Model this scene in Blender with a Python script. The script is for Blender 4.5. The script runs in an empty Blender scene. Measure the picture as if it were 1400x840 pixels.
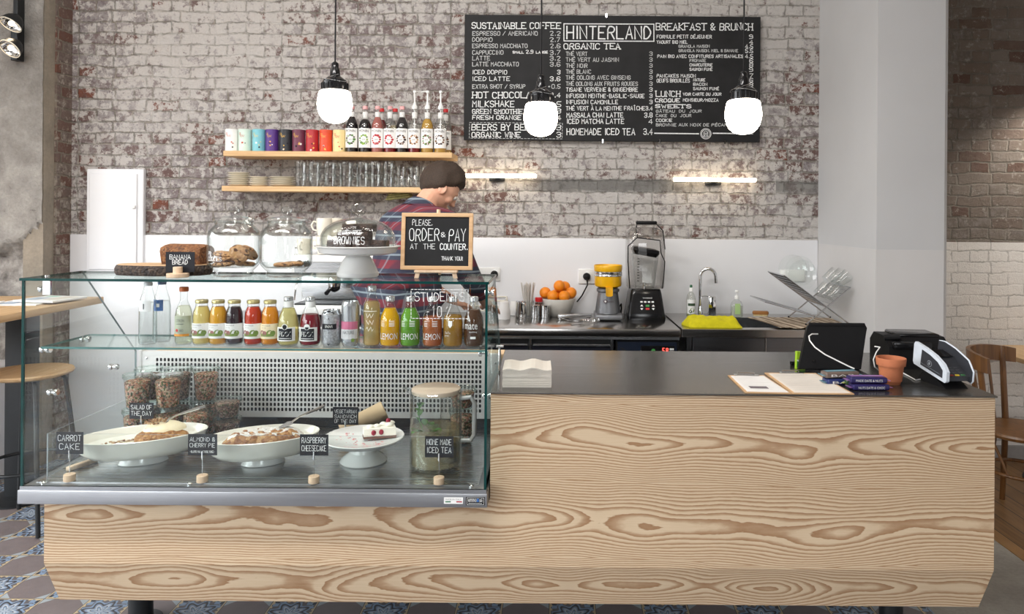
import bpy, bmesh, math, random
from mathutils import Vector, Matrix, noise
random.seed(7)
sc = bpy.context.scene
COL = sc.collection
R = math.radians
PI = math.pi

# ------------------------------------------------------------------ camera
H = 1.54            # lens height
F = 1000.0          # focal length in pixels of a 1400 px wide frame
PX, PY, ROLL = 755.0, 294.0, 0.008   # where the optical axis meets the frame, slight roll of the tripod
cam = bpy.data.cameras.new('camera')
cam.sensor_width = 36.0
cam.lens = 36.0 * F / 1400.0
cam.shift_x = -(PX - 700.0) / 1400.0
cam.shift_y = -(420.0 - PY) / 1400.0
cam.clip_start = 0.05
camo = bpy.data.objects.new('camera', cam)
COL.objects.link(camo)
camo.matrix_world = Matrix.Translation((0, 0, H)) @ Matrix.Rotation(PI / 2, 4, 'X') @ Matrix.Rotation(ROLL, 4, 'Z')
sc.camera = camo

# ------------------------------------------------------------------ daylight, exposure
w = bpy.data.worlds.new('daylight')
sc.world = w
w.use_nodes = True
_t = w.node_tree
_bg = _t.nodes['Background']
_bg.inputs[1].default_value = 1.0
_tc = _t.nodes.new('ShaderNodeTexCoord')
_sp = _t.nodes.new('ShaderNodeSeparateXYZ')
_t.links.new(_tc.outputs['Generated'], _sp.inputs[0])
_mr = _t.nodes.new('ShaderNodeMapRange')
_mr.inputs[1].default_value, _mr.inputs[2].default_value = -1.0, 1.0
_t.links.new(_sp.outputs[2], _mr.inputs[0])
_rp = _t.nodes.new('ShaderNodeValToRGB')
SKY = 13.0            # overcast sky above the street, darker house fronts and pavement below it
_e = _rp.color_ramp.elements
_e[0].position, _e[0].color = 0.0, (0.9, 0.88, 0.85, 1)
_e[1].position, _e[1].color = 1.0, (SKY * .95, SKY * .975, SKY, 1)
for _p, _c4 in ((0.47, (2.4, 2.35, 2.3, 1)), (0.50, (1.6, 1.57, 1.54, 1)), (0.53, (2.0, 1.97, 1.95, 1)), (0.57, (SKY * .95, SKY * .975, SKY, 1))):
    _q = _e.new(_p)
    _q.color = _c4
_t.links.new(_mr.outputs[0], _rp.inputs[0])
_t.links.new(_rp.outputs[0], _bg.inputs[0])
sc.view_settings.view_transform = 'Standard'
sc.view_settings.look = 'None'
sc.view_settings.gamma = 1.0
sc.view_settings.use_curve_mapping = False
sc.view_settings.exposure = -0.3
sc.cycles.max_bounces = 10
sc.cycles.diffuse_bounces = 4
sc.cycles.glossy_bounces = 4
sc.cycles.transmission_bounces = 6
sc.cycles.transparent_max_bounces = 40
sc.cycles.caustics_reflective = False
sc.cycles.caustics_refractive = False
sc.cycles.sample_clamp_indirect = 6.0


def portal(name, loc, rot, sx, sy):
    l = bpy.data.lights.new(name, 'AREA')
    l.shape = 'RECTANGLE'
    l.size, l.size_y = sx, sy
    l.cycles.is_portal = True
    o = bpy.data.objects.new(name, l)
    COL.objects.link(o)
    o.location = loc
    o.rotation_euler = rot
    return o


# shop-front opening behind the camera, and the window in the left wall
portal('front_window_portal', (-4.45, -5.0, 1.75), (-PI / 2, 0, PI), .9, 2.9)
portal('front_window_portal', (1.05, -5.0, 1.9), (-PI / 2, 0, PI), 1.5, 2.6)
portal('left_window_portal', (-5.0, -0.65, 1.75), (PI / 2, 0, -PI / 2), 7.7, 2.9)


def area(name, loc, rot, sx, sy, power, col):
    l = bpy.data.lights.new(name, 'AREA')
    l.shape = 'RECTANGLE'
    l.size, l.size_y = sx, sy
    l.energy = power
    l.color = col
    o = bpy.data.objects.new(name, l)
    COL.objects.link(o)
    o.location = loc
    o.rotation_euler = rot
    return o


# fill lights added above the frame to brighten the brick wall
for _x in (-2.7, -1.3, .1):
    area('ceiling_fill', (_x, 2.5, 3.36), (R(52), 0, 0), 1.0, .14, 14, (1.0, .97, .94))
for _x in (-1.7, -.5):  # two more added fills, brightening the display case and counter
    area('ceiling_fill', (_x, 1.1, 3.36), (R(28), 0, 0), 1.1, .25, 44, (1.0, .97, .94))

# ------------------------------------------------------------------ pixel helpers (photo frame 1400 x 840)
_c, _s = math.cos(ROLL), math.sin(ROLL)


def pt(px, py, Y):
    dx, dy = px - PX, py - PY
    return Vector(((dx * _c + dy * _s) * Y / F, Y, H - (-dx * _s + dy * _c) * Y / F))


def xat(px, Y, z=1.0):
    yp = (H - z) * F / Y
    return ((px - PX) + yp * _s) / _c * Y / F


def onz(px, py, z):
    dx, dy = px - PX, py - PY
    Y = (H - z) * F / (-dx * _s + dy * _c)
    return (dx * _c + dy * _s) * Y / F, Y


# ------------------------------------------------------------------ mesh builder
class MB:
    def __init__(s):
        s.v, s.f, s.m = [], [], []

    def add(s, vs, fs, m=0, M=None):
        o = len(s.v)
        if M is not None:
            vs = [M @ Vector(p) for p in vs]
        s.v += [tuple(p) for p in vs]
        s.f += [tuple(i + o for i in f) for f in fs]
        s.m += [m] * len(fs)
        return s

    def box(s, x0, x1, y0, y1, z0, z1, m=0, M=None):
        vs = [(x, y, z) for z in (z0, z1) for y in (y0, y1) for x in (x0, x1)]
        fs = [(0, 2, 3, 1), (4, 5, 7, 6), (0, 1, 5, 4), (2, 6, 7, 3), (0, 4, 6, 2), (1, 3, 7, 5)]
        return s.add(vs, fs, m, M)

    def rbox(s, x0, x1, y0, y1, z0, z1, r=0.005, seg=2, m=0, M=None):
        bm = bmesh.new()
        bmesh.ops.create_cube(bm, size=1.0)
        for v in bm.verts:
            v.co = ((x0 + x1) / 2 + v.co.x * (x1 - x0), (y0 + y1) / 2 + v.co.y * (y1 - y0), (z0 + z1) / 2 + v.co.z * (z1 - z0))
        bmesh.ops.bevel(bm, geom=bm.edges[:], offset=r, segments=seg, profile=0.5, affect='EDGES')
        return s.bm(bm, m, M)

    def bm(s, bm, m=0, M=None):
        bm.verts.index_update()
        s.add([v.co.copy() for v in bm.verts], [[v.index for v in f.verts] for f in bm.faces], m, M)
        bm.free()
        return s

    def lathe(s, prof, n=24, m=0, M=None, sx=1.0, sy=1.0, a0=0.0, a1=2 * PI, off=(0, 0, 0)):
        full = abs(a1 - a0 - 2 * PI) < 1e-6
        cols = n if full else n + 1
        vs, idx = [], []
        for (r, z) in prof:
            if r < 1e-6 and full:
                idx.append([len(vs)] * cols)
                vs.append((off[0], off[1], z + off[2]))
            else:
                row = []
                for k in range(cols):
                    a = a0 + (a1 - a0) * k / n
                    row.append(len(vs))
                    vs.append((off[0] + r * math.cos(a) * sx, off[1] + r * math.sin(a) * sy, z + off[2]))
                idx.append(row)
        fs = []
        for j in range(len(prof) - 1):
            for k in range(n):
                k2 = (k + 1) % cols
                q = [idx[j][k], idx[j][k2], idx[j + 1][k2], idx[j + 1][k]]
                u = []
                for i in q:
                    if i not in u:
                        u.append(i)
                if len(u) > 2:
                    fs.append(u)
        return s.add(vs, fs, m, M)

    def cyl(s, p0, p1, r0, r1=None, n=12, m=0, M=None, cap=True):
        r1 = r0 if r1 is None else r1
        return s.tube([p0, p1], [r0, r1], n, m, M, cap)

    def tube(s, pts, r, n=8, m=0, M=None, cap=True, closed=False):
        pts = [Vector(p) for p in pts]
        L = len(pts)
        rs = r if isinstance(r, (list, tuple)) else [r] * L
        tans = []
        for i in range(L):
            a = pts[(i - 1) % L] if (closed or i > 0) else pts[i]
            b = pts[(i + 1) % L] if (closed or i < L - 1) else pts[i]
            t = b - a
            tans.append(t.normalized() if t.length > 1e-9 else Vector((0, 0, 1)))
        up = Vector((0, 0, 1)) if abs(tans[0].z) < 0.9 else Vector((1, 0, 0))
        nrm = (up - tans[0] * up.dot(tans[0])).normalized()
        vs = []
        for i in range(L):
            nn = nrm - tans[i] * nrm.dot(tans[i])
            if nn.length > 1e-6:
                nrm = nn.normalized()
            bi = tans[i].cross(nrm)
            for k in range(n):
                a = 2 * PI * k / n
                vs.append(pts[i] + (nrm * math.cos(a) + bi * math.sin(a)) * rs[i])
        fs = []
        for i in range(L if closed else L - 1):
            j = (i + 1) % L
            for k in range(n):
                k2 = (k + 1) % n
                fs.append((i * n + k, i * n + k2, j * n + k2, j * n + k))
        if cap and not closed:
            fs.append(tuple(range(n))[::-1])
            fs.append(tuple((L - 1) * n + k for k in range(n)))
        return s.add(vs, fs, m, M)

    def prism(s, poly, d0, d1, ax='y', m=0, M=None, me=None):
        """poly of (u, w): ax y -> (x, z) extruded along y; ax x -> (y, z); ax z -> (x, y)"""
        def P(u, w_, d):
            return (u, d, w_) if ax == 'y' else ((d, u, w_) if ax == 'x' else (u, w_, d))
        n = len(poly)
        vs = [P(u, q, d0) for u, q in poly] + [P(u, q, d1) for u, q in poly]
        fs = [tuple(range(n)), tuple(range(n, 2 * n))[::-1]]
        s.add(vs, fs, m, M)
        s.add(vs, [(i, n + i, n + (i + 1) % n, (i + 1) % n) for i in range(n)], m if me is None else me, M)
        return s

    def ball(s, c, rx, ry=None, rz=None, n=16, k=10, m=0, M=None):
        ry = rx if ry is None else ry
        rz = rx if rz is None else rz
        prof = [(math.sin(PI * i / k), -math.cos(PI * i / k)) for i in range(k + 1)]
        prof[0] = (0, -1)
        prof[-1] = (0, 1)
        T = Matrix.Translation(c) @ Matrix.Diagonal((rx, ry, rz, 1))
        return s.lathe(prof, n, m, T if M is None else M @ T)

    def warp(s, fn):
        s.v = [tuple(fn(Vector(p))) for p in s.v]
        return s

    def build(s, name, mats, parent=None, ang=35, recalc=True):
        me = bpy.data.meshes.new(name)
        me.from_pydata(s.v, [], s.f)
        if not isinstance(mats, (list, tuple)):
            mats = [mats]
        for q in mats:
            me.materials.append(q)
        me.polygons.foreach_set('material_index', s.m)
        if recalc:
            bm = bmesh.new()
            bm.from_mesh(me)
            bmesh.ops.recalc_face_normals(bm, faces=bm.faces[:])
            bm.to_mesh(me)
            bm.free()
        if ang:
            me.shade_smooth()
            me.set_sharp_from_angle(angle=R(ang))
        me.update()
        o = bpy.data.objects.new(name, me)
        COL.objects.link(o)
        if parent is not None:
            o.parent = parent
        return o


def tag(o, label, cat, group=None, kind=None):
    o['label'] = label
    o['category'] = cat
    if group:
        o['group'] = group
    if kind:
        o['kind'] = kind
    return o


def thing(name, label, cat, loc=(0, 0, 0), rz=0.0, group=None):
    o = bpy.data.objects.new(name, None)
    o.empty_display_size = 0.05
    COL.objects.link(o)
    o.location = loc
    o.rotation_euler = (0, 0, rz)
    return tag(o, label, cat, group)


def struct(o, label=None):
    o['kind'] = 'structure'
    if label:
        o['label'] = label
    return o


def dup(root, label=None, loc=None, rz=None, group=None):
    r = root.copy()
    COL.objects.link(r)
    if loc is not None:
        r.location = loc
    if rz is not None:
        r.rotation_euler = (0, 0, rz)
    if label:
        r['label'] = label
    if group:
        r['group'] = group
    for ch in list(root.children):
        c = ch.copy()
        COL.objects.link(c)
        c.parent = r
        for g in list(ch.children):
            d = g.copy()
            COL.objects.link(d)
            d.parent = c
    return r


# ------------------------------------------------------------------ lettering
GL = {
 'A': '002640 1232', 'B': '0006 063645443303 0333424130 3000', 'C': '4536160501103041', 'D': '00062644422000',
 'E': '46060040 0333', 'F': '460600 0333', 'G': '45361605011030414323', 'H': '0006 4046 0343', 'I': '2026',
 'J': '3631201001', 'K': '0006 460340', 'L': '060040', 'M': '0006234640', 'N': '00064046', 'O': '160501103041453616',
 'P': '00063645443303', 'Q': '160501103041453616 2240', 'R': '00063645443303 2340', 'S': '453616050413334241301001',
 'T': '0646 2620', 'U': '060110304146', 'V': '062046', 'W': '0610243046', 'X': '0046 0640', 'Y': '062346 2320',
 'Z': '06460040', '0': '160501103041453616', '1': '152620', '2': '05163645440040', '3': '05163645443313 33424130 301001',
 '4': '30360242', '5': '460603334241301001', '6': '4536160501103041423303', '7': '064610',
 '8': '13040516364544331302011030414233', '9': '43130405163645413000', '&': '4004051626350201102043',
 '.': '2021', ',': '2110', '/': '0046', '-': '1333', "'": '2624', '!': '2622 2120', '+': '1333 2224', '%': '0046 0516 3041', ':': '2122 2425'}
ACC = {'É': ('E', '2738'), 'È': ('E', '1827'), 'Ê': ('E', '172837'), 'Î': ('I', '172837'), 'À': ('A', '1827'), 'Â': ('A', '172837'), 'Ï': ('I', '1717 3737')}
ROUND = set('BCDGJOPQRSU0235689&')


def strokes(ch):
    extra = ''
    if ch in ACC:
        ch, extra = ACC[ch]
    src = GL.get(ch, '') + (' ' + extra if extra else '')
    out = []
    for st in src.split():
        p = [(int(st[i]), int(st[i + 1])) for i in range(0, len(st), 2)]
        if ch in ROUND and len(p) > 3:
            q = [p[0]]
            for a, b in zip(p, p[1:]):
                q.append((a[0] * .75 + b[0] * .25, a[1] * .75 + b[1] * .25))
                q.append((a[0] * .25 + b[0] * .75, a[1] * .25 + b[1] * .75))
            q.append(p[-1])
            p = q
        out.append(p)
    return out


def hand(mb, text, fn, x0, x1, y0, h, sw, m=0, jit=0.25, serif=False):
    """chalk-pen lettering: fn(u, v) -> 3D point; the line runs x0..x1, baseline y0, height h, stroke width sw"""
    text = text.replace('Œ', 'OE')
    adv = []
    for ch in text:
        adv.append(3.2 if ch == ' ' else (2.6 if ch in "I.,'!:" else 5.6))
    tot = sum(adv) - 1.4
    k = (x1 - x0) / tot
    x = x0
    rnd = random.Random(text)
    for ch, a in zip(text, adv):
        ox = x - (1.2 * k if ch in "I.,'!:" else 0)
        dy = rnd.uniform(-jit, jit) * h / 6
        sl = rnd.uniform(-.05, .05)
        sts = strokes(ch)
        if serif and ch in 'IAHMNFTPRKLE':
            sts = sts + [[(p[0] - .7, p[1]), (p[0] + .7, p[1])] for st in sts for p in (st[0], st[-1]) if p[1] in (0, 6)]
        for st in sts:
            P = [(ox + (px + rnd.uniform(-jit, jit) * .5 + sl * py) * k, y0 + dy + (py + rnd.uniform(-jit, jit) * .5) * h / 6) for px, py in st]
            ribbon(mb, P, fn, sw, m)
        x += a * k


_lay = [0]


def lifted(fn):
    """the same surface a hair further out, so that pen strokes and prints never share a plane"""
    _lay[0] = (_lay[0] + 1) % 9
    d = _lay[0] * .00004

    def g(u, v):
        p = Vector(fn(u, v))
        n = (Vector(fn(u + .0005, v)) - p).cross(Vector(fn(u, v + .0005)) - p)
        return p + n.normalized() * d if n.length > 0 else p
    return g


def ribbon(mb, P, fn, sw, m=0):
    """one pen stroke: a mitred strip"""
    Q = [P[0]]
    for p in P[1:]:
        if math.hypot(p[0] - Q[-1][0], p[1] - Q[-1][1]) > 1e-6:
            Q.append(p)
    n = len(Q)
    if n < 2:
        return
    D = []
    for (ax, ay), (bx, by) in zip(Q, Q[1:]):
        L = math.hypot(bx - ax, by - ay)
        D.append(((bx - ax) / L, (by - ay) / L))
    loop = n > 3 and math.hypot(Q[0][0] - Q[-1][0], Q[0][1] - Q[-1][1]) < sw
    h = sw / 2
    pts = []
    for i in range(n):
        d0 = D[i - 1] if i > 0 else (D[-1] if loop else D[0])
        d1 = D[i] if i < n - 1 else (D[0] if loop else D[-1])
        nx, ny = -(d0[1] + d1[1]), d0[0] + d1[0]
        L = math.hypot(nx, ny)
        if L < .35:
            nx, ny, k = -d1[1], d1[0], 1.0
        else:
            nx, ny = nx / L, ny / L
            k = min(1.6, 2 / L)
        x, y = Q[i]
        if not loop and i == 0:
            x, y = x - D[0][0] * h * .7, y - D[0][1] * h * .7
        if not loop and i == n - 1:
            x, y = x + D[-1][0] * h * .7, y + D[-1][1] * h * .7
        pts += [(x + nx * h * k, y + ny * h * k), (x - nx * h * k, y - ny * h * k)]
    g = lifted(fn)
    mb.add([g(u, v) for u, v in pts], [(2 * i, 2 * i + 1, 2 * i + 3, 2 * i + 2) for i in range(n - 1)], m)


_fc = {}


def font_geo(text):
    if text in _fc:
        return _fc[text]
    cu = bpy.data.curves.new('lettering_source', 'FONT')
    cu.body = text
    cu.resolution_u = 2
    ob = bpy.data.objects.new('lettering_source', cu)
    COL.objects.link(ob)
    dg = bpy.context.evaluated_depsgraph_get()
    me = bpy.data.meshes.new_from_object(ob.evaluated_get(dg))
    vs = [(v.co.x, v.co.y) for v in me.vertices]
    fs = [tuple(p.vertices) for p in me.polygons]
    bpy.data.objects.remove(ob)
    bpy.data.curves.remove(cu)
    bpy.data.meshes.remove(me)
    x0 = min(p[0] for p in vs)
    x1 = max(p[0] for p in vs)
    y0 = min(p[1] for p in vs)
    y1 = max(p[1] for p in vs)
    _fc[text] = ([((x - x0) / (x1 - x0), (y - y0) / (y1 - y0)) for x, y in vs], fs)
    return _fc[text]


def printed(mb, text, fn, x0, x1, y0, y1, m=0):
    vs, fs = font_geo(text)
    fn = lifted(fn)
    mb.add([fn(x0 + u * (x1 - x0), y0 + v * (y1 - y0)) for u, v in vs], fs, m)


def flat(y, x=0.0, z=0.0):
    return lambda u, v: (x + u, y, z + v)


def bent(r, z=0.0, a=0.0):
    return lambda u, v: (r * math.sin(u / r + a), -r * math.cos(u / r + a), z + v)


def band(mb, r, z0, z1, half, m=0, a=0.0, n=14):
    """a label wrapped round the front of a bottle, with its own thickness"""
    mb.lathe([(r - .0012, z0), (r, z0), (r, z1), (r - .0012, z1)], n, m, a0=-PI / 2 + a - half, a1=-PI / 2 + a + half)

# ------------------------------------------------------------------ materials
def nt_new(name):
    m = bpy.data.materials.new(name)
    m.use_nodes = True
    t = m.node_tree
    return m, t, t.nodes['Principled BSDF']


def nd(t, ty, **kw):
    n = t.nodes.new(ty)
    for k, v in kw.items():
        if k.startswith('i_'):
            key = k[2:]
            key = int(key) if key.isdigit() else key.replace('_', ' ')
            if isinstance(v, bpy.types.NodeSocket):
                t.links.new(v, n.inputs[key])
            else:
                n.inputs[key].default_value = v
        else:
            setattr(n, k, v)
    return n


def mth(t, op, a, b=None, c=None, clamp=False):
    n = t.nodes.new('ShaderNodeMath')
    n.operation = op
    n.use_clamp = clamp
    for i, v in enumerate((a, b, c)):
        if v is None:
            continue
        if isinstance(v, bpy.types.NodeSocket):
            t.links.new(v, n.inputs[i])
        else:
            n.inputs[i].default_value = v
    return n.outputs[0]


def mixc(t, fac, a, b, mode='MIX'):
    n = t.nodes.new('ShaderNodeMix')
    n.data_type = 'RGBA'
    n.blend_type = mode
    for sck, v in ((n.inputs[0], fac), (n.inputs[6], a), (n.inputs[7], b)):
        if isinstance(v, bpy.types.NodeSocket):
            t.links.new(v, sck)
        elif isinstance(v, (int, float)):
            sck.default_value = v
        else:
            sck.default_value = (*v, 1) if len(v) == 3 else v
    return n.outputs[2]


def ramp(t, fac, stops, interp='LINEAR'):
    n = t.nodes.new('ShaderNodeValToRGB')
    n.color_ramp.interpolation = interp
    e = n.color_ramp.elements
    while len(e) < len(stops):
        e.new(0.5)
    for i, (p, c) in enumerate(stops):
        e[i].position = p
        if isinstance(c, (int, float)):
            c = (c, c, c)
        e[i].color = (*c, 1)
    t.links.new(fac, n.inputs[0])
    return n.outputs[0]


def noise_n(t, vec, scale, detail=4, rough=0.55, dist=0.0):
    n = nd(t, 'ShaderNodeTexNoise', i_Scale=scale, i_Detail=detail, i_Roughness=rough, i_Distortion=dist)
    if vec is not None:
        t.links.new(vec, n.inputs['Vector'])
    return n.outputs['Fac']


def coords(t):
    return nd(t, 'ShaderNodeTexCoord').outputs['Object']


def srgb(*c):
    return tuple((x / 255 / 12.92) if x / 255 <= 0.04045 else ((x / 255 + 0.055) / 1.055) ** 2.4 for x in c)


def P(name, col, rough=0.5, metal=0.0, spec=0.5, trans=0.0, coat=0.0, var=0.06, vs=30.0, bump=0.0, bs=200.0, sss=0.0):
    m, t, b = nt_new(name)
    co = coords(t)
    if var > 0:
        f = noise_n(t, co, vs, 3)
        lo = tuple(max(0, c * (1 - var)) for c in col)
        hi = tuple(min(1, c * (1 + var)) for c in col)
        t.links.new(ramp(t, f, [(0.3, lo), (0.7, hi)]), b.inputs['Base Color'])
    else:
        b.inputs['Base Color'].default_value = (*col, 1)
    b.inputs['Roughness'].default_value = rough
    b.inputs['Metallic'].default_value = metal
    b.inputs['Specular IOR Level'].default_value = spec
    b.inputs['Transmission Weight'].default_value = trans
    b.inputs['Coat Weight'].default_value = coat
    if bump > 0:
        bn = nd(t, 'ShaderNodeBump', i_Strength=bump, i_Distance=0.003, i_Height=noise_n(t, co, bs, 4))
        t.links.new(bn.outputs[0], b.inputs['Normal'])
    if sss > 0:
        b.inputs['Subsurface Weight'].default_value = sss
        b.inputs['Subsurface Radius'].default_value = (0.02, 0.01, 0.006)
    return m


def emit(name, col, strength):
    m, t, b = nt_new(name)
    b.inputs['Base Color'].default_value = (*col, 1)
    b.inputs['Emission Color'].default_value = (*col, 1)
    b.inputs['Emission Strength'].default_value = strength
    return m


def thin_glass(name, face=(0.97, 0.985, 0.98), edge=(0.62, 0.70, 0.68), refl=1.0, rough=0.0):
    m = bpy.data.materials.new(name)
    m.use_nodes = True
    t = m.node_tree
    t.nodes.remove(t.nodes['Principled BSDF'])
    out = t.nodes['Material Output']
    fc = nd(t, 'ShaderNodeLayerWeight', i_Blend=0.5).outputs['Facing']
    tr = nd(t, 'ShaderNodeBsdfTransparent')
    p3 = mth(t, 'POWER', fc, 3.0)
    t.links.new(mixc(t, p3, face, edge), tr.inputs[0])
    gl = nd(t, 'ShaderNodeBsdfGlossy', i_Roughness=rough)
    gl.inputs[0].default_value = (1, 1, 1, 1)
    f5 = mth(t, 'POWER', fc, 5.0)
    fr = mth(t, 'MULTIPLY_ADD', f5, 0.9 * refl, 0.04 * refl, clamp=True)
    mx = nd(t, 'ShaderNodeMixShader', i_0=fr)
    t.links.new(tr.outputs[0], mx.inputs[1])
    t.links.new(gl.outputs[0], mx.inputs[2])
    t.links.new(mx.outputs[0], out.inputs[0])
    return m


def liquid(name, col, clear=0.3, rough=0.15):
    """drink: part of the light goes straight through, tinted, the rest scatters"""
    m, t, b = nt_new(name)
    out = t.nodes['Material Output']
    b.inputs['Base Color'].default_value = (*col, 1)
    b.inputs['Roughness'].default_value = rough
    tr = nd(t, 'ShaderNodeBsdfTransparent')
    tr.inputs[0].default_value = (*[c ** 0.6 for c in col], 1)
    mx = nd(t, 'ShaderNodeMixShader')
    mx.inputs[0].default_value = clear
    t.links.new(b.outputs[0], mx.inputs[1])
    t.links.new(tr.outputs[0], mx.inputs[2])
    t.links.new(mx.outputs[0], out.inputs[0])
    return m


def brick_mat(name, axis, brick_cols, wash, wash_amt, mortar, bump=1.0, streak=False, wash_big=0.25, fk=(.56, .95)):
    """axis 0: wall faces y, pattern in x,z; axis 1: wall faces x, pattern in y,z"""
    m, t, b = nt_new(name)
    co = coords(t)
    sp = nd(t, 'ShaderNodeSeparateXYZ', i_0=co).outputs
    hor = sp[0] if axis == 0 else sp[1]
    n1 = nd(t, 'ShaderNodeTexNoise', i_Scale=5.0, i_Detail=4, i_Roughness=0.6)
    t.links.new(co, n1.inputs['Vector'])
    ns = nd(t, 'ShaderNodeSeparateColor', i_0=n1.outputs['Color']).outputs
    n2 = nd(t, 'ShaderNodeTexNoise', i_Scale=45.0, i_Detail=3)
    t.links.new(co, n2.inputs['Vector'])
    ns2 = nd(t, 'ShaderNodeSeparateColor', i_0=n2.outputs['Color']).outputs

    def wob(src, a, bb):
        o = mth(t, 'MULTIPLY_ADD', a, 0.050, src)
        o = mth(t, 'ADD', o, -0.025)
        return mth(t, 'MULTIPLY_ADD', bb, 0.012, o)
    u = wob(hor, ns[0], ns2[0])
    v = wob(sp[2], ns[1], ns2[1])
    vec = nd(t, 'ShaderNodeCombineXYZ', i_0=u, i_1=v).outputs[0]
    br = nd(t, 'ShaderNodeTexBrick', offset=0.5, offset_frequency=2, squash=0.55, squash_frequency=2)
    br.inputs['Color1'].default_value = (0, 0, 0, 1)
    br.inputs['Color2'].default_value = (1, 1, 1, 1)
    br.inputs['Mortar'].default_value = (0.5, 0.5, 0.5, 1)
    for k, q in (('Scale', 1.0), ('Mortar Size', 0.0075), ('Mortar Smooth', 0.55), ('Brick Width', 0.215), ('Row Height', 0.0705)):
        br.inputs[k].default_value = q
    t.links.new(vec, br.inputs['Vector'])
    rnd = nd(t, 'ShaderNodeSeparateColor', i_0=br.outputs['Color']).outputs[0]
    mf = br.outputs['Fac']
    grain = noise_n(t, co, 90.0, 5, 0.7)
    mid = noise_n(t, co, 22.0, 6, 0.68)
    base = ramp(t, mth(t, 'MULTIPLY_ADD', mid, 0.25, mth(t, 'MULTIPLY', rnd, 0.85)), brick_cols)
    dark = mixc(t, mth(t, 'MULTIPLY', grain, 0.7), base, (0.9, 0.9, 0.9), 'MULTIPLY')
    # thin grey film of old limewash, then thick cream plaster that bridges the joints
    big = noise_n(t, co, 0.9, 3, 0.5)
    patch = noise_n(t, co, 24.0, 10, 0.82, 0.1)
    wm = mth(t, 'MULTIPLY_ADD', big, wash_big, patch)
    wm = mth(t, 'MULTIPLY_ADD', rnd, -0.16, wm)
    wm = mth(t, 'ADD', wm, wash_amt - 0.5)
    film = ramp(t, wm, [(0.41, 0.0), (0.50, 0.5), (0.60, 0.92)])
    fcol = mixc(t, mid, (wash[0] * fk[0], wash[1] * fk[0] * .955, wash[2] * fk[0]), (wash[0] * fk[1], wash[1] * fk[1] * .99, wash[2] * min(1, fk[1] * 1.02)))
    colr = mixc(t, film, dark, fcol)
    mcol = mixc(t, mid, tuple(c * 0.75 for c in mortar), tuple(min(1, c * 1.25) for c in mortar))
    colr = mixc(t, mth(t, 'MULTIPLY', mf, 0.8), colr, mcol)
    pv = nd(t, 'ShaderNodeVectorMath', operation='ADD', i_0=co, i_1=(3.7, 1.3, 8.1)).outputs[0]
    plast = noise_n(t, pv, 17.0, 10, 0.80, 0.1)
    pm = mth(t, 'MULTIPLY_ADD', big, wash_big, mth(t, 'ADD', plast, wash_amt - 0.5))
    pf = ramp(t, pm, [(0.525, 0.0), (0.565, 0.92)])
    colr = mixc(t, pf, colr, mixc(t, grain, tuple(c * .84 for c in wash), tuple(min(.95, c * 1.16) for c in wash)))
    joint_shade = mth(t, 'MULTIPLY', ramp(t, mf, [(0.55, 0.0), (0.95, 1.0)]), ramp(t, noise_n(t, pv, 9.0, 6, 0.7), [(0.40, 0.0), (0.58, 0.58)]))  # thin shadow of the recessed joints painted in, broken up by noise
    colr = mixc(t, joint_shade, colr, tuple(c * .42 for c in mortar))
    pits = ramp(t, noise_n(t, co, 30.0, 6, 0.8), [(0.30, 0.30), (0.37, 1.0)])
    colr = mixc(t, 0.75, colr, pits, 'MULTIPLY')
    if streak:   # raw cement bed left in the wall between the two tubes
        sx, sz = sp[0], sp[2]
        dz = mth(t, 'ABSOLUTE', mth(t, 'ADD', mth(t, 'MULTIPLY_ADD', patch, 0.05, sz), -1.757))
        inz = ramp(t, dz, [(0.030, 1.0), (0.050, 0.0)])
        dx = mth(t, 'ABSOLUTE', mth(t, 'ADD', mth(t, 'MULTIPLY_ADD', mid, 0.3, sx), -0.55))
        inx = ramp(t, dx, [(0.42, 1.0), (0.72, 0.0)])
        inx2 = ramp(t, sx, [(0.0, 0.0), (1.0, 1.0)])
        f = mth(t, 'MULTIPLY', inz, mth(t, 'MAXIMUM', inx, mth(t, 'MULTIPLY', mth(t, 'GREATER_THAN', sx, 1.42), 0.8)))
        colr = mixc(t, mth(t, 'MULTIPLY', f, 0.85), colr, mixc(t, mid, (0.13, 0.13, 0.125), (0.30, 0.29, 0.27)))
    t.links.new(colr, b.inputs['Base Color'])
    b.inputs['Roughness'].default_value = 0.88
    hgt = mth(t, 'MULTIPLY_ADD', mth(t, 'MULTIPLY', mf, mth(t, 'SUBTRACT', 1.0, mth(t, 'MULTIPLY', pf, .6))), -0.55, mth(t, 'MULTIPLY_ADD', patch, 1.0, mth(t, 'MULTIPLY', grain, 0.35)))
    bn = nd(t, 'ShaderNodeBump', i_Strength=0.9 * bump, i_Distance=0.03, i_Height=hgt)
    t.links.new(bn.outputs[0], b.inputs['Normal'])
    return m


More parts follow.
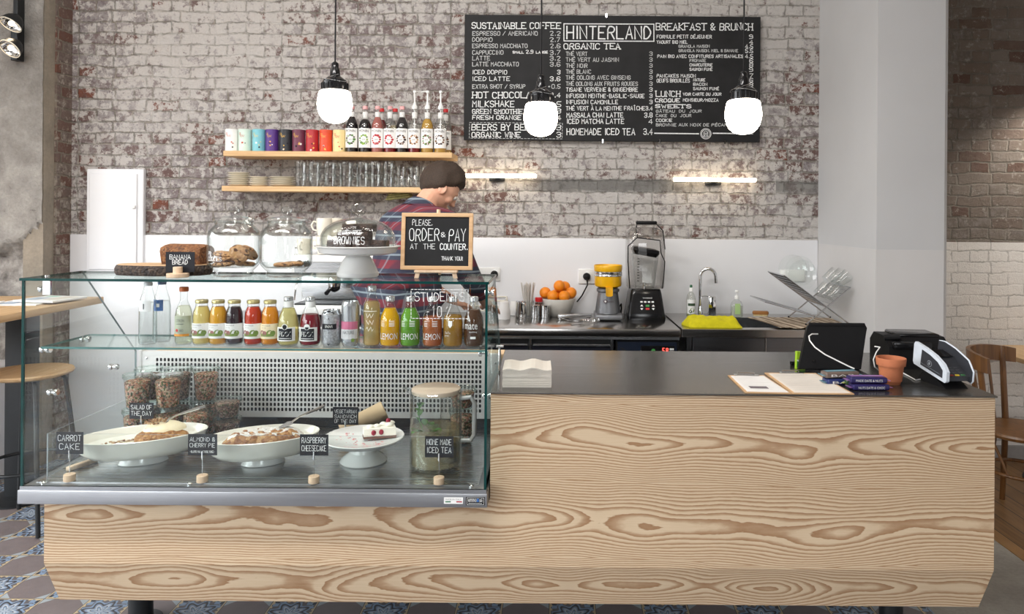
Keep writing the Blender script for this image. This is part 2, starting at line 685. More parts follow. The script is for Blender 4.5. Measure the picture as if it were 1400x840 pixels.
def wood_face(name, light, dark, z_mid=0.80, zoom=1.0, tint_noise=0.05):
    """plain-sawn softwood board lying along x, growth rings cut into long flames"""
    m, t, b = nt_new(name)
    co = coords(t)
    sp = nd(t, 'ShaderNodeSeparateXYZ', i_0=co).outputs
    x, z = sp[0], sp[2]

    def nz(kx, kz, det=2, seed=0.0, rough=0.5):
        v = nd(t, 'ShaderNodeCombineXYZ', i_0=mth(t, 'MULTIPLY_ADD', x, kx, seed), i_1=mth(t, 'MULTIPLY', z, kz), i_2=seed).outputs[0]
        return mth(t, 'ADD', noise_n(t, v, 1.0, det, rough), -0.5)
    zz = mth(t, 'MULTIPLY_ADD', nz(0.6, 0.5, 2, 3.1), 0.12, z)
    d = mth(t, 'PINGPONG', mth(t, 'ADD', zz, 3.0 * 0.26 - z_mid), 0.13)
    dd = mth(t, 'MULTIPLY', d, d)
    v = mth(t, 'MULTIPLY', dd, 470.0 * zoom)
    v = mth(t, 'MULTIPLY_ADD', mth(t, 'SQRT', mth(t, 'ADD', dd, 0.0005)), 22.0 * zoom, v)
    fall = mth(t, 'MULTIPLY_ADD', d, -4.6, 1.0)
    v = mth(t, 'MULTIPLY_ADD', mth(t, 'MULTIPLY', nz(1.15, 2.0, 2, 11.0), fall), 30.0, v)
    v = mth(t, 'MULTIPLY_ADD', nz(3.0, 6.0, 3, 23.0), 1.6, v)
    v = mth(t, 'MULTIPLY_ADD', nz(9.0, 40.0, 3, 5.0, 0.6), 0.55, v)
    v = mth(t, 'MULTIPLY_ADD', nz(30.0, 90.0, 2, 15.0, 0.6), 0.22, v)
    saw = mth(t, 'FRACT', v)
    c1 = ramp(t, saw, [(0.0, light), (0.38, tuple(l * .93 + k * .07 for l, k in zip(light, dark))), (0.62, tuple(l * .3 + k * .7 for l, k in zip(light, dark))), (0.90, tuple(c * .94 for c in dark)), (0.96, light), (1.0, light)])
    strong = ramp(t, nz(1.7, 5.0, 2, 40.0), [(0.30, 0.45), (0.55, 1.0)]) if False else 0.96
    c1 = mixc(t, strong, light, c1)
    fibre = nz(7.0, 420.0, 3, 9.0, 0.6)
    c1 = mixc(t, mth(t, 'MULTIPLY_ADD', fibre, 0.5, 0.25, clamp=True), c1, tuple(c * 0.86 for c in light), 'MULTIPLY')
    t.links.new(c1, b.inputs['Base Color'])
    b.inputs['Roughness'].default_value = 0.52
    b.inputs['Specular IOR Level'].default_value = 0.3
    bn = nd(t, 'ShaderNodeBump', i_Strength=0.15, i_Distance=0.001, i_Height=saw)
    t.links.new(bn.outputs[0], b.inputs['Normal'])
    return m


def wood_simple(name, light, dark, axis=0, freq=60.0, rough=0.5):
    m, t, b = nt_new(name)
    co = coords(t)
    sc_ = [freq, freq, freq]
    sc_[axis] = freq * 0.06
    mp = nd(t, 'ShaderNodeMapping', i_Vector=co, i_Scale=tuple(sc_))
    f = noise_n(t, mp.outputs[0], 1.0, 5, 0.6, 0.8)
    t.links.new(ramp(t, f, [(0.3, dark), (0.68, light)]), b.inputs['Base Color'])
    b.inputs['Roughness'].default_value = rough
    bn = nd(t, 'ShaderNodeBump', i_Strength=0.12, i_Distance=0.002, i_Height=f)
    t.links.new(bn.outputs[0], b.inputs['Normal'])
    return m


def brushed(name, col, rough=0.28, metal=1.0, axis=0, var=0.12):
    m, t, b = nt_new(name)
    co = coords(t)
    s = [160.0, 160.0, 160.0]
    s[axis] = 3.0
    mp = nd(t, 'ShaderNodeMapping', i_Vector=co, i_Scale=tuple(s))
    f = noise_n(t, mp.outputs[0], 1.0, 4, 0.6)
    f2 = noise_n(t, co, 4.0, 4, 0.6)
    k = mth(t, 'MULTIPLY_ADD', f2, 0.5, mth(t, 'MULTIPLY', f, 0.5))
    t.links.new(ramp(t, k, [(0.25, tuple(c * (1 - var) for c in col)), (0.75, tuple(min(1, c * (1 + var)) for c in col))]), b.inputs['Base Color'])
    t.links.new(mth(t, 'MULTIPLY_ADD', f, 0.16, rough - 0.08), b.inputs['Roughness'])
    b.inputs['Metallic'].default_value = metal
    return m


def crumbs(name, stops, scale=120.0, bump=0.8, rough=0.7, detail=3):
    """salads, crusts, crumble: cells of several colours"""
    m, t, b = nt_new(name)
    co = coords(t)
    wv = nd(t, 'ShaderNodeTexNoise', i_Scale=scale * 0.6, i_Detail=2)
    t.links.new(co, wv.inputs['Vector'])
    off = nd(t, 'ShaderNodeVectorMath', operation='SCALE', i_0=wv.outputs['Color'], i_Scale=0.012)
    vec = nd(t, 'ShaderNodeVectorMath', operation='ADD', i_0=co, i_1=off.outputs[0])
    vo = nd(t, 'ShaderNodeTexVoronoi', i_Scale=scale)
    t.links.new(vec.outputs[0], vo.inputs['Vector'])
    k = nd(t, 'ShaderNodeSeparateColor', i_0=vo.outputs['Color']).outputs[0]
    c = ramp(t, k, stops, 'CONSTANT')
    n = noise_n(t, co, scale * 2.5, 4, 0.6)
    t.links.new(mixc(t, 0.45, c, ramp(t, n, [(0.3, 0.35), (0.7, 1.0)]), 'MULTIPLY'), b.inputs['Base Color'])
    b.inputs['Roughness'].default_value = rough
    h = mth(t, 'MULTIPLY_ADD', vo.outputs['Distance'], -1.0, mth(t, 'MULTIPLY', n, 0.5))
    bn = nd(t, 'ShaderNodeBump', i_Strength=bump, i_Distance=0.006, i_Height=h)
    t.links.new(bn.outputs[0], b.inputs['Normal'])
    return m


M = {}
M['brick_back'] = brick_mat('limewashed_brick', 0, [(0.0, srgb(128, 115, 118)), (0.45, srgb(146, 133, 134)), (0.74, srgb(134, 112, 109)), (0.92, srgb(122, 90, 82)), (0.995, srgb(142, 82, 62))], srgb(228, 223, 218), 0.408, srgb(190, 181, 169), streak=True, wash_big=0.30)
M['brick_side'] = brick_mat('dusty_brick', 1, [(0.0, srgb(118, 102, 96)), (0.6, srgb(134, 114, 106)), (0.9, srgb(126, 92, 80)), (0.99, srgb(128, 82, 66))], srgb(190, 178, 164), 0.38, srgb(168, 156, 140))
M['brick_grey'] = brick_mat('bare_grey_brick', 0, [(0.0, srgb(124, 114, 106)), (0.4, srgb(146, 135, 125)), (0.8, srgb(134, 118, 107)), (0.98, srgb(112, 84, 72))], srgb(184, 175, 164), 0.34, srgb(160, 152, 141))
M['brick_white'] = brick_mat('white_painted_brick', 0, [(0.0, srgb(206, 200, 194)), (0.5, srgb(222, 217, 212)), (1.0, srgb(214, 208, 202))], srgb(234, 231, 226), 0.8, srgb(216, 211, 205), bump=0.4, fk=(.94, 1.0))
M['white_wall'] = P('white_wall_paint', srgb(232, 231, 230), 0.6, var=0.025, vs=3, bump=0.04, bs=300)
M['column'] = P('grey_white_column_paint', srgb(197, 198, 200), 0.65, var=0.03, vs=2, bump=0.04, bs=300)
M['white_panel'] = P('white_lacquer', srgb(228, 229, 232), 0.4, var=0.012, vs=4)
M['ceiling'] = P('ceiling_paint', srgb(225, 222, 216), 0.8, var=0.04, vs=2)
M['counter_wood'] = wood_face('oregon_pine_front', srgb(219, 199, 171), srgb(165, 127, 93))
M['counter_wood_low'] = wood_face('oregon_pine_kick', srgb(219, 199, 171), srgb(165, 127, 93), z_mid=0.32, zoom=1.2)
M['top_steel'] = brushed('dark_waxed_steel', (0.155, 0.148, 0.140), 0.22, 0.85, var=.05)
M['steel'] = brushed('brushed_stainless', (0.62, 0.63, 0.64), 0.26)
M['steel_y'] = brushed('brushed_stainless_fine', (0.60, 0.61, 0.63), 0.20, axis=1)
M['case_steel'] = brushed('case_rim_stainless', (0.34, 0.35, 0.37), 0.34, 0.85)
M['worktop'] = brushed('worktop_stainless', (0.48, 0.46, 0.44), 0.20)
M['chrome'] = P('chrome', (0.78, 0.78, 0.78), 0.08, 1.0, var=0.02)
M['perf'] = P('perforated_white_steel', srgb(222, 222, 220), 0.35, 0.35, var=0.03)
M['dark'] = P('dark_interior', (0.012, 0.012, 0.014), 0.6, var=0.1)
M['black'] = P('black_plastic', (0.008, 0.008, 0.009), 0.5, spec=0.2, var=0.1)
M['black_gloss'] = P('black_glossy_plastic', (0.008, 0.008, 0.009), 0.16, spec=0.35, var=0.1)
M['black_metal'] = P('black_powder_coat', (0.016, 0.018, 0.020), 0.42, 0.3, var=0.1)
M['chalk'] = P('chalkboard', (0.0125, 0.0125, 0.0135), 0.62, spec=0.3, var=0.25, vs=9)
M['card'] = P('black_card', (0.014, 0.015, 0.020), 0.6, spec=0.3, var=0.1)
M['ink'] = P('white_chalk_pen', srgb(226, 228, 228), 0.7, var=0.16, vs=60)
M['ink_dim'] = P('rubbed_chalk', srgb(188, 190, 190), 0.7, var=0.22, vs=60)
M['white_print'] = P('white_print', srgb(240, 240, 238), 0.5, var=0.02)
M['porcelain'] = P('white_porcelain', srgb(240, 240, 238), 0.14, var=0.012, coat=0.3)
M['cream'] = P('cream_stoneware', srgb(238, 232, 216), 0.2, var=0.02, coat=0.3)
M['pale_bowl'] = P('pale_grey_stoneware', srgb(214, 210, 202), 0.3, var=0.03)
M['pale_wood'] = wood_simple('pale_beech', srgb(226, 198, 160), srgb(200, 165, 124), 0, 50)
M['beech_plain'] = wood_simple('sawn_beech', srgb(222, 196, 168), srgb(198, 168, 138), 2, 60)
M['shelf_wood'] = wood_simple('oak_shelf_wood', srgb(224, 190, 142), srgb(196, 156, 108), 0, 45)
M['frame_wood'] = wood_simple('beech_frame_wood', srgb(216, 180, 138), srgb(190, 150, 108), 0, 45)
M['table_wood'] = wood_simple('birch_tabletop', srgb(214, 182, 140), srgb(184, 146, 102), 1, 30)
M['chair_wood'] = wood_simple('brown_bentwood', srgb(126, 86, 46), srgb(88, 56, 28), 2, 40, 0.35)
M['bark'] = crumbs('tree_bark', [(0, srgb(60, 46, 38)), (.4, srgb(84, 68, 56)), (.8, srgb(40, 30, 26))], 110, 1.0)
M['board_wood'] = wood_simple('sawn_log_face', srgb(206, 176, 138), srgb(168, 130, 92), 0, 40)
M['glass'] = thin_glass('case_glass', (0.98, 0.992, 0.988), (0.84, 0.92, 0.90), refl=0.45)
M['side_edge'] = P('grey_glass_edge', srgb(120, 136, 138), 0.3, spec=0.3, var=0.1)
M['glass_edge'] = P('green_glass_edge', srgb(14, 60, 58), 0.22, spec=0.3, var=0.25, vs=14)
M['glass_edge_pale'] = P('pale_glass_edge', srgb(84, 124, 122), 0.2, spec=0.3, var=0.2, vs=14)
M['acrylic_edge'] = P('acrylic_edge', srgb(150, 158, 164), 0.15, var=0.1)
M['jar_glass'] = thin_glass('jar_glass', (0.975, 0.985, 0.98), (0.56, 0.61, 0.60))
M['tumbler'] = thin_glass('tumbler_glass', (0.985, 0.99, 0.988), (0.70, 0.74, 0.74))
M['bottle_glass'] = thin_glass('bottle_glass', (0.965, 0.975, 0.97), (0.38, 0.44, 0.42))
M['weck_glass'] = thin_glass('greenish_jar_glass', (0.93, 0.965, 0.95), (0.35, 0.46, 0.42))
M['smoke_glass'] = thin_glass('smoky_polycarbonate', (0.86, 0.845, 0.83), (0.34, 0.33, 0.33))
M['orange'] = P('orange_peel', srgb(238, 140, 22), 0.42, var=0.06, bump=0.5, bs=420)
M['yellow'] = P('yellow_enamel', srgb(238, 180, 18), 0.3, var=0.04)
M['grey_cast'] = P('grey_cast_metal', srgb(128, 130, 134), 0.38, 0.5, var=0.05)
M['cloth_yellow'] = P('yellow_microfibre', srgb(206, 196, 22), 0.95, var=0.10, vs=40, bump=0.6, bs=500)
M['terracotta'] = P('terracotta', srgb(186, 112, 76), 0.8, var=0.08, vs=25, bump=0.15, bs=300)
M['paper'] = P('white_paper', srgb(232, 230, 228), 0.75, var=0.02)
M['napkin'] = P('napkin_paper', srgb(214, 207, 197), 0.9, var=0.03)
M['jug_lid'] = P('pale_lid', srgb(206, 186, 166), .7, var=.05)
M['front_wall'] = P('dark_front_wall_paint', srgb(84, 82, 80), .8, var=.05)
M['kraft'] = P('kraft_paper', srgb(206, 182, 146), 0.8, var=0.06)
M['brownie'] = crumbs('brownie_crumb', [(0, srgb(62, 38, 28)), (.5, srgb(48, 28, 20)), (.8, srgb(80, 52, 38))], 160, 0.8)
M['cookie'] = crumbs('cookie_dough', [(0, srgb(196, 152, 104)), (.55, srgb(176, 128, 84)), (.85, srgb(92, 58, 38))], 95, 0.7)
M['bread'] = crumbs('bread_crust', [(0, srgb(128, 80, 42)), (.5, srgb(96, 58, 30)), (.8, srgb(150, 102, 58))], 150, 0.6)
M['bread_in'] = crumbs('bread_crumb', [(0, srgb(206, 168, 110)), (.6, srgb(188, 146, 90)), (.85, srgb(140, 98, 56))], 160, 0.5)
M['salad'] = crumbs('mixed_salad', [(0, srgb(214, 158, 130)), (.28, srgb(196, 116, 84)), (.46, srgb(96, 104, 40)), (.6, srgb(226, 196, 168)), (.74, srgb(120, 66, 48)), (.88, srgb(62, 70, 28))], 165, 0.9)
M['salad_dark'] = crumbs('lentil_salad', [(0, srgb(150, 106, 92)), (.3, srgb(190, 150, 132)), (.5, srgb(92, 58, 50)), (.7, srgb(206, 176, 158)), (.86, srgb(84, 84, 40))], 185, 0.9)
M['cake'] = crumbs('carrot_cake_sponge', [(0, srgb(176, 122, 66)), (.45, srgb(150, 98, 50)), (.75, srgb(196, 146, 88))], 120, 0.7)
M['icing'] = crumbs('icing_with_nuts', [(0, srgb(242, 232, 208)), (.62, srgb(236, 222, 190)), (.8, srgb(196, 146, 92)), (.93, srgb(140, 92, 52))], 75, 0.5)
M['nuts'] = crumbs('chopped_nuts', [(0, srgb(196, 150, 100)), (.4, srgb(128, 84, 56)), (.7, srgb(222, 190, 150))], 160, 0.9)
M['pie'] = crumbs('almond_pie', [(0, srgb(178, 128, 82)), (.35, srgb(150, 98, 60)), (.7, srgb(206, 162, 112))], 70, 1.0)
M['sugar'] = crumbs('sugared_crust', [(0, srgb(240, 236, 230)), (.62, srgb(232, 224, 212)), (.82, srgb(186, 138, 90))], 70, 0.8)
M['cheesecake'] = P('cheesecake_cream', srgb(244, 240, 228), 0.5, var=0.03)
M['berry'] = P('raspberry', srgb(146, 24, 52), 0.35, var=0.3, vs=150, bump=0.6, bs=260)
M['leaf'] = P('mint_leaf', srgb(74, 122, 48), 0.5, var=0.2, vs=40)
M['skin'] = P('skin', srgb(214, 164, 138), 0.55, var=0.06, vs=30, sss=0.08)
M['hair'] = P('dark_brown_hair', srgb(58, 44, 34), 0.7, var=0.35, vs=180, bump=1.0, bs=380)
M['jeans'] = P('dark_denim', srgb(48, 54, 70), 0.85, var=0.15, vs=60)
M['shoe'] = P('dark_shoe', srgb(36, 34, 34), 0.5)
M['opal'] = emit('lit_opal_glass', (1.0, 0.90, 0.76), 24.0)
M['tube'] = emit('lit_tube', (1.0, 0.82, 0.58), 13.0)
M['bulb'] = emit('lit_spot_bulb', (1.0, 0.78, 0.52), 14.0)
M['red_led'] = emit('red_led_digits', (1.0, 0.08, 0.06), 3.0)
M['cable_white'] = P('white_cable', srgb(232, 232, 230), 0.4)
M['red'] = P('red_plastic', srgb(196, 30, 34), 0.35)
M['green'] = P('green_print', srgb(60, 140, 66), 0.5)
M['blue'] = P('blue_print', srgb(56, 108, 178), 0.5)
M['lime'] = P('lime_packet', srgb(164, 204, 50), 0.45)
M['straw'] = P('translucent_straw', srgb(226, 220, 212), 0.4, trans=0.3)
M['clear_water'] = thin_glass('water', (0.93, 0.95, 0.95), (0.70, 0.75, 0.75), refl=0.5)


def plaid_mat():
    m, t, b = nt_new('plaid_shirt')
    co = coords(t)
    sp = nd(t, 'ShaderNodeSeparateXYZ', i_0=co).outputs
    def stripes(s, per, ph, w0, w1):
        f = mth(t, 'PINGPONG', mth(t, 'ADD', s, ph), per)
        return ramp(t, mth(t, 'DIVIDE', f, per), [(w0, 1.0), (w1, 0.0)])
    c = mixc(t, stripes(sp[2], 0.045, 5.0, .40, .50), srgb(52, 58, 74), srgb(112, 42, 54))
    dg = mth(t, 'ADD', sp[0], sp[1])
    c = mixc(t, mth(t, 'MULTIPLY', stripes(dg, 0.05, 5.02, .34, .46), 0.55), c, srgb(40, 40, 60))
    c = mixc(t, mth(t, 'MULTIPLY', stripes(sp[2], 0.045, 5.045, .07, .12), 0.6), c, srgb(150, 166, 174))
    c = mixc(t, mth(t, 'MULTIPLY', stripes(dg, 0.05, 5.07, .05, .10), 0.5), c, srgb(130, 140, 150))
    t.links.new(c, b.inputs['Base Color'])
    b.inputs['Roughness'].default_value = 0.9
    bn = nd(t, 'ShaderNodeBump', i_Strength=0.3, i_Distance=0.01, i_Height=noise_n(t, co, 18, 3))
    t.links.new(bn.outputs[0], b.inputs['Normal'])
    return m


M['plaid'] = plaid_mat()


def concrete_mat(name, c0, c1, c2, sc_=3.0, bump=0.7, pits=True):
    m, t, b = nt_new(name)
    co = coords(t)
    a = noise_n(t, co, sc_, 8, 0.65)
    c = ramp(t, a, [(0.3, c0), (0.5, c1), (0.7, c2)])
    g = noise_n(t, co, 60.0, 5, 0.7)
    c = mixc(t, 0.4, c, ramp(t, g, [(0.3, 0.55), (0.65, 1.0)]), 'MULTIPLY')
    if pits:
        pv = ramp(t, noise_n(t, co, 16.0, 4, 0.6), [(0.24, 0.3), (0.31, 1.0)])
        c = mixc(t, 0.7, c, pv, 'MULTIPLY')
    t.links.new(c, b.inputs['Base Color'])
    b.inputs['Roughness'].default_value = 0.9
    bn = nd(t, 'ShaderNodeBump', i_Strength=bump, i_Distance=0.02, i_Height=mth(t, 'MULTIPLY_ADD', g, 0.3, a))
    t.links.new(bn.outputs[0], b.inputs['Normal'])
    return m


M['concrete'] = concrete_mat('raw_concrete', srgb(118, 113, 108), srgb(146, 142, 137), srgb(178, 174, 168), 4.0, 1.3)
M['rubble'] = concrete_mat('broken_concrete', srgb(96, 90, 86), srgb(150, 144, 138), srgb(196, 190, 182), 11.0, 1.0)
M['mortar'] = concrete_mat('grey_mortar_strip', srgb(128, 120, 108), srgb(146, 136, 122), srgb(160, 148, 132), 5.0, 0.4, False)
M['floor_concrete'] = concrete_mat('worn_concrete_floor', srgb(140, 134, 126), srgb(166, 160, 150), srgb(184, 178, 168), 2.2, 0.3)


def tile_mat():
    """encaustic tiles: patterned and plain ones laid like a chessboard"""
    m, t, b = nt_new('encaustic_tiles')
    co = coords(t)
    sp = nd(t, 'ShaderNodeSeparateXYZ', i_0=co).outputs
    S = 0.182
    u = mth(t, 'DIVIDE', mth(t, 'ADD', sp[0], 20.02), S)
    v = mth(t, 'DIVIDE', mth(t, 'ADD', sp[1], 20.03), S)
    par = mth(t, 'MODULO', mth(t, 'ADD', mth(t, 'FLOOR', u), mth(t, 'FLOOR', v)), 2.0)
    par = mth(t, 'GREATER_THAN', par, 0.5)
    fu = mth(t, 'ADD', mth(t, 'FRACT', u), -0.5)
    fv = mth(t, 'ADD', mth(t, 'FRACT', v), -0.5)
    au, av = mth(t, 'ABSOLUTE', fu), mth(t, 'ABSOLUTE', fv)
    edge = mth(t, 'MAXIMUM', au, av)
    man = mth(t, 'ADD', au, av)
    r = mth(t, 'SQRT', mth(t, 'ADD', mth(t, 'MULTIPLY', fu, fu), mth(t, 'MULTIPLY', fv, fv)))
    ang = mth(t, 'ARCTAN2', fv, fu)
    pet = mth(t, 'SINE', mth(t, 'MULTIPLY', ang, 8.0))
    lob = mth(t, 'MULTIPLY_ADD', pet, 0.07, r)
    slate, blue, cream, dark_, pale = srgb(112, 108, 110), srgb(140, 164, 192), srgb(208, 188, 150), srgb(62, 66, 74), srgb(190, 198, 206)
    dec = ramp(t, lob, [(0.0, pale), (0.07, blue), (0.13, dark_), (0.16, pale), (0.23, blue), (0.28, slate), (0.31, dark_), (0.36, blue), (0.42, slate)], 'CONSTANT')
    crn = mth(t, 'GREATER_THAN', mth(t, 'MULTIPLY_ADD', mth(t, 'SINE', mth(t, 'MULTIPLY', ang, 16.0)), 0.05, man), 0.66)
    dec = mixc(t, crn, dec, blue)
    crn2 = mth(t, 'GREATER_THAN', mth(t, 'MULTIPLY_ADD', mth(t, 'SINE', mth(t, 'MULTIPLY', ang, 20.0)), 0.05, man), 0.78)
    dec = mixc(t, crn2, dec, dark_)
    zig = mth(t, 'GREATER_THAN', mth(t, 'MULTIPLY_ADD', mth(t, 'SINE', mth(t, 'MULTIPLY', ang, 24.0)), 0.02, edge), 0.445)
    dec = mixc(t, zig, dec, mixc(t, mth(t, 'GREATER_THAN', pet, 0.0), slate, cream))
    dec = mixc(t, mth(t, 'GREATER_THAN', edge, 0.468), dec, cream)
    plain = mixc(t, mth(t, 'GREATER_THAN', man, 0.76), srgb(132, 122, 122), srgb(172, 182, 188))
    c = mixc(t, par, plain, dec)
    c = mixc(t, mth(t, 'GREATER_THAN', edge, 0.492), c, srgb(96, 92, 88))
    g = noise_n(t, co, 7.0, 6, 0.65)
    c = mixc(t, 0.45, c, ramp(t, g, [(0.3, 0.55), (0.7, 1.0)]), 'MULTIPLY')
    t.links.new(c, b.inputs['Base Color'])
    b.inputs['Roughness'].default_value = 0.45
    return m


M['tiles'] = tile_mat()


def plank_mat():
    m, t, b = nt_new('brown_floorboards')
    co = coords(t)
    sp = nd(t, 'ShaderNodeSeparateXYZ', i_0=co).outputs
    bw = mth(t, 'DIVIDE', sp[0], 0.11)
    fr = mth(t, 'FRACT', bw)
    idn = mth(t, 'FLOOR', bw)
    vec = nd(t, 'ShaderNodeCombineXYZ', i_0=mth(t, 'MULTIPLY', sp[0], 60.0), i_1=mth(t, 'MULTIPLY_ADD', sp[1], 3.0, mth(t, 'MULTIPLY', idn, 7.3))).outputs[0]
    n = noise_n(t, vec, 1.0, 5, 0.6)
    wn = nd(t, 'ShaderNodeTexWhiteNoise', noise_dimensions='1D', i_W=idn).outputs[0]
    c = ramp(t, mth(t, 'MULTIPLY_ADD', wn, 0.3, mth(t, 'MULTIPLY', n, 0.7)), [(0.25, srgb(112, 80, 46)), (0.7, srgb(164, 124, 78))])
    gap = mth(t, 'LESS_THAN', mth(t, 'ABSOLUTE', mth(t, 'ADD', fr, -0.5)), 0.475)
    c = mixc(t, gap, srgb(52, 38, 26), c)
    t.links.new(c, b.inputs['Base Color'])
    b.inputs['Roughness'].default_value = 0.4
    return m


M['planks'] = plank_mat()


def towel_mat():
    m, t, b = nt_new('striped_tea_towel')
    co = coords(t)
    sp = nd(t, 'ShaderNodeSeparateXYZ', i_0=co).outputs
    d = mth(t, 'ADD', sp[0], mth(t, 'MULTIPLY', sp[1], 0.25))
    f = mth(t, 'PINGPONG', mth(t, 'ADD', d, 5.0), 0.021)
    c = mixc(t, ramp(t, mth(t, 'DIVIDE', f, 0.021), [(0.45, 1.0), (0.55, 0.0)]), srgb(206, 190, 168), srgb(132, 112, 92))
    t.links.new(c, b.inputs['Base Color'])
    b.inputs['Roughness'].default_value = 0.95
    return m


M['towel'] = towel_mat()

# ------------------------------------------------------------------ the room
YW = 4.65
XL, XR, YF, ZC = -5.0, 3.7, -5.0, 3.45
PXR = -3.07                      # where the left pier meets the back wall
CXL, CXR, CYF_ = 1.69, 2.07, 3.81   # plastered column

b = MB().box(XL - .2, 1.50, YF - .2, YW + .2, -0.05, 0)
struct(b.build('floor', M['tiles'], ang=0))
b = MB().box(1.50, 2.13, YF - .2, YW + .2, -0.05, 0)
struct(b.build('floor_concrete', M['floor_concrete'], ang=0))
b = MB().box(2.13, XR + .2, YF - .2, YW + .2, -0.05, 0.004)
struct(b.build('floor_planks', M['planks'], ang=0))
b = MB().box(XL - .2, XR + .2, YF - .2, YW + .2, ZC, ZC + .1)
struct(b.build('ceiling', M['ceiling'], ang=0))

b = MB().box(PXR - .1, CXL + .1, YW, YW + .2, 0, ZC)
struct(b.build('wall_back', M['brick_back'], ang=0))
zd = 1.388
b = MB().box(CXR - .1, XR + .2, YW, YW + .2, zd, ZC)
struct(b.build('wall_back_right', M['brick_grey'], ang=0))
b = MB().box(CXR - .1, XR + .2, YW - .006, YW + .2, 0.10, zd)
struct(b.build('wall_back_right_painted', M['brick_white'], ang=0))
b = MB().box(CXR, XR, YW - .03, YW, 0.004, 0.10)
struct(b.build('baseboard_right', P('grey_skirting', srgb(150, 148, 146), 0.6), ang=0))

# right wall, front wall with the shop-front openings, left wall with its window
b = MB().box(XR, XR + .2, YF, YW, 0, ZC)
struct(b.build('wall_right', M['white_wall'], ang=0))
b = MB()
b.box(-4.0, .3, YF - .2, YF, 0, ZC).box(1.8, XR + .2, YF - .2, YF, 0, ZC)
b.box(XL - .2, -4.0, YF - .2, YF, 0, .30).box(XL - .2, -4.0, YF - .2, YF, 3.2, ZC).box(XL - .2, -4.9, YF - .2, YF, .30, 3.2)
b.box(.3, 1.8, YF - .2, YF, 0, .60).box(.3, 1.8, YF - .2, YF, 3.2, ZC)
struct(b.build('wall_front', M['front_wall'], ang=0))
b = MB()
for x0, x1, z0 in ((-4.9, -4.0, .30), (.3, 1.8, .60)):
    b.box(x0, x1, YF - .12, YF - .06, z0, z0 + .06).box(x0, x1, YF - .12, YF - .06, 3.14, 3.2)
    b.box(x0, x0 + .06, YF - .12, YF - .06, z0 + .06, 3.14).box(x1 - .06, x1, YF - .12, YF - .06, z0 + .06, 3.14)
struct(b.build('window_1', M['black_metal'], ang=0))
b = MB()
b.box(XL - .2, XL, YF, -4.5, 0, ZC).box(XL - .2, XL, 3.2, YW + .2, 0, ZC)
b.box(XL - .2, XL, -4.5, 3.2, 0, .30).box(XL - .2, XL, -4.5, 3.2, 3.2, ZC)
struct(b.build('wall_left', M['white_wall'], ang=0))
b = MB()
for y0, y1 in ((-4.5, -1.96), (-1.90, .62), (.68, 3.2)):
    b.box(XL - .12, XL - .06, y0, y1, .30, .36).box(XL - .12, XL - .06, y0, y1, 3.14, 3.2)
    b.box(XL - .12, XL - .06, y0, y0 + .06, .36, 3.14).box(XL - .12, XL - .06, y1 - .06, y1, .36, 3.14)
struct(b.build('window_2', M['black_metal'], ang=0))

# concrete pier on the left, its brick flank, the mortar strip between
YP = 4.40
random.seed(3)
g = bmesh.new()
nx, nz = 60, 110
x0, x1 = XL + .0, PXR - .0
vs = []
def edge_z(x):      # jagged line below which the concrete is knocked off
    return 1.30 + .16 * max(0, (x + 3.28) / .2) + .05 * noise.noise((x * 9, 0, 0)) - .25 * max(0, (-3.28 - x))
for j in range(nz + 1):
    for i in range(nx + 1):
        x = x0 + (x1 - x0) * (1 - (1 - i / nx) ** 1.8)
        z = ZC * j / nz
        d = 0.004 * noise.noise((x * 14, z * 14, 0))
        hole = z < edge_z(x)
        if hole:
            d += .035 + .035 * noise.noise((x * 6, z * 6, 4)) + .015 * noise.noise((x * 17, z * 17, 9))
        if i == nx:
            x += 0.006 * noise.noise((0, z * 12, 2))
        vs.append(g.verts.new((x, YP + d, z)))
for j in range(nz):
    for i in range(nx):
        a = j * (nx + 1) + i
        f = g.faces.new((vs[a], vs[a + 1], vs[a + nx + 2], vs[a + nx + 1]))
        cz = (vs[a].co.z + vs[a + nx + 1].co.z) / 2
        f.material_index = 1 if cz < edge_z(vs[a].co.x) else 0
m_ = MB()
mi = [f.material_index for f in g.faces]
m_.bm(g)
m_.m = mi
m_.box(XL, PXR - .02, YP + .06, YW + .2, 0, ZC, 1)
struct(m_.build('wall_left_pier', [M['concrete'], M['rubble']], ang=60))
b = MB().box(PXR - .12, PXR, YP + .012, YP + .105, 0, ZC)
struct(b.build('trim_1', M['mortar'], ang=0))
b = MB().box(PXR - .1, PXR + .012, YP + .105, YW + .1, 0, ZC)
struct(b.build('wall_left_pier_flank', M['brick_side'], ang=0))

# plastered column on the right
b = MB()
bm_ = bmesh.new()
bmesh.ops.create_cube(bm_, size=1)
for v in bm_.verts:
    v.co = ((CXL + CXR) / 2 + v.co.x * (CXR - CXL), (CYF_ + YW + .1) / 2 + v.co.y * (YW + .1 - CYF_), ZC / 2 + v.co.z * ZC)
ed = [e for e in bm_.edges if all(abs(v.co.x - CXR) < 1e-4 and abs(v.co.y - CYF_) < 1e-4 for v in e.verts)]
bmesh.ops.bevel(bm_, geom=ed, offset=.028, segments=1, profile=.5, affect='EDGES')
b.bm(bm_)
struct(b.build('wall_column', M['column'], ang=20))
# slightly thicker paint coat on the lower part of the column
b = MB().box(CXL - .004, CXR - .03, CYF_ - .004, YW, 0, 1.372)
struct(b.build('wall_column_dado', P('column_dado_paint', srgb(205, 204, 204), .6, var=.03, vs=3), ang=0))

# white splashback boards
b = MB().rbox(PXR + .015, CXL - .005, YW - .018, YW, .0, zd + .005, .006, 2)
struct(b.build('trim_2', M['white_panel'], ang=30))

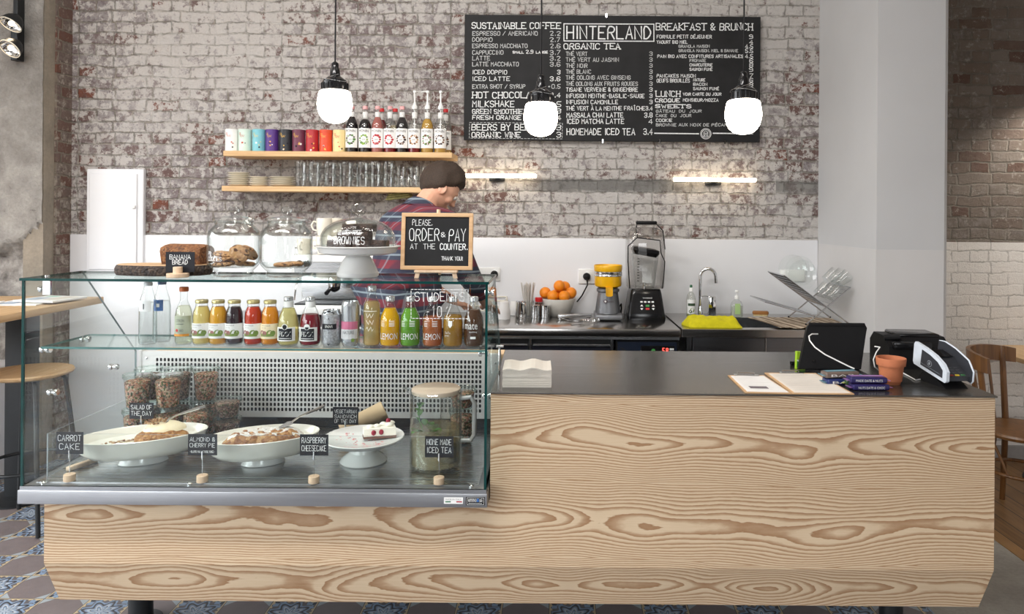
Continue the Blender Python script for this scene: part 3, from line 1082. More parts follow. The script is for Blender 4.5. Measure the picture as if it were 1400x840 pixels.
# electric cabinet on the wall
x0 = pt(117, 300, YW - .04).x
x1 = pt(195, 300, YW - .04).x
z0, z1 = 1.15, pt(157, 231, YW - .04).z
t = thing('wall_cabinet', 'tall white lacquered cabinet box fixed on the brick wall', 'cabinet', ((x0 + x1) / 2, YW - .001, z0))
hw, hh = (x1 - x0) / 2, z1 - z0
MB().rbox(-hw, hw, -.032, 0, 0, hh, .004, 1).build('body', M['white_panel'], t)
d = MB().rbox(-hw + .022, hw - .038, -.040, -.0315, .022, hh - .030, .003, 1).build('door', M['white_panel'], t)
k = MB().lathe([(0, -.018), (.010, -.016), (.013, -.008), (.006, 0), (.006, .002)], 14, 0, Matrix.Translation((hw - .052, -.040, .42)) @ Matrix.Rotation(-PI / 2, 4, 'X'))
k.warp(lambda p: Vector((p.x, -.040 - abs(p.y + .040), p.z)))
k.build('knob', M['porcelain'], d)

# low white ledge by the window
b = MB().rbox(XL, -3.16, 3.98, YP + .02, 0, .64, .006, 1)
struct(b.build('trim_3', M['white_panel'], ang=30))

# ------------------------------------------------------------------ service counter
KX0, KX1, KY0, KY1, KZ = -1.652, 1.452, 2.39, 3.135, .96
NX, NZ = -.196, .606             # notch that carries the display case
t = thing('service_counter', 'long counter clad in flame-grained pine with a dark steel top', 'counter', (0, 0, 0))
poly = [(KX0, .388), (KX1, .388), (KX1, KZ - .006), (NX, KZ - .006), (NX, NZ), (KX0, NZ)]
MB().prism(poly, KY0, KY0 + .02, 'y').build('front_panel', M['counter_wood'], t, ang=0)
b = MB()
fy = KY0 + .046
ins = .022
b.add([(KX0, KY0, .388), (KX1, KY0, .388), (KX1 - ins, fy, .245), (KX0 + ins, fy, .245), (KX0, KY0 + .02, .388), (KX1, KY0 + .02, .388), (KX1 - ins, fy + .02, .245), (KX0 + ins, fy + .02, .245)],
      [(0, 1, 2, 3), (4, 7, 6, 5), (3, 2, 6, 7), (0, 3, 7, 4), (1, 5, 6, 2)])
b.build('kick_panel', M['counter_wood_low'], t, ang=0)
for xx, s_ in ((KX0, 1), (KX1, -1)):
    zt = NZ if s_ == 1 else KZ - .006
    b = MB().box(min(xx, xx + s_ * .02), max(xx, xx + s_ * .02), KY0 + .02, KY1 - .03, .388, zt)
    b.build('side_panel', M['counter_wood'], t, ang=0)
b = MB()
b.box(KX0 + .064, KX1 - .064, fy + .02, KY1 - .03, .245, .387)
b.box(KX0 + .021, KX1 - .021, KY0 + .021, KY1 - .031, .387, NZ - .001)
b.box(NX, KX1 - .021, KY0 + .021, KY1 - .031, NZ, KZ - .007)
b.build('carcass', M['dark'], t, ang=0)
MB().rbox(NX - .001, KX1 + .006, KY0 - .006, KY1, KZ - .006, KZ, .0015, 1).build('countertop', M['top_steel'], t, ang=30)
MB().box(KX0, NX - .002, 3.035, KY1, NZ + .1, KZ, 0).build('back_ledge', M['pale_wood'], t, ang=0)
for lx in (-1.535, 1.285):
    b = MB().lathe([(.075, 0), (.075, .006), (.042, .012), (.042, .245)], 24, 0, Matrix.Translation((lx, 2.75, 0)))
    b.build('leg', M['black_metal'], t)

# ------------------------------------------------------------------ refrigerated display case
CX0, CX1, CY0, CY1 = -1.688, -.203, 2.33, 3.03
ZB, ZR, ZT = .607, .662, 1.326
ZF = ZR + .003
t = thing('display_case', 'glass refrigerated display case with stainless rim sunk into the counter', 'display case', (0, 0, 0))
case = t
b = MB()
b.rbox(CX0 - .004, CX1 + .004, CY0 - .008, CY0 + .03, ZB, ZR - .010, .003, 2)
b.rbox(CX0 - .004, CX0 + .03, CY0 + .02, CY1, ZB, ZR - .010, .003, 2)
b.rbox(CX1 - .03, CX1 + .004, CY0 + .02, CY1, ZB, ZR - .010, .003, 2)
b.box(CX0, CX1, CY0 - .002, CY0 + .035, ZR - .011, ZR)
b.box(CX0, CX0 + .03, CY0 + .035, CY1, ZR - .011, ZR)
b.box(CX1 - .03, CX1, CY0 + .035, CY1, ZR - .011, ZR)
b.build('rim', M['case_steel'], t)
MB().box(CX0 + .028, CX1 - .028, CY0 + .033, CY1, ZB + .005, ZF - .0007).build('floor_tray', M['steel'], t, ang=0)
# back wall of the well: perforated sheet over a dark duct
px0, px1 = xat(212, 2.985, .83), xat(663, 2.985, .83)
bx0, bx1 = px0 - .055, CX1 - .012
pz0, pz1 = .705, .962
Yp = 2.985
b = MB()
cols, rows = 86, 11
cw, rh = (px1 - .012 - px0) / cols, .0199
oct_ = [(-.55, 1), (.55, 1), (1, .6), (1, -.6), (.55, -1), (-.55, -1), (-1, -.6), (-1, .6)]
zc0 = pz0 + .022
for j in range(rows):
    for i in range(cols):
        cx = px0 + (i + .5) * cw
        cz = zc0 + (j + .5) * rh
        hx, hz = cw * .31, rh * .36
        ring = [(cx + a * hx, Yp, cz + c * hz) for a, c in oct_]
        inner = [(x, y + .0025, z) for x, y, z in ring]
        outer = [(cx + (-1 if a < 0 else 1) * cw / 2 * (1 if abs(a) > .9 else .55), Yp, cz + (c if abs(c) > .9 else c) * rh / 2) for a, c in oct_]
        corners = [(cx - cw / 2, Yp, cz + rh / 2), (cx + cw / 2, Yp, cz + rh / 2), (cx + cw / 2, Yp, cz - rh / 2), (cx - cw / 2, Yp, cz - rh / 2)]
        b.add(ring + inner + outer + corners,
              [(k, (k + 1) % 8, 16 + (k + 1) % 8, 16 + k) for k in range(8)] +
              [(k, 8 + k, 8 + (k + 1) % 8, (k + 1) % 8) for k in range(8)] +
              [(17, 25, 18), (19, 26, 20), (21, 27, 22), (23, 24, 16)])
xa, xb = px0, px0 + cols * cw
za, zb = zc0, zc0 + rows * rh
for q in ((bx0, xa, pz0, pz1), (xb, bx1, pz0, pz1), (xa, xb, pz0, za), (xa, xb, zb, pz1)):
    b.add([(q[0], Yp, q[2]), (q[1], Yp, q[2]), (q[1], Yp, q[3]), (q[0], Yp, q[3])], [(0, 1, 2, 3)])
b.box(bx0, bx1, Yp, Yp + .02, pz1, pz1 + .008)
b.box(bx0 - .012, bx0, Yp - .002, Yp + .04, pz0, pz1 + .012)
back_p = b.build('perforated_panel', M['perf'], t, ang=0, recalc=False)
MB().box(CX0 + .03, CX1 - .005, Yp + .012, CY1, ZF, pz1 + .001).build('duct', M['dark'], t, ang=0)
for dx, dz in ((bx1 - .012, pz1 - .03), (bx1 - .012, pz1 - .12), (bx0 + .02, pz1 - .02)):
    MB().lathe([(0, 0), (.004, .0005), (.0045, .003), (.0, .0045)], 10, 0, Matrix.Translation((dx, Yp, dz)) @ Matrix.Rotation(PI / 2, 4, 'X')).build('screw', M['chrome'], t)


def pane(name, x0, x1, y0, y1, z0, z1, edge, parent=None):
    """sheet of glass: two clear faces, green edges all round"""
    ext = (x1 - x0, y1 - y0, z1 - z0)
    thin = ext.index(min(ext))
    b = MB()
    b.box(x0, x1, y0, y1, z0, z1)
    # faces order: bottom, top, y0, y1, x0, x1
    ax = {0: (4, 5), 1: (2, 3), 2: (0, 1)}[thin]
    b.m = [0 if i in ax else 1 for i in range(6)]
    return b.build(name, [M['glass'], M[edge]], parent if parent else case, ang=0)


pane('front_glass', CX0 + .008, CX1 - .008, CY0, CY0 + .006, ZR, ZT - .009, 'glass_edge')
YTB = 2.63      # the top is shallow; the sides slope back from it to the well
for x0_ in (CX0, CX1 - .008):
    b = MB()
    b.prism([(CY0, ZR), (CY0, ZT - .009), (YTB, ZT - .009), (2.965, .975), (2.965, ZR)], x0_, x0_ + .008, 'x', 0, me=1)
    b.m = [1 if i > 4 or i in (1, 2, 3) else 0 for i in range(len(b.m))]
    b.m[0] = b.m[1] = 0
    for i in range(2, 7):
        b.m[i] = 2 if i in (4, 5) else 1
    b.build('side_glass', [M['glass'], M['glass_edge'], M['side_edge']], case, ang=0)
pane('top_glass', CX0 - .004, CX1 + .004, CY0 - .006, YTB, ZT - .009, ZT - .0007, 'glass_edge')
ZS = 1.094
SY0, SY1 = 2.405, 2.66
pane('glass_shelf', CX0 + .010, CX1 - .010, SY0, SY1, ZS - .008, ZS - .0007, 'glass_edge_pale')
g1 = pane('guard', CX0 + .034, CX1 - .034, 2.408, 2.411, ZF, .806, 'acrylic_edge')
pane('guard_wing', CX0 + .030, CX0 + .033, 2.408, 2.95, ZF, .806, 'acrylic_edge')


def clamp(p, ax):
    M_ = Matrix.Translation(p)
    if ax == 'x':
        M_ = M_ @ Matrix.Rotation(PI / 2, 4, 'Y')
    if ax == 'y':
        M_ = M_ @ Matrix.Rotation(PI / 2, 4, 'X')
    b = MB().lathe([(0, -.016), (.010, -.016), (.011, -.013), (.011, -.006), (.006, -.005), (.006, .005), (.011, .006), (.011, .013), (.010, .016), (0, .016)], 16, 0, M_)
    b.build('glass_clamp', M['chrome'], case)


clamp((CX0 + .02, 2.415, ZS - .0125), 'x')
clamp((CX0 + .02, 2.62, ZS - .0125), 'x')
clamp((CX1 - .02, 2.415, ZS - .0125), 'x')
clamp((CX0 + .01, 2.42, ZT - .045), 'x')
clamp((CX1 - .002, 2.42, ZT - .045), 'x')
clamp((CX0 + .015, 2.46, .93), 'x')
clamp((CX0 + .015, 2.80, .945), 'x')
clamp((CX1 - .01, 2.46, .93), 'x')
for sx in (CX0 + .06, CX0 + .53, CX1 - .05):
    MB().lathe([(0, 0), (.008, 0), (.008, .004), (.004, .008), (0, .009)], 12, 0, Matrix.Translation((sx, CY0 + .022, ZR))).build('rim_screw', M['chrome'], case)
for sx in (CX0 + .07, CX1 - .07):
    b = MB().box(sx - .012, sx + .012, CY0 + .012, CY0 + .02, ZT - .055, ZT - .009)
    b.lathe([(0, 0), (.007, 0), (.007, .008), (0, .010)], 12, 0, Matrix.Translation((sx, CY0 + .016, ZT)))
    b.build('top_bracket', M['jar_glass'] if sx > -1 else M['chrome'], case)

# maker's plate and tricolour sticker on the rim
yb = CY0 - .0085
a, c = pt(637, 691, yb), pt(663, 680, yb)
b = MB().box(a.x, c.x, yb - .0012, yb, a.z, c.z, 0)
W_, H_ = c.x - a.x, c.z - a.z
f = flat(yb - .0016, a.x, a.z)
for (u0, v0), (u1, v1) in (((.06, .08), (.94, .08)), ((.94, .08), (.94, .92)), ((.94, .92), (.06, .92)), ((.06, .92), (.06, .08))):
    ribbon(b, [(u0 * W_, v0 * H_), (u1 * W_, v1 * H_)], f, .0009, 1)
printed(b, 'emmo', f, W_ * .12, W_ * .56, H_ * .42, H_ * .78, 1)
b.add([f(W_ * .57, H_ * .42), f(W_ * .68, H_ * .42), f(W_ * .68, H_ * .82), f(W_ * .57, H_ * .82)], [(0, 1, 2, 3)], 2)
printed(b, 'si', f, W_ * .71, W_ * .86, H_ * .42, H_ * .86, 1)
ribbon(b, [(W_ * .14, H_ * .25), (W_ * .84, H_ * .25)], f, .0011, 1)
o = b.build('maker_plate', [M['black'], M['white_print'], M['blue']], case, ang=0)
o['label'] = 'black maker plate with pale lettering'
a, c = pt(607, 689, yb), pt(633, 680.5, yb)
W_, H_ = c.x - a.x, c.z - a.z
b = MB().box(a.x, c.x, yb - .0008, yb, a.z, c.z, 0)
f = flat(yb - .0012, a.x, a.z)
printed(b, 'MADE IN ITALY', f, W_ * .08, W_ * .92, H_ * .56, H_ * .80, 3)
for q, (u0, u1) in ((1, (.07, .36)), (2, (.65, .95))):
    b.add([f(W_ * u0, H_ * .22), f(W_ * u1, H_ * .22), f(W_ * u1, H_ * .42), f(W_ * u0, H_ * .42)], [(0, 1, 2, 3)], q)
o = b.build('flag_sticker', [M['white_print'], P('flag_green', srgb(64, 120, 88), .5), P('flag_red', srgb(168, 52, 66), .5), P('grey_print', srgb(150, 150, 150), .5)], case, ang=0)
o['label'] = 'white sticker with green and red bars'

# chalk-pen writing on the front glass
yb = CY0 - .0006
b = MB()
def wr(px, py):
    p = pt(px, py, yb)
    return p.x, p.z
def line_on(mb, y, text, px0, px1, pyt, pyb, sw, m=0, **kw):
    a = pt(px0, pyb, y)
    c = pt(px1, pyb, y)
    d = pt(px0, pyt, y)
    sl = (c.z - a.z) / (c.x - a.x)
    hand(mb, text, lambda u, v: (u, y, v + (u - a.x) * sl), a.x, c.x, a.z, d.z - a.z, sw, m, **kw)
def dashes(mb, y, pts_, sw, n, m=0):
    for (ax, ay), (bx, by), k in zip(pts_, pts_[1:], n):
        for i in range(k):
            t0, t1 = i / k, (i + .6) / k
            p, q = pt(ax + (bx - ax) * t0, ay + (by - ay) * t0, y), pt(ax + (bx - ax) * t1, ay + (by - ay) * t1, y)
            ribbon(mb, [(p.x, p.z), (q.x, q.z)], lambda u, v: (u, y, v), sw, m)
line_on(b, yb, 'STUDENTS', 567, 635, 400, 412, .0022)
line_on(b, yb, '-10 %', 582, 616, 419, 433, .0022)
dashes(b, yb, [(562, 396), (640, 396.5), (640, 436), (562, 435.5), (562, 396)], .0022, (16, 8, 16, 8))
o = b.build('glass_lettering', M['ink'], case, ang=0)

# ------------------------------------------------------------------ menu board on the brick wall
YB = YW - .045
a, c = pt(634, 191.5, YB), pt(1040, 23, YB)
bx0, bz0, bx1, bz1 = a.x, a.z, c.x, c.z
t = thing('menu_board', 'large black chalkboard menu hung high on the brick wall', 'menu board', ((bx0 + bx1) / 2, YB, bz0))
ox, oz = (bx0 + bx1) / 2, bz0
MB().rbox(bx0 - ox, bx1 - ox, 0, .022, 0, bz1 - bz0, .002, 1).build('panel', M['chalk'], t, ang=30)
b = MB()
yt = YB - .0012
LS = Matrix.Translation((-ox, -YB, -oz))


def ln(text, x0, x1, yt_, yb_, sw=.0044, m=0, **kw):
    line_on(b, yt, text, x0, x1, yt_, yb_, sw, m, **kw)


def pr(text, x0, x1, yt_, yb_, sw=.0046, m=0):
    ln(text, x0, x1, yt_, yb_, sw, m)


ln('SUSTAINABLE COFFEE', 645, 766, 31, 39, .0058, serif=True)
for txt, x1, y, p, m in (('ESPRESSO / AMERICANO', 735, 43, '2.2', 1), ('DOPPIO', 673, 51.5, '2.7', 1), ('ESPRESSO MACCHIATO', 721, 60, '2.6', 1), ('CAPPUCCINO', 688, 69, '3.7', 1), ('LATTE', 670, 77, '3.2', 1), ('LATTE MACCHIATO', 709, 85, '3.6', 1), ('ICED DOPPIO', 693, 96, '3', 0), ('ICED LATTE', 697, 105, '3.6', 0), ('EXTRA SHOT / SYRUP', 718, 115.5, '+0.5', 1)):
    ln(txt, 646, x1, y, y + 5.4, .0040, m)
    w_ = {3: 14, 1: 4, 4: 17}[len(p)]
    pr(p, 766 - w_, 766, y, y + 5.6, .0042, m)
ln('SMALL', 701, 716, 70, 73, .0036)
ln('2.9', 719, 729, 68.5, 73, .0040)
ln('LARGE', 733, 749, 70, 73, .0036)
ln('HOT CHOCOLATE', 646, 741, 126, 134, .0058, serif=True)
pr('3.4', 752, 766, 127, 133)
ln('MILKSHAKE', 646, 703, 138, 146, .0054)
pr('5', 761, 767, 139, 146)
ln('GREEN SMOOTHIE', 646, 714, 149.5, 155.5, .0046, serif=True)
pr('3', 761, 767, 149, 155)
ln('FRESH ORANGE JUICE', 646, 742, 158, 163.5, .0046)
pr('4', 761, 767, 158, 164)
dashes(b, yt, [(642, 167.5), (769, 168.5), (768.5, 190), (641.5, 189), (642, 167.5)], .0032, (26, 5, 26, 5), 1)
ln('BEERS BY BEERTIME', 645, 756, 170, 178, .0054, serif=True)
pr('3', 761, 767, 171, 178)
ln('ORGANIC WINE', 645, 711, 181, 187.5, .0054, serif=True)
pr('3', 761, 767, 181, 188)
for (x0, y0), (x1, y1) in (((771, 32.5), (894, 33)), ((894, 33), (894, 56.5)), ((894, 56.5), (771, 56)), ((771, 56), (771, 32.5))):
    p, q = pt(x0, y0, yt), pt(x1, y1, yt)
    ribbon(b, [(p.x, p.z), (q.x, q.z)], lambda u, v: (u, yt, v), .0062, 0)
ln('HINTERLAND', 775, 890, 36, 53, .0085, jit=.1)
ln('ORGANIC TEA', 771, 848, 59.5, 67, .0056, serif=True)
for txt, x1, y, p in (('THÉ VERT', 803, 71, '3'), ('THÉ VERT AU JASMIN', 846, 79, '3'), ('THÉ NOIR', 803, 87.3, '3'), ('THÉ BLANC', 808, 95.5, '3'), ('THÉ OOLONG AVEC GINSENG', 862, 103.5, '3'), ('THÉ OOLONG AUX FRUITS ROUGES', 872, 112, '3'), ('TISANE VERVEINE & GINGEMBRE', 872, 120, '3'), ('INFUSION MENTHE-BASILIC-SAUGE', 881, 128.6, '3'), ('INFUSION CAMOMILLE', 845, 137, '3'), ('THÉ VERT À LA MENTHE FRAÎCHE', 882, 145.5, '3.4')):
    ln(txt, 774, x1, y, y + 5.2, .0038, 1 if y < 115 else 0)
    pr(p, 888 if len(p) < 2 else 883, 892, y, y + 5.2, .0038, 1 if y < 115 else 0)
ln('MASSALA CHAI LATTE', 775, 852, 154.5, 160.5, .0046)
pr('3.8', 881, 892, 154.5, 160.5)
ln('ICED MATCHA LATTE', 775, 853, 162.8, 169, .0046)
pr('4', 887, 892, 163, 169)
ln('HOMEMADE ICED TEA', 775, 868, 176, 184.5, .0054)
pr('3.4', 880, 892, 176, 184)
ln('BREAKFAST & BRUNCH', 897, 1029, 32, 41, .0056, serif=True)
for txt, x0, x1, y, h_, p, m in (('FORMULE PETIT DÉJEUNER', 898, 973, 48, 4.4, '9', 0), ('YAOURT BIO MIEL', 898, 940, 55.5, 4, '4', 0), ('GRANOLA MAISON', 928, 970, 61.5, 3.6, '4.5', 1), ('GRANOLA MAISON, MIEL & BANANE', 928, 1009, 67.5, 3.6, '5.5', 1), ('PAIN BIO AVEC CONFITURES ARTISANALES', 899, 1016, 75, 4, '4.5', 0), ('FROMAGE', 943, 965, 81, 3.6, '6', 1), ('CHARCUTERIE', 943, 974, 87, 3.6, '8', 0), ('SAUMON FUMÉ', 943, 974, 93, 3.6, '9', 0), ('PANCAKES MAISON', 898, 951, 101.5, 4.4, '7', 0), ('ŒUFS BROUILLÉS', 898, 943, 108, 4.6, '', 0), ('NATURE', 948, 964, 107.5, 3.6, '6', 0), ('BACON', 948, 967, 113.5, 3.6, '8', 0), ('SAUMON FUMÉ', 948, 983, 119.5, 3.6, '8', 0)):
    ln(txt, x0, x1, y, y + h_, .0034, m)
    if p:
        pr(p, 1029 - (4.4 if len(p) < 2 else 10), 1029.5, y - .5, y + 4.6, .0038, 0)
ln('LUNCH', 897, 930, 124.5, 132, .0056, serif=True)
ln('VOIR CARTE DU JOUR', 934, 986, 127, 130.6, .0036)
ln('CROQUE', 896, 929, 135, 139.6, .0052, serif=True)
ln('MONSIEUR/MOZZA', 934, 982, 135, 138.8, .0038)
ln('SWEETS', 896, 945, 143, 147.6, .0054, serif=True)
ln('GÂTEAU  DU  JOUR', 897, 959, 150.3, 153.8, .0036, 1)
ln('CAKE  DU  JOUR', 897, 945, 156.3, 160, .0036, 1)
ln('COOKIE', 897, 919, 162.6, 166.4, .0036, 0)
ln('BROWNIE AUX NOIX DE PÉCAN', 897, 994, 169, 172.6, .0036, 1)
for x0, x1 in ((895, 955), (975, 1029)):
    p, q = pt(x0, 182.3, yt), pt(x1, 183, yt)
    ribbon(b, [(p.x, p.z), (q.x, q.z)], lambda u, v: (u, yt, v), .0072, 0)
lc = pt(965, 183, yt)
for rr in (.033, .026):
    ribbon(b, [(lc.x + rr * math.cos(2 * PI * k / 28), lc.z + rr * math.sin(2 * PI * k / 28)) for k in range(29)], lambda u, v: (u, yt, v), .0034, 0)
for seg in ([(-.013, -.016), (-.013, .010), (0, .018), (.013, .010), (.013, -.016), (-.013, -.016)], [(-.013, .004), (.013, .004)], [(-.006, -.016), (-.006, -.004), (.006, -.004), (.006, -.016)]):
    ribbon(b, [(lc.x + u, lc.z + v) for u, v in seg], lambda u, v: (u, yt, v), .003, 0)
b.v = [tuple(LS @ Vector(p)) for p in b.v]
b.build('lettering', [M['ink'], M['ink_dim']], t, ang=0, recalc=False)
for px_, py_ in ((701, 190), (824, 192), (902, 193), (991, 194), (829, 21.5)):
    p = pt(px_, py_, YB) - Vector((ox, YB, oz))
    zz = 0 if py_ > 100 else bz1 - bz0
    MB().box(p.x - .004, p.x + .004, -.004, .0, zz - .012, zz + .012).build('clip', M['chrome'], t, ang=0)

# ------------------------------------------------------------------ two light tubes on the wall
for x0, x1, y, lab in ((625, 733, 240.5, 'glowing light tube on the brick wall beside the head of the person'), (921, 1033, 246, 'glowing light tube on the brick wall above the blender and tap')):
    Y = YW - .06
    a, c = pt(x0, y, Y), pt(x1, y, Y)
    t = thing('tube_light', lab, 'wall light', ((a.x + c.x) / 2, YW - .002, (a.z + c.z) / 2), group='light tubes on the brick wall')
    hw = (c.x - a.x) / 2
    MB().rbox(-.05, .05, -.03, 0, -.030, -.012, .003, 1).rbox(-.02, .02, -.06, -.02, -.016, -.008, .002, 1).build('holder', M['black_metal'], t)
    MB().cyl((-hw, -.058, 0), (hw, -.058, 0), .0125, n=16).build('tube', M['tube'], t)
    for s_ in (-1, 1):
        MB().cyl((s_ * hw, -.058, 0), (s_ * (hw + .008), -.058, 0), .011, n=16).build('end_cap', M['white_print'], t)

# ------------------------------------------------------------------ pendant lamps over the counter
def pendant(px, ytop, ybot, Y, lab, wpx):
    p = pt(px, ybot, Y)
    h = (ybot - ytop) * Y / F
    r = wpx / 2 * Y / F
    t = thing('pendant_lamp', lab, 'pendant lamp', (p.x, Y, p.z), group='pendant lamps over the counter')
    prof = [(0, 0), (r * .32, .003), (r * .56, .010), (r * .75, .022), (r * .88, .038), (r * .965, h * .44), (r, h * .56), (r * .97, h * .72), (r * .91, h * .90), (r * .86, h * .96), (r * .72, h), (0, h)]
    MB().lathe(prof, 32).build('glass_shade', M['opal'], t)
    b = MB().lathe([(r * .70, h - .004), (r * .74, h), (r * .74, h + .030), (r * .66, h + .034), (r * .66, h + .040), (r * .30, h + .058), (r * .26, h + .085), (r * .20, h + .092), (r * .20, h + .108), (r * .10, h + .114), (0, h + .114)], 28)
    for k in range(14):
        aa = 2 * PI * k / 14
        b.cyl((r * .735 * math.cos(aa), r * .735 * math.sin(aa), h + .002), (r * .735 * math.cos(aa), r * .735 * math.sin(aa), h + .028), .0035, n=6)
    b.build('cap', M['black_gloss'], t)
    b = MB()
    b.tube([(r * .70 * math.cos(k * .3), r * .70 * math.sin(k * .3), h + .036 + .004 * math.sin(k * .6)) for k in range(21)], .0016, 6, closed=True)
    b.tube([(-r * .5, -r * .45, h + .036), (-r * .1, -r * .42, h + .052), (r * .3, -r * .30, h + .062)], .0016, 6)
    b.build('wire_clip', M['chrome'], t)
    MB().cyl((0, 0, h + .112), (0, 0, ZC - p.z - .02), .0032, n=8).build('cord', M['black'], t)
    MB().lathe([(0, 0), (.045, 0), (.045, -.012), (.03, -.028), (0, -.03)], 20, 0, Matrix.Translation((0, 0, ZC - p.z))).build('ceiling_rose', M['black'], t)


pendant(457.5, 124, 169, 2.90, 'lit opal pendant lamp hanging in front of the syrup bottles', 47)
pendant(739, 141, 187, 2.90, 'lit opal pendant lamp hanging before the coffee column of the menu', 47)
pendant(1016, 137, 184, 2.90, 'lit opal pendant lamp hanging before the right end of the menu board', 50)

# ------------------------------------------------------------------ spot lights on the pier
t = thing('spot_light', 'black twin spotlight fixture on the concrete pier', 'spotlight', (pt(31, 45, YP).x, YP - .004, pt(31, 82, 4.34).z))
MB().rbox(-.012, .014, -.06, 0, 0, .46, .002, 1).build('rail', M['black_metal'], t)
MB().rbox(-.034, -.012, -.05, -.002, .0, .24, .003, 1).build('driver_box', M['black_metal'], t)
for i, (px_, py_, tilt) in enumerate(((14, 34, -32), (13, 67, -44))):
    p = pt(px_, py_, 4.25)
    q = p - t.location
    T = Matrix.Translation(q) @ Matrix.Rotation(R(14), 4, 'Y') @ Matrix.Rotation(R(tilt), 4, 'X')
    b = MB()
    b.lathe([(.056, 0), (.0595, 0), (.0595, .012), (.050, .040), (.030, .066), (.018, .074), (0, .074)], 28, 0, T)
    b.tube([Vector((-.04, .05, 0)) + q, Vector((.03, .06, .0)) + q], .006, 8)
    hd = b.build('lamp_head', M['black_metal'], t)
    MB().lathe([(.0560, -.001), (.0600, -.001), (.0605, .003), (.0560, .003), (.0560, -.001)], 32, 0, T).build('rim', M['cream'], hd)
    MB().lathe([(.054, .004), (.046, .022), (.030, .036), (0, .042)], 28, 0, T).build('reflector', M['chrome'], hd)
    MB().ball((0, 0, .012), .016, m=0, M=T).build('bulb', M['bulb'], hd)
    l = bpy.data.lights.new('spot', 'SPOT')
    l.energy = 3.5
    l.color = (1, .80, .56)
    l.spot_size = R(75)
    l.spot_blend = .4
    l.shadow_soft_size = .03
    lo = bpy.data.objects.new('spot', l)
    COL.objects.link(lo)
    lo.parent = hd
    lo.matrix_local = T @ Matrix.Translation((0, 0, -.01))

# ------------------------------------------------------------------ wall shelves
def shelf(px0, px1, py, Yf, lab):
    a, c = pt(px0, py, Yf), pt(px1, py + (px1 - px0) * .0085, Yf)
    z = (a.z + c.z) / 2
    t = thing('wall_shelf', lab, 'shelf', ((a.x + c.x) / 2, YW, z), group='oak shelves on the brick wall')
    hw = (c.x - a.x) / 2
    MB().rbox(-hw, hw, Yf - YW, 0.0, -.032, 0, .002, 1).build('board', M['shelf_wood'], t)
    return z


ZS1 = shelf(305, 618, 206, 4.38, 'upper oak shelf carrying tea tins and syrup bottles')
ZS2 = shelf(303, 610, 254, 4.38, 'lower oak shelf carrying plates and drinking glasses')

# tea tins
TIN = [('white', (236, 236, 234), (200, 120, 110)), ('pale mint', (206, 226, 214), (190, 90, 80)), ('turquoise', (122, 190, 202), (226, 204, 120)), ('violet', (84, 48, 128), (226, 176, 70)), ('black', (40, 42, 48), (220, 176, 80)), ('plum', (108, 52, 74), (226, 176, 80)), ('crimson', (176, 44, 50), (236, 170, 80)), ('orange red', (220, 78, 44), (246, 190, 90)), ('cream yellow', (240, 218, 158), (196, 90, 60))]
tin_pos = [317, 335, 354, 372, 390.5, 408.5, 427, 445.5, 464]
proto = None
for i, ((cn, col, ink), px) in enumerate(zip(TIN, tin_pos)):
    x = pt(px, 206, 4.47).x
    t = thing('tea_tin', cn + ' cylindrical tea tin in the row on the upper shelf', 'tin', (x, 4.47, ZS1), group='tea tins on the upper shelf')
    h, r = .138, .0385
    mc = P('tin_' + cn.replace(' ', '_'), srgb(*col), .42, var=.04)
    mi = P('tin_ink_' + cn.replace(' ', '_'), srgb(*ink), .5, var=.05)
    MB().lathe([(0, 0), (r, 0), (r, h - .016), (r - .001, h - .015)], 32).build('body', mc, t)
    MB().lathe([(r - .001, h - .0155), (r + .0008, h - .015), (r + .0008, h - .002), (r - .003, h), (0, h)], 32).build('lid', mc, t)
    b = MB()
    f = bent(r + .0006)
    printed(b, 'OR', f, -.026, -.010, h * .74, h * .84)
    printed(b, 'TEA?', f, -.020, .010, h * .64, h * .74)
    rnd = random.Random(i)
    for k in range(4):
        u, v, q = rnd.uniform(-.004, .026), rnd.uniform(.012, .062), rnd.uniform(.004, .009)
        fl = lifted(f)
        b.add([fl(u + q * math.cos(j * PI / 5) * (1 if j % 2 else .55), v + q * math.sin(j * PI / 5) * (1 if j % 2 else .55)) for j in range(10)], [tuple(range(10))], k % 3)
    b.build('print', [mi, M['white_print'], M['card']], t, ang=0, recalc=False)

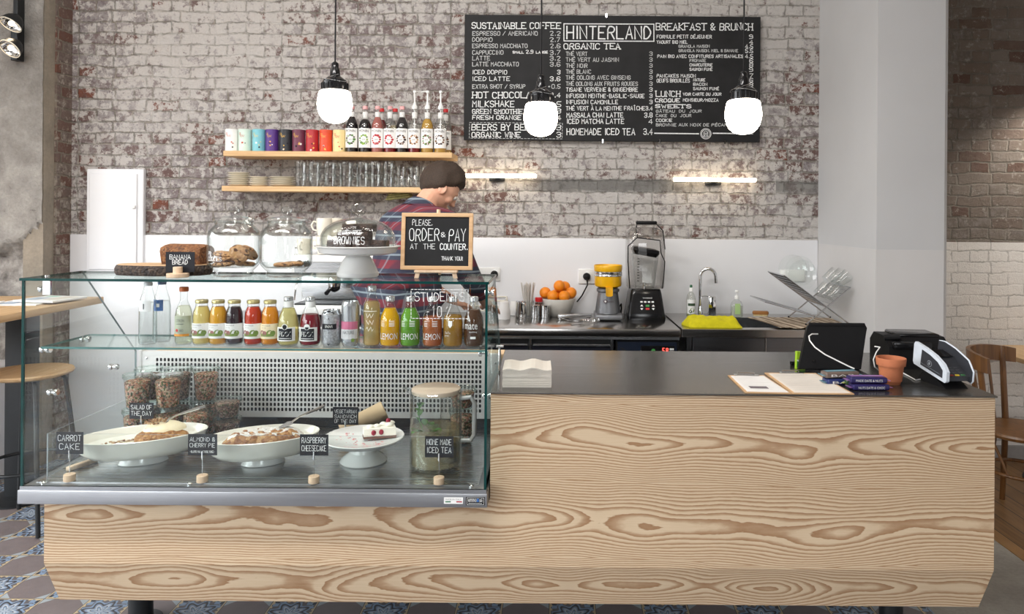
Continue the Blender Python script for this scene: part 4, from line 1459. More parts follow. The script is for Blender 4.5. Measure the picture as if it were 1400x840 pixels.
# syrup bottles
def syrup(x, y, z, liq, fruit, level, pump, lab, capc=None, turn=0.0):
    t = thing('syrup_bottle', lab, 'bottle', (x, y, z), group='syrup bottles on the upper shelf')
    r = .0375
    prof = [(0, .002), (r * .9, 0), (r, .006), (r, .150), (r * .97, .168), (r * .80, .190), (r * .52, .214), (.0145, .236), (.0135, .262), (.0150, .264), (.0150, .272), (.0130, .273)]
    MB().lathe(prof, 24).build('glass', M['bottle_glass'], t)
    rr = [(0, .004)]
    for q, zz in prof[1:]:
        if zz < level:
            rr.append((q - .0016, max(zz, .004)))
        else:
            rr += [(max(.004, q - .003), level), (0, level)]
            break
    MB().lathe(rr, 24).build('syrup', liq, t)
    b = MB()
    band(b, r + .0012, .030, .148, 1.25, 0)
    f = bent(r + .0016)
    printed(b, 'MONIN', f, -.030, .030, .124, .139, 1)
    rnd = random.Random(lab)
    for k in range(11):
        an = 2 * PI * k / 11
        u, v, q = .024 * math.cos(an) + rnd.uniform(-.003, .003), .080 + .026 * math.sin(an), rnd.uniform(.006, .0105)
        fl = lifted(f)
        b.add([fl(u + q * math.cos(j * PI / 4), v + q * .8 * math.sin(j * PI / 4)) for j in range(8)], [tuple(range(8))], 2 + (k % 2))
    printed(b, 'SIROP', f, -.010, .010, .076, .083, 1)
    b.build('label', [M['white_print'], M['card'], fruit[0], fruit[1]], t, ang=0, recalc=False)
    b = MB()
    band(b, .0165, .212, .250, 2.6, 0)
    b.build('neck_label', M['paper'], t, ang=0)
    if pump:
        b = MB().lathe([(0, .270), (.017, .270), (.017, .288), (.011, .296), (.007, .312), (.005, .314), (.005, .372), (0, .372)], 16)
        b.cyl((0, 0, .036), (0, 0, .270), .0035, n=8)
        b.lathe([(0, .370), (.010, .370), (.012, .376), (.010, .384), (0, .386)], 14)
        ca, sa = math.cos(pump), math.sin(pump)
        b.tube([(0, 0, .379), (.022 * ca, .022 * sa, .380), (.040 * ca, .040 * sa, .376)], .0042, 8)
        b.build('pump', M['porcelain'], t)
    else:
        MB().lathe([(0, .266), (.0155, .266), (.0158, .270), (.0158, .284), (.013, .287), (0, .287)], 18).build('cap', capc or M['paper'], t)
    return t


dk = liquid('dark_syrup', (.012, .008, .010), .05)
rd = liquid('red_syrup', srgb(120, 24, 34), .15)
rs = liquid('pale_rose_syrup', srgb(196, 120, 112), .35)
gd = liquid('golden_syrup', srgb(214, 170, 84), .35)
pl = liquid('pale_syrup', srgb(226, 212, 176), .5)
fr = {k: P('print_' + k, srgb(*v), .5) for k, v in {'green': (88, 130, 66), 'lime': (140, 176, 66), 'red': (178, 40, 52), 'dark': (60, 44, 46), 'tan': (186, 142, 96), 'brown': (112, 76, 48)}.items()}
ysy = 4.47
capr = P('rosy_cap', srgb(226, 170, 170), .4)
SY = [(481, dk, ('green', 'dark'), .24, 0, 'dark syrup bottle half hidden behind the lit pendant lamp'),
      (499, dk, ('lime', 'green'), .205, 0, 'dark syrup bottle with lime green leaves on its label'),
      (516, rs, ('red', 'red'), .235, 0, 'rosy syrup bottle with a red melon slice on its label'),
      (533, rd, ('red', 'red'), .060, 0, 'nearly empty syrup bottle with red berries on its label'),
      (549.5, dk, ('dark', 'brown'), .235, 0, 'dark full syrup bottle with blackberries on its label'),
      (566.5, rd, ('tan', 'brown'), .045, .9, 'nearly empty clear syrup bottle with straight white pump'),
      (584, gd, ('green', 'brown'), .210, 3.0, 'golden syrup bottle with white pump turned sideways'),
      (602, gd, ('brown', 'dark'), .040, 1.9, 'clear syrup bottle with white pump at the shelf end')]
for px, lq, fc, lv, pm, lab in SY:
    syrup(pt(px, 206, ysy).x, ysy, ZS1, lq, (fr[fc[0]], fr[fc[1]]), lv, pm, lab, capr)
for px, lq, fc, lv, lab in ((521.5, rd, ('red', 'dark'), .22, 'red syrup bottle in the back row behind the melon syrup'), (540, pl, ('tan', 'dark'), .18, 'pale syrup bottle in the back row behind the berry syrup'), (609, gd, ('dark', 'brown'), .15, 'syrup bottle in the back row behind the last pump')):
    syrup(pt(px, 206, 4.57).x, 4.57, ZS1, lq, (fr[fc[0]], fr[fc[1]]), lv, 0, lab, M['red'])

# plates on the lower shelf
def plate_mesh(r):
    return [(0, .004), (r * .55, .004), (r * .60, .006), (r * .97, .013), (r, .0145), (r * .985, .0158), (r * .93, .0145), (r * .60, .0085), (0, .0075)]


for si, (px, r, n, lab) in enumerate(((326.5, .066, 7, 'tall left stack'), (354, .056, 5, 'small middle stack'), (386.5, .079, 5, 'wide right stack'))):
    x = pt(px, 254, 4.48).x
    p0 = None
    for k in range(n):
        z = ZS2 + k * .0122 - .004
        place = 'bottom plate' if k == 0 else ('top plate' if k == n - 1 else None)
        lb = f'cream {place} of the {lab} on the lower shelf' if place else f'cream plate inside the {lab} on the lower shelf'
        if p0 is None:
            p0 = MB().lathe(plate_mesh(r), 36).build('plate', M['cream'])
            tag(p0, lb, 'plate', 'plates on the lower shelf, ' + lab)
            p0.location = (x, 4.48, z)
        else:
            o = p0.copy()
            COL.objects.link(o)
            o.location = (x + random.uniform(-.002, .002), 4.48, z)
            o['label'] = lb

# drinking glasses, upside down pairs
def tumbler_prof(r, h):
    o = [(r * .80, 0), (r * .84, .001), (r * .86, h * .30), (r, h * .72), (r, h - .001), (r - .0015, h)]
    return [(0, .002)] + o + [(r - .003, h - .002), (r * .95, h * .72), (r * .80, h * .30), (r * .74, .008), (0, .008)]


gl = MB().lathe(tumbler_prof(.036, .082), 14).build('drinking_glass', M['tumbler'])
gt = MB().lathe([(0, .002), (.028, 0), (.029, .004), (.033, .130), (.0335, .131), (.0325, .130), (.0275, .010), (0, .008)], 14).build('drinking_glass', M['tumbler'])
spots = []
for k, px in enumerate((411, 430, 451, 474, 496, 513, 531)):
    spots.append((px, 4.45, 0, 2, 's'))
for px in (420, 441, 462, 485, 505, 522):
    spots.append((px, 4.55, 0, 2, 's'))
for px in (548, 566, 583, 600):
    spots.append((px, 4.45, 0, 1, 't'))
for px in (541, 558, 575, 592):
    spots.append((px, 4.55, 0, 1, 't'))
used = set()
for px, Y, _, n, kind in spots:
    src = gl if kind == 's' else gt
    x = pt(px, 254, Y).x
    for k in range(n):
        if src.name not in used:
            o = src
            used.add(src.name)
        else:
            o = src.copy()
            COL.objects.link(o)
        o.location = (x, Y, ZS2 + k * .0715)
        row = 'front' if Y < 4.5 else 'back'
        if kind == 't':
            tag(o, f'tall clear drinking glass in the {row} row of the lower shelf', 'glass', f'tall glasses, {row} row of the lower shelf')
        else:
            lv = 'lower' if k == 0 else 'upper'
            tag(o, f'clear tumbler, {lv} one of a stacked pair, {row} row on the lower shelf', 'glass', f'{lv} tumblers, {row} row of the lower shelf')

# ------------------------------------------------------------------ drinks on the glass shelf
GB = M['bottle_glass']


def drink(name, label, px, Y, prof, liq, level, cap, group='drinks on the glass shelf', seg=24):
    x = pt(px, 472, Y).x
    t = thing(name, label, 'bottle', (x, Y, ZS), group=group)
    MB().lathe([(0, .003), (prof[0][0] * .9, 0)] + prof, seg).build('glass', GB, t)
    if liq:
        rr = [(0, .0045), (prof[0][0] * .86, .0045)]
        last = None
        for q, z in prof:
            if z < level:
                rr.append((q - .0014, max(z, .006)))
            else:
                if last:
                    q2 = last[0] + (q - last[0]) * (level - last[1]) / max(1e-6, z - last[1])
                else:
                    q2 = q
                rr += [(q2 - .0014, level), (0, level)]
                break
            last = (q, z)
        MB().lathe(rr, seg).build('drink', liq, t)
    r, z0, z1, mt = cap
    MB().lathe([(r - .001, z0), (r, z0 + .001), (r + .0004, z1 - .003), (r - .0015, z1), (0, z1)], 22).build('cap', mt, t)
    return t


def label(t, r, z0, z1, half, mats, deco, name='label', a=0.0):
    b = MB()
    band(b, r + .0008, z0, z1, half, 0, a)
    deco(b, bent(r + .0014, 0, a))
    return b.build(name, mats, t, ang=0, recalc=False)


def blob(b, f, u, v, q, m, n=9, sy=1.0):
    f = lifted(f)
    b.add([f(u + q * math.cos(2 * PI * j / n), v + q * sy * math.sin(2 * PI * j / n)) for j in range(n)], [tuple(range(n))], m)


def rect(b, f, u0, u1, v0, v1, m, n=6):
    f = lifted(f)
    for k in range(n):
        a_, c_ = u0 + (u1 - u0) * k / n, u0 + (u1 - u0) * (k + 1) / n
        b.add([f(a_, v0), f(c_, v0), f(c_, v1), f(a_, v1)], [(0, 1, 2, 3)], m)


YD = 2.468
CAPW = P('white_cap', srgb(232, 234, 236), .4)
CAPB = P('dark_blue_cap', srgb(60, 88, 130), .4)
CAPO = P('orange_cap', srgb(206, 104, 44), .4)
CAPG = P('gold_cap', srgb(190, 176, 124), .3, .6)
CAPS = P('silver_cap', srgb(200, 202, 204), .25, .8)
PG = P('label_green', srgb(122, 148, 66), .55, var=.2, vs=80)
PB_ = P('label_berry', srgb(150, 96, 92), .55, var=.3, vs=80)
PS = P('label_sky', srgb(196, 214, 222), .55)
PT = P('label_text_grey', srgb(92, 96, 100), .5)
LG = P('label_sage', srgb(176, 182, 160), .55)
LO = P('label_orange', srgb(226, 150, 44), .55)

# water bottles
wp = [(.027, .004), (.028, .012), (.0275, .12), (.024, .150), (.0145, .182), (.0125, .196), (.0125, .203)]
t = drink('water_bottle', 'clear water bottle with white cap, beside the left end of the glass shelf', 202, YD, wp, M['clear_water'], .14, (.0135, .196, .208, CAPW))
label(t, .0268, .112, .148, .8, [CAPW, PT], lambda b, f: [rect(b, f, -.002, .002, .120, .138, 1, 2)])
t = drink('water_bottle', 'clear water bottle with dark cap and round blue label', 221, 2.516, wp, M['clear_water'], .14, (.0135, .196, .207, CAPB))
label(t, .0268, .108, .146, .62, [M['blue'], M['white_print']], lambda b, f: [rect(b, f, -.006, .006, .121, .133, 1, 3)])
# orange capped soda
op = [(.0255, .004), (.027, .012), (.027, .098), (.0235, .118), (.0135, .142), (.0115, .150), (.0115, .178), (.0125, .180)]
t = drink('soda_bottle', 'clear soda bottle with orange cap and sage green label', 251, YD, op, thin_glass('pale_soda', (.93, .94, .84), (.72, .72, .55), .4), .13, (.0145, .178, .193, CAPO))
label(t, .027, .030, .098, 1.35, [LG, PT, LO, M['red']], lambda b, f: [rect(b, f, -.030, .030, .030, .038, 2), printed(b, 'CITRON', f, -.014, .014, .078, .087, 1), rect(b, f, -.012, .012, .070, .072, 1, 3), blob(b, f, -.010, .050, .005, 3), printed(b, 'BIO', f, .0, .012, .046, .054, 1)])

# juices: squat bottles with gold lids
jp = [(.0265, .004), (.0290, .012), (.0290, .072), (.0275, .080), (.0285, .088), (.0265, .110), (.0195, .128), (.0185, .140)]


def juice_deco(b, f):
    rect(b, f, -.024, .024, .032, .041, 2)
    for u, q, m in ((-.018, .010, 3), (-.008, .008, 3), (.010, .011, 2), (.020, .009, 2)):
        blob(b, f, u, .043, q, m)
    printed(b, 'BIOLOGIQUE', f, -.018, .012, .066, .0705, 1)
    printed(b, 'pur jus', f, -.018, -.002, .059, .063, 1)


for px, nm, col, cl in ((275.5, 'pale yellow', (244, 222, 140), .38), (298, 'amber yellow', (244, 184, 60), .38), (320, 'dark purple', (44, 26, 36), .03), (346, 'red', (214, 66, 32), .35), (369, 'bright orange', (246, 160, 30), .38)):
    t = drink('juice_bottle', nm + ' juice bottle with gold lid and fruit label', px, YD, jp, liquid('juice_' + nm.replace(' ', '_'), srgb(*col), cl), .128, (.0205, .139, .151, CAPG), group='juices on the glass shelf')
    label(t, .029, .024, .074, 1.5, [M['white_print'] if nm != 'bright orange' else P('label_cream', srgb(240, 226, 190), .5), PT, PG, PB_], juice_deco)

# two lemonades with arched shoulders
fp = [(.031, .004), (.0345, .014), (.0345, .070), (.031, .094), (.020, .124), (.0145, .136), (.0135, .146), (.0150, .150)]


def fizz_deco(b, f):
    rect(b, f, -.024, .024, .022, .060, 1)
    printed(b, 'FIZZ', f, -.021, .021, .034, .050, 0)
    rect(b, f, -.021, .021, .026, .028, 0)
    blob(b, f, 0, .066, .010, 0, 12)
    blob(b, f, 0, .066, .0075, 1, 12)


for px, nm, col, cl in ((394, 'pale yellow', (232, 222, 156), .6), (424, 'dark red', (140, 22, 44), .3)):
    t = drink('lemonade_bottle', nm + ' sparkling lemonade bottle with black and white label', px, YD, fp, liquid('fizz_' + nm.replace(' ', '_'), srgb(*col), cl), .125 if px < 400 else .105, (.0150, .149, .163, CAPS), group='sparkling lemonades on the glass shelf')
    label(t, .0345, .018, .064, 1.0, [M['white_print'], M['card']], fizz_deco)
    o = MB()
    band(o, .0165, .128, .148, 2.4, 0)
    o.build('neck_label', M['white_print'], t, ang=0)

# cans
def can(px, r, h, lab, mats, deco):
    t = thing('drink_can', lab, 'can', (pt(px, 472, YD).x, YD, ZS), group='cans on the glass shelf')
    MB().lathe([(0, .004), (r * .72, .001), (r * .78, 0), (r * .97, .010), (r, .014), (r, h - .014)], 28).build('body', mats[0], t)
    MB().lathe([(r, h - .0142), (r * .86, h - .003), (r * .86, h), (r * .80, h), (r * .78, h - .005), (0, h - .005)], 28).build('lid', CAPS, t)
    b = MB()
    deco(b, bent(r + .0006))
    b.build('print', mats[1:], t, ang=0, recalc=False)


def can1(b, f):
    for v in (.026, .074, .113):
        b.add([f(-.020, v), f(0, v - .022), f(.020, v), f(0, v + .022 if v < .1 else v + .008)], [(0, 1, 2, 3)], 0)
    rect(b, f, -.026, .026, .058, .076, 0)
    printed(b, 'INVI', f, -.012, .012, .063, .072, 1)


def can2(b, f):
    rect(b, f, -.034, .034, .058, .084, 0)
    rect(b, f, -.034, .034, .026, .058, 1)
    printed(b, 'NATURE', f, -.020, .020, .042, .054, 2)
    blob(b, f, .016, .022, .006, 3)


can(453, .0325, .120, 'black and silver drink can with diamond pattern', [P('can_silver_speckle', srgb(186, 188, 192), .3, .6, var=.35, vs=160), M['card'], M['white_print']], can1)
can(479, .0300, .150, 'tall silver drink can with pink band', [P('can_silver', srgb(196, 198, 202), .22, .8), P('can_pink', srgb(196, 110, 140), .4), P('can_pale', srgb(220, 220, 222), .4), PT, PG], can2)

# slim golden cordial bottle
gp = [(.0265, .004), (.0285, .012), (.0270, .060), (.0285, .110), (.0270, .140), (.0150, .166), (.0125, .176), (.0125, .186)]
t = drink('cordial_bottle', 'slim golden drink bottle with fancy white script', 508, YD, gp, liquid('cordial', srgb(236, 214, 150), .68), .150, (.0140, .184, .202, CAPS))
b = MB()
f = bent(.0292)
for k in range(3):
    ribbon(b, [(-.012 + .004 * j, .060 + k * .022 + .008 * math.sin(j * 2.1 + k)) for j in range(7)], f, .0016)
rect(b, f, -.024, .024, .118, .120, 0)
b.build('script', M['white_print'], t, ang=0, recalc=False)

# three fruit lemonades with big white capitals, and two iced teas
lp = [(.031, .004), (.0335, .016), (.0335, .080), (.0310, .102), (.0170, .132), (.0140, .140), (.0135, .152)]
for px, nm, col, cl in ((533, 'bright yellow', (252, 196, 10), .35), (560.5, 'green', (124, 190, 58), .42), (591, 'orange brown', (206, 120, 68), .4)):
    t = drink('lemonade_bottle', nm + ' fruit lemonade bottle with big white capitals', px, YD, lp, liquid('lemonade_' + nm.replace(' ', '_'), srgb(*col), cl), .128 if px < 580 else .100, (.0148, .150, .168, CAPS), group='fruit lemonades on the glass shelf')
    b = MB()
    f = bent(.0342)
    printed(b, 'LEMON', f, -.029, .034, .026, .047)
    for v in (.070, .075, .080, .086):
        rect(b, f, -.026, -.012, v, v + .0018, 0, 2)
        rect(b, f, .004, .022, v, v + .0022, 0, 3)
    b.build('print', M['white_print'], t, ang=0, recalc=False)
t = drink('iced_tea_bottle', 'golden iced tea bottle with white drop emblem', 619, YD, lp, liquid('gold_tea', srgb(204, 158, 66), .55), .105, (.0148, .150, .168, CAPS))
b = MB()
f = bent(.0342)
b.add([f(-.012 + .0, .090), f(.002, .090), f(.002, .074), f(-.005, .066), f(-.012, .074)], [(0, 1, 2, 3, 4)])
printed(b, 'ChariTea', f, -.026, -.004, .046, .054)
printed(b, 'green', f, -.026, -.010, .036, .042)
b.build('print', M['white_print'], t, ang=0, recalc=False)
t = drink('iced_tea_bottle', 'dark brown mate bottle at the shelf end beside the right glass side', 647.5, YD, lp, liquid('mate_brown', srgb(84, 52, 30), .2), .125, (.0148, .150, .168, CAPS))
b = MB()
f = bent(.0342)
printed(b, 'mate', f, -.030, .016, .062, .082)
printed(b, 'sparkling', f, -.012, .014, .050, .056)
rect(b, f, -.008, .010, .030, .038, 0)
b.build('print', M['white_print'], t, ang=0, recalc=False)

# ------------------------------------------------------------------ floor of the case: dishes
def oval(mb, prof, ax, ay, n=56, m=0):
    mb.lathe(prof, n, m, sx=ax, sy=ay)


def lump(mb, cx, cy, cz, rx, ry, rz, m=0, seed=0, amp=.25, n=40, k=16, fr=30.0, flat=.0):
    """a heap of food resting at height cz"""
    start = len(mb.v)
    prof = [(math.cos(PI / 2 * i / k), math.sin(PI / 2 * i / k)) for i in range(k + 1)]
    prof[-1] = (0, 1)
    prof = [(0, 0)] + prof
    mb.lathe(prof, n, m)
    for i in range(start, len(mb.v)):
        x, y, z = mb.v[i]
        z = min(z, 1 - flat) if flat else z
        q = 1 + amp * noise.noise((x * rx * fr + seed, y * ry * fr, z * rz * fr + 3 * seed))
        mb.v[i] = (cx + x * rx * q, cy + y * ry * q, cz + max(0, z) * rz * q)


def footed_dish(lab, px, Y, rot, L=.205, W=.113, hh=.100):
    x = xat(px, Y, ZF)
    t = thing('footed_dish', lab, 'serving dish', (x, Y, ZF), rot, group='oval footed dishes in the case')
    b = MB()
    oval(b, [(0, .004), (.40, 0), (.42, .003), (.38, .016), (.36, .028), (0, .03)], L * .92, W)
    b.build('foot', M['porcelain'], t)
    b = MB()
    oval(b, [(0, .026), (.55, .028), (.80, .036), (.93, .056), (.985, hh - .004), (1.0, hh), (.985, hh + .002), (.96, hh - .002), (.91, .074), (.78, .061), (.5, .055), (0, .054)], L, W)
    b.build('bowl', P('cream_porcelain', srgb(242, 240, 230), .14, var=.012, coat=.3), t)
    return t


def in_(t, d=(0, 0, 0)):
    return t.location + Matrix.Rotation(t.rotation_euler.z, 4, 'Z') @ Vector(d)


RD = .42
d1 = footed_dish('oval white footed dish of carrot cake, nearest the left glass side', 196, 2.556, RD)
d2 = footed_dish('oval white footed dish holding the sugared almond pie', 360, 2.556, RD - .05, L=.188)
c1 = thing('carrot_cake', 'leftover carrot cake with pale icing and chopped nuts in the left dish', 'cake', in_(d1, (0, 0, .0615)), RD)
b = MB()
lump(b, .055, .0, .0, .090, .060, .060, 0, 3, .16, 44, 16, 30, .15)
b.build('sponge', M['cake'], c1)
b = MB()
lump(b, .064, .010, .042, .070, .046, .030, 0, 5, .12, 40, 12, 34)
b.build('icing', P('cream_icing', srgb(240, 226, 192), .5, var=.05), c1)
b = MB()
random.seed(5)
for k in range(46):
    a_, q = random.uniform(0, 2 * PI), random.random() ** .6
    b.ball((.035 + .034 * q * math.cos(a_), .004 + .026 * q * math.sin(a_), .0735 + random.uniform(-.001, .006)), random.uniform(.003, .006), .004, .003, 6, 4)
for k in range(90):
    a_, q = random.uniform(0, 2 * PI), random.random() ** .5
    b.ball((-.045 + .090 * q * math.cos(a_), .06 * q * math.sin(a_), .006 + random.uniform(0, .004)), random.uniform(.003, .008), .005, .003, 6, 4)
o = b.build('chopped_nuts', M['nuts'], c1)
o['kind'] = 'stuff'
b = MB()
lump(b, -.045, -.004, .0, .078, .048, .012, 0, 9, .3, 40, 8, 40)
b.build('crumbled_icing', M['icing'], c1)


def server(lab, base, rz, pitch, blade=True):
    t = thing('cake_server', lab, 'cake server', base, rz, group='servers in the dishes')
    T = Matrix.Rotation(-pitch, 4, 'Y')
    b = MB()
    b.prism([(-.075, -.001), (-.01, -.021), (.0, -.012), (.0, .012), (-.01, .021), (-.075, .001)], -.0007, .0007, 'z', M=T)
    b.build('blade', M['steel'], t, ang=0)
    b = MB().tube([T @ Vector(p) for p in ((-.004, 0, 0), (.03, 0, .006), (.07, 0, .004), (.125, 0, 0))], [.0032, .0032, .005, .0058], 8)
    b.build('handle', M['chrome'], t)


server('steel cake server stuck in the carrot cake', in_(d1, (.075, .016, .134)), RD + .25, R(14))
pie = thing('almond_pie', 'almond and cherry pie half dusted with powdered sugar', 'pie', in_(d2, (0, 0, .0615)), RD - .05)
b = MB()
lump(b, .0, .0, .0, .135, .068, .068, 0, 13, .13, 56, 18, 44, .30)
b.build('filling', M['pie'], pie)
b = MB()
lump(b, .004, .006, .018, .128, .062, .046, 0, 13, .12, 56, 16, 44, .32)
b.build('sugar_crust', M['sugar'], pie)
b = MB()
b.prism([(-.13, -.036), (-.02, -.070), (.09, -.060), (.130, -.026), (.12, -.018), (0, -.04), (-.11, -.026)], .0, .007, 'z')
b.build('paper_liner', M['kraft'], pie, ang=0)
server('steel cake server leaning on the almond pie', in_(d2, (.095, .035, .125)), RD + .30, R(17))

# round stand with the last slice of cheesecake
xs = xat(497, 2.585, ZF)
cs = thing('cake_stand', 'low round white cake stand with crumbs, at the raspberry cheesecake sign', 'cake stand', (xs, 2.585, ZF))
MB().lathe([(0, .003), (.080, 0), (.082, .004), (.072, .016), (.046, .034), (.042, .050), (.060, .056), (0, .056)], 44).build('foot', M['porcelain'], cs)
MB().lathe([(0, .055), (.070, .056), (.125, .072), (.139, .084), (.141, .087), (.138, .089), (.122, .082), (.06, .076), (0, .075)], 56).build('plate', M['porcelain'], cs)
b = MB()
random.seed(8)
for k in range(60):
    a_, q = random.uniform(0, 2 * PI), random.random() ** .6 * .10
    zz = .0762 + max(0, q - .06) * .11
    b.ball((q * math.cos(a_) - .01, q * math.sin(a_) - .015, zz), random.uniform(.0015, .006), random.uniform(.0015, .004), .0012, 6, 4)
o = b.build('crumbs', P('pink_crumbs', srgb(206, 130, 132), .6, var=.3, vs=90), cs)
o['kind'] = 'stuff'
sl = thing('cheesecake_slice', 'last slice of raspberry cheesecake on the low round stand', 'cake', (xs + .055, 2.600, ZF + .0835), .35)
tri = [(-.060, -.022), (.052, -.034), (.052, .034), (-.060, .016)]
MB().prism(tri, 0, .008, 'z').build('biscuit_base', P('biscuit_base', srgb(112, 76, 64), .8, var=.2, vs=120), sl, ang=0)
b = MB()
b.prism([(u * .98, v * .95) for u, v in tri], .0075, .034, 'z')
b.build('cream', M['cheesecake'], sl, ang=0)
b = MB()
for u, v, z in ((.03, -.004, .040), (.012, .014, .038), (-.012, .002, .036), (-.035, 0, .036), (.04, .018, .039)):
    b.ball((u, v, z), .014, .012, .008, 12, 8)
b.build('whipped_cream', M['cheesecake'], sl)
for u, v, z in ((.028, .004, .051), (.0, -.0285, .022), (-.026, -.026, .021)):
    b = MB().ball((u, v, z), .0085, .0075, .0095, 12, 9)
    b.build('raspberry', M['berry'], sl)

# wrapped sandwich
xk, yk = xat(497, 2.845, .70), 2.845
t = thing('sandwich', 'kraft paper wrapped sandwich behind the vegetarian sandwich sign', 'sandwich', (xk, yk, ZF), .35)
b = MB().lathe([(0, -.09), (.030, -.09), (.034, -.075), (.036, .0), (.036, .085), (.033, .088)], 28, 0, Matrix.Translation((0, 0, .069)) @ Matrix.Rotation(PI / 2 - R(24), 4, 'Y'))
b.warp(lambda p: p + Vector((0, .002 * noise.noise((p.x * 50, p.y * 50, p.z * 60)), max(0, .002 * noise.noise((p.x * 40, p.z * 60, 7))))))
b.build('paper_wrap', M['kraft'], t)
MB().ball((0, 0, -.078), .029, .029, .018, 16, 10, 0, Matrix.Translation((0, 0, .069)) @ Matrix.Rotation(PI / 2 - R(24), 4, 'Y')).build('bread', M['bread_in'], t)

# jug of iced tea
xj, yj = xat(596, 2.54, .80), 2.54
t = thing('tea_jug', 'tall clear jug of iced tea with mint and pale round lid', 'jug', (xj, yj, ZF))
RJ = .089
MB().lathe([(0, .006), (RJ - .006, 0), (RJ, .006), (RJ, .262), (RJ - .003, .266), (RJ - .004, .262), (RJ - .004, .012), (0, .012)], 40).build('glass', M['jar_glass'], t)
MB().lathe([(0, .0135), (RJ - .0055, .0135), (RJ - .0055, .136), (0, .136)], 36).build('iced_tea', liquid('iced_tea', srgb(222, 208, 172), .76), t)
MB().lathe([(0, .256), (RJ - .005, .256), (RJ - .005, .270), (RJ - .010, .273), (0, .273)], 36).build('lid', M['jug_lid'], t)
MB().lathe([(.030, .016), (.030, .256)], 24, 0, Matrix.Translation((.045, .0, 0))).build('infuser_tube', M['smoke_glass'], t)
MB().lathe([(0, .016), (.027, .016), (.027, .075), (0, .075)], 20, 0, Matrix.Translation((.045, 0, 0))).build('tea_leaves', crumbs('tea_leaves', [(0, srgb(60, 50, 40)), (.5, srgb(86, 74, 54)), (.8, srgb(40, 34, 30))], 140), t)
b = MB().tube([(RJ - .004, 0, .235), (RJ + .030, 0, .240), (RJ + .044, 0, .220), (RJ + .044, 0, .110), (RJ + .032, 0, .090), (RJ - .002, 0, .090)], .0085, 10)
b.build('handle', P('clear_plastic_handle', srgb(206, 206, 204), .25, trans=.5), t)
MB().prism([(-RJ + .004, .245), (-RJ - .026, .272), (-RJ - .012, .268), (-RJ + .004, .262)], -.014, .014, 'y').build('spout', M['jar_glass'], t, ang=0)
b = MB()
random.seed(4)
def leaf(mb, c, L, W, rz, ry, m=0):
    T = Matrix.Translation(c) @ Matrix.Rotation(rz, 4, 'Z') @ Matrix.Rotation(ry, 4, 'Y')
    n = 6
    vs, fs = [], []
    for i in range(n + 1):
        s_ = i / n
        wv = W * math.sin(PI * min(1, s_ * .96 + .04)) ** .8
        zc_ = .15 * L * math.sin(PI * s_)
        vs += [(L * s_, -wv, zc_), (L * s_, 0, zc_ - .15 * wv), (L * s_, wv, zc_)]
    for i in range(n):
        for j in range(2):
            a_ = 3 * i + j
            fs.append((a_, a_ + 1, a_ + 4, a_ + 3))
    mb.add(vs, fs, m, T)
for k in range(16):
    a_ = random.uniform(0, 2 * PI)
    leaf(b, (-.03 + .03 * math.cos(a_), -.01 + .03 * math.sin(a_), random.uniform(.120, .138)), .034, .012, a_, random.uniform(-.5, .3))
for z, a_ in ((.160, -2.4), (.175, 1.2), (.190, -1.9), (.200, .6), (.210, -1.0)):
    leaf(b, (-.058, -.01, z), .030, .011, a_, -.7)
b.tube([(-.04, -.01, .12), (-.056, -.01, .16), (-.058, -.01, .21)], .0018, 6)
b.build('mint_sprig', M['leaf'], t)

# ------------------------------------------------------------------ salads in glass jars
def salad_jar(x, Y, z, lab, tall=True, mat='salad', grp='salad jars in the case'):
    t = thing('salad_jar', lab, 'jar', (x, Y, z), random.uniform(0, 6), group=grp)
    h = .132 if tall else .078
    r = .049 if tall else .050
    b = MB().lathe([(0, .004), (r * .70, 0), (r * .78, .004), (r * .94, h * .80), (r * .98, h - .016), (r * 1.06, h - .014), (r * 1.06, h - .008), (r * .96, h - .007)], 32)
    b.build('glass', M['weck_glass'], t)
    MB().lathe([(r * .88, h - .0065), (r * 1.05, h - .006), (r * 1.06, h - .001), (r * .98, h), (r * .90, h - .0035), (0, h - .003)], 32).build('lid', M['weck_glass'], t)
    s_ = MB().lathe([(0, .006), (r * .66, .006), (r * .74, .010), (r * .92, h * .74), (r * .86, h * .79), (r * .4, h * .82), (0, h * .80)], 36)
    s_.warp(lambda p: p + Vector((p.x, p.y, 0)).normalized() * .0012 * noise.noise((p.x * 120, p.y * 120, p.z * 120)) if p.x or p.y else p)
    o = s_.build('salad', M[mat], t)
    return t


random.seed(12)
JX = lambda px, Y: xat(px, Y, .80)
HJ = .1325
stack = [(187.5, 2.762, 'salad', 'jar stack beside the left glass side'), (229, 2.775, 'salad', 'stack next to the left stack'), (243, 2.887, 'salad_dark', 'stack behind the two front stacks'), (281, 2.895, 'salad', 'stack against the perforated panel')]
for px, Y, mt, lab in stack:
    x = JX(px, Y)
    salad_jar(x, Y, ZF, 'lower salad jar of the ' + lab, True, mt)
    salad_jar(x + .002, Y, ZF + HJ, 'upper salad jar of the ' + lab, True, mt)
x = JX(203, 2.872)
salad_jar(x, 2.872, ZF, 'lower salad jar of the rearmost left stack', True, 'salad_dark')
salad_jar(x, 2.872, ZF + HJ, 'upper salad jar of the rearmost left stack', True, 'salad_dark')
salad_jar(JX(268, 2.785), 2.785, ZF, 'single tall salad jar in front, right of the salad sign', True, 'salad')
x = JX(311, 2.84)
salad_jar(x, 2.84, ZF, 'lower small salad jar of the low pair at the panel', False, 'salad_dark')
salad_jar(x, 2.84, ZF + .0785, 'upper small salad jar of the low pair at the panel', False, 'salad_dark')
x = JX(632, 2.80)
salad_jar(x, 2.80, ZF, 'lower salad jar half hidden behind the tea jug', True, 'salad')
salad_jar(x, 2.80, ZF + HJ, 'upper salad jar half hidden behind the tea jug', False, 'salad')

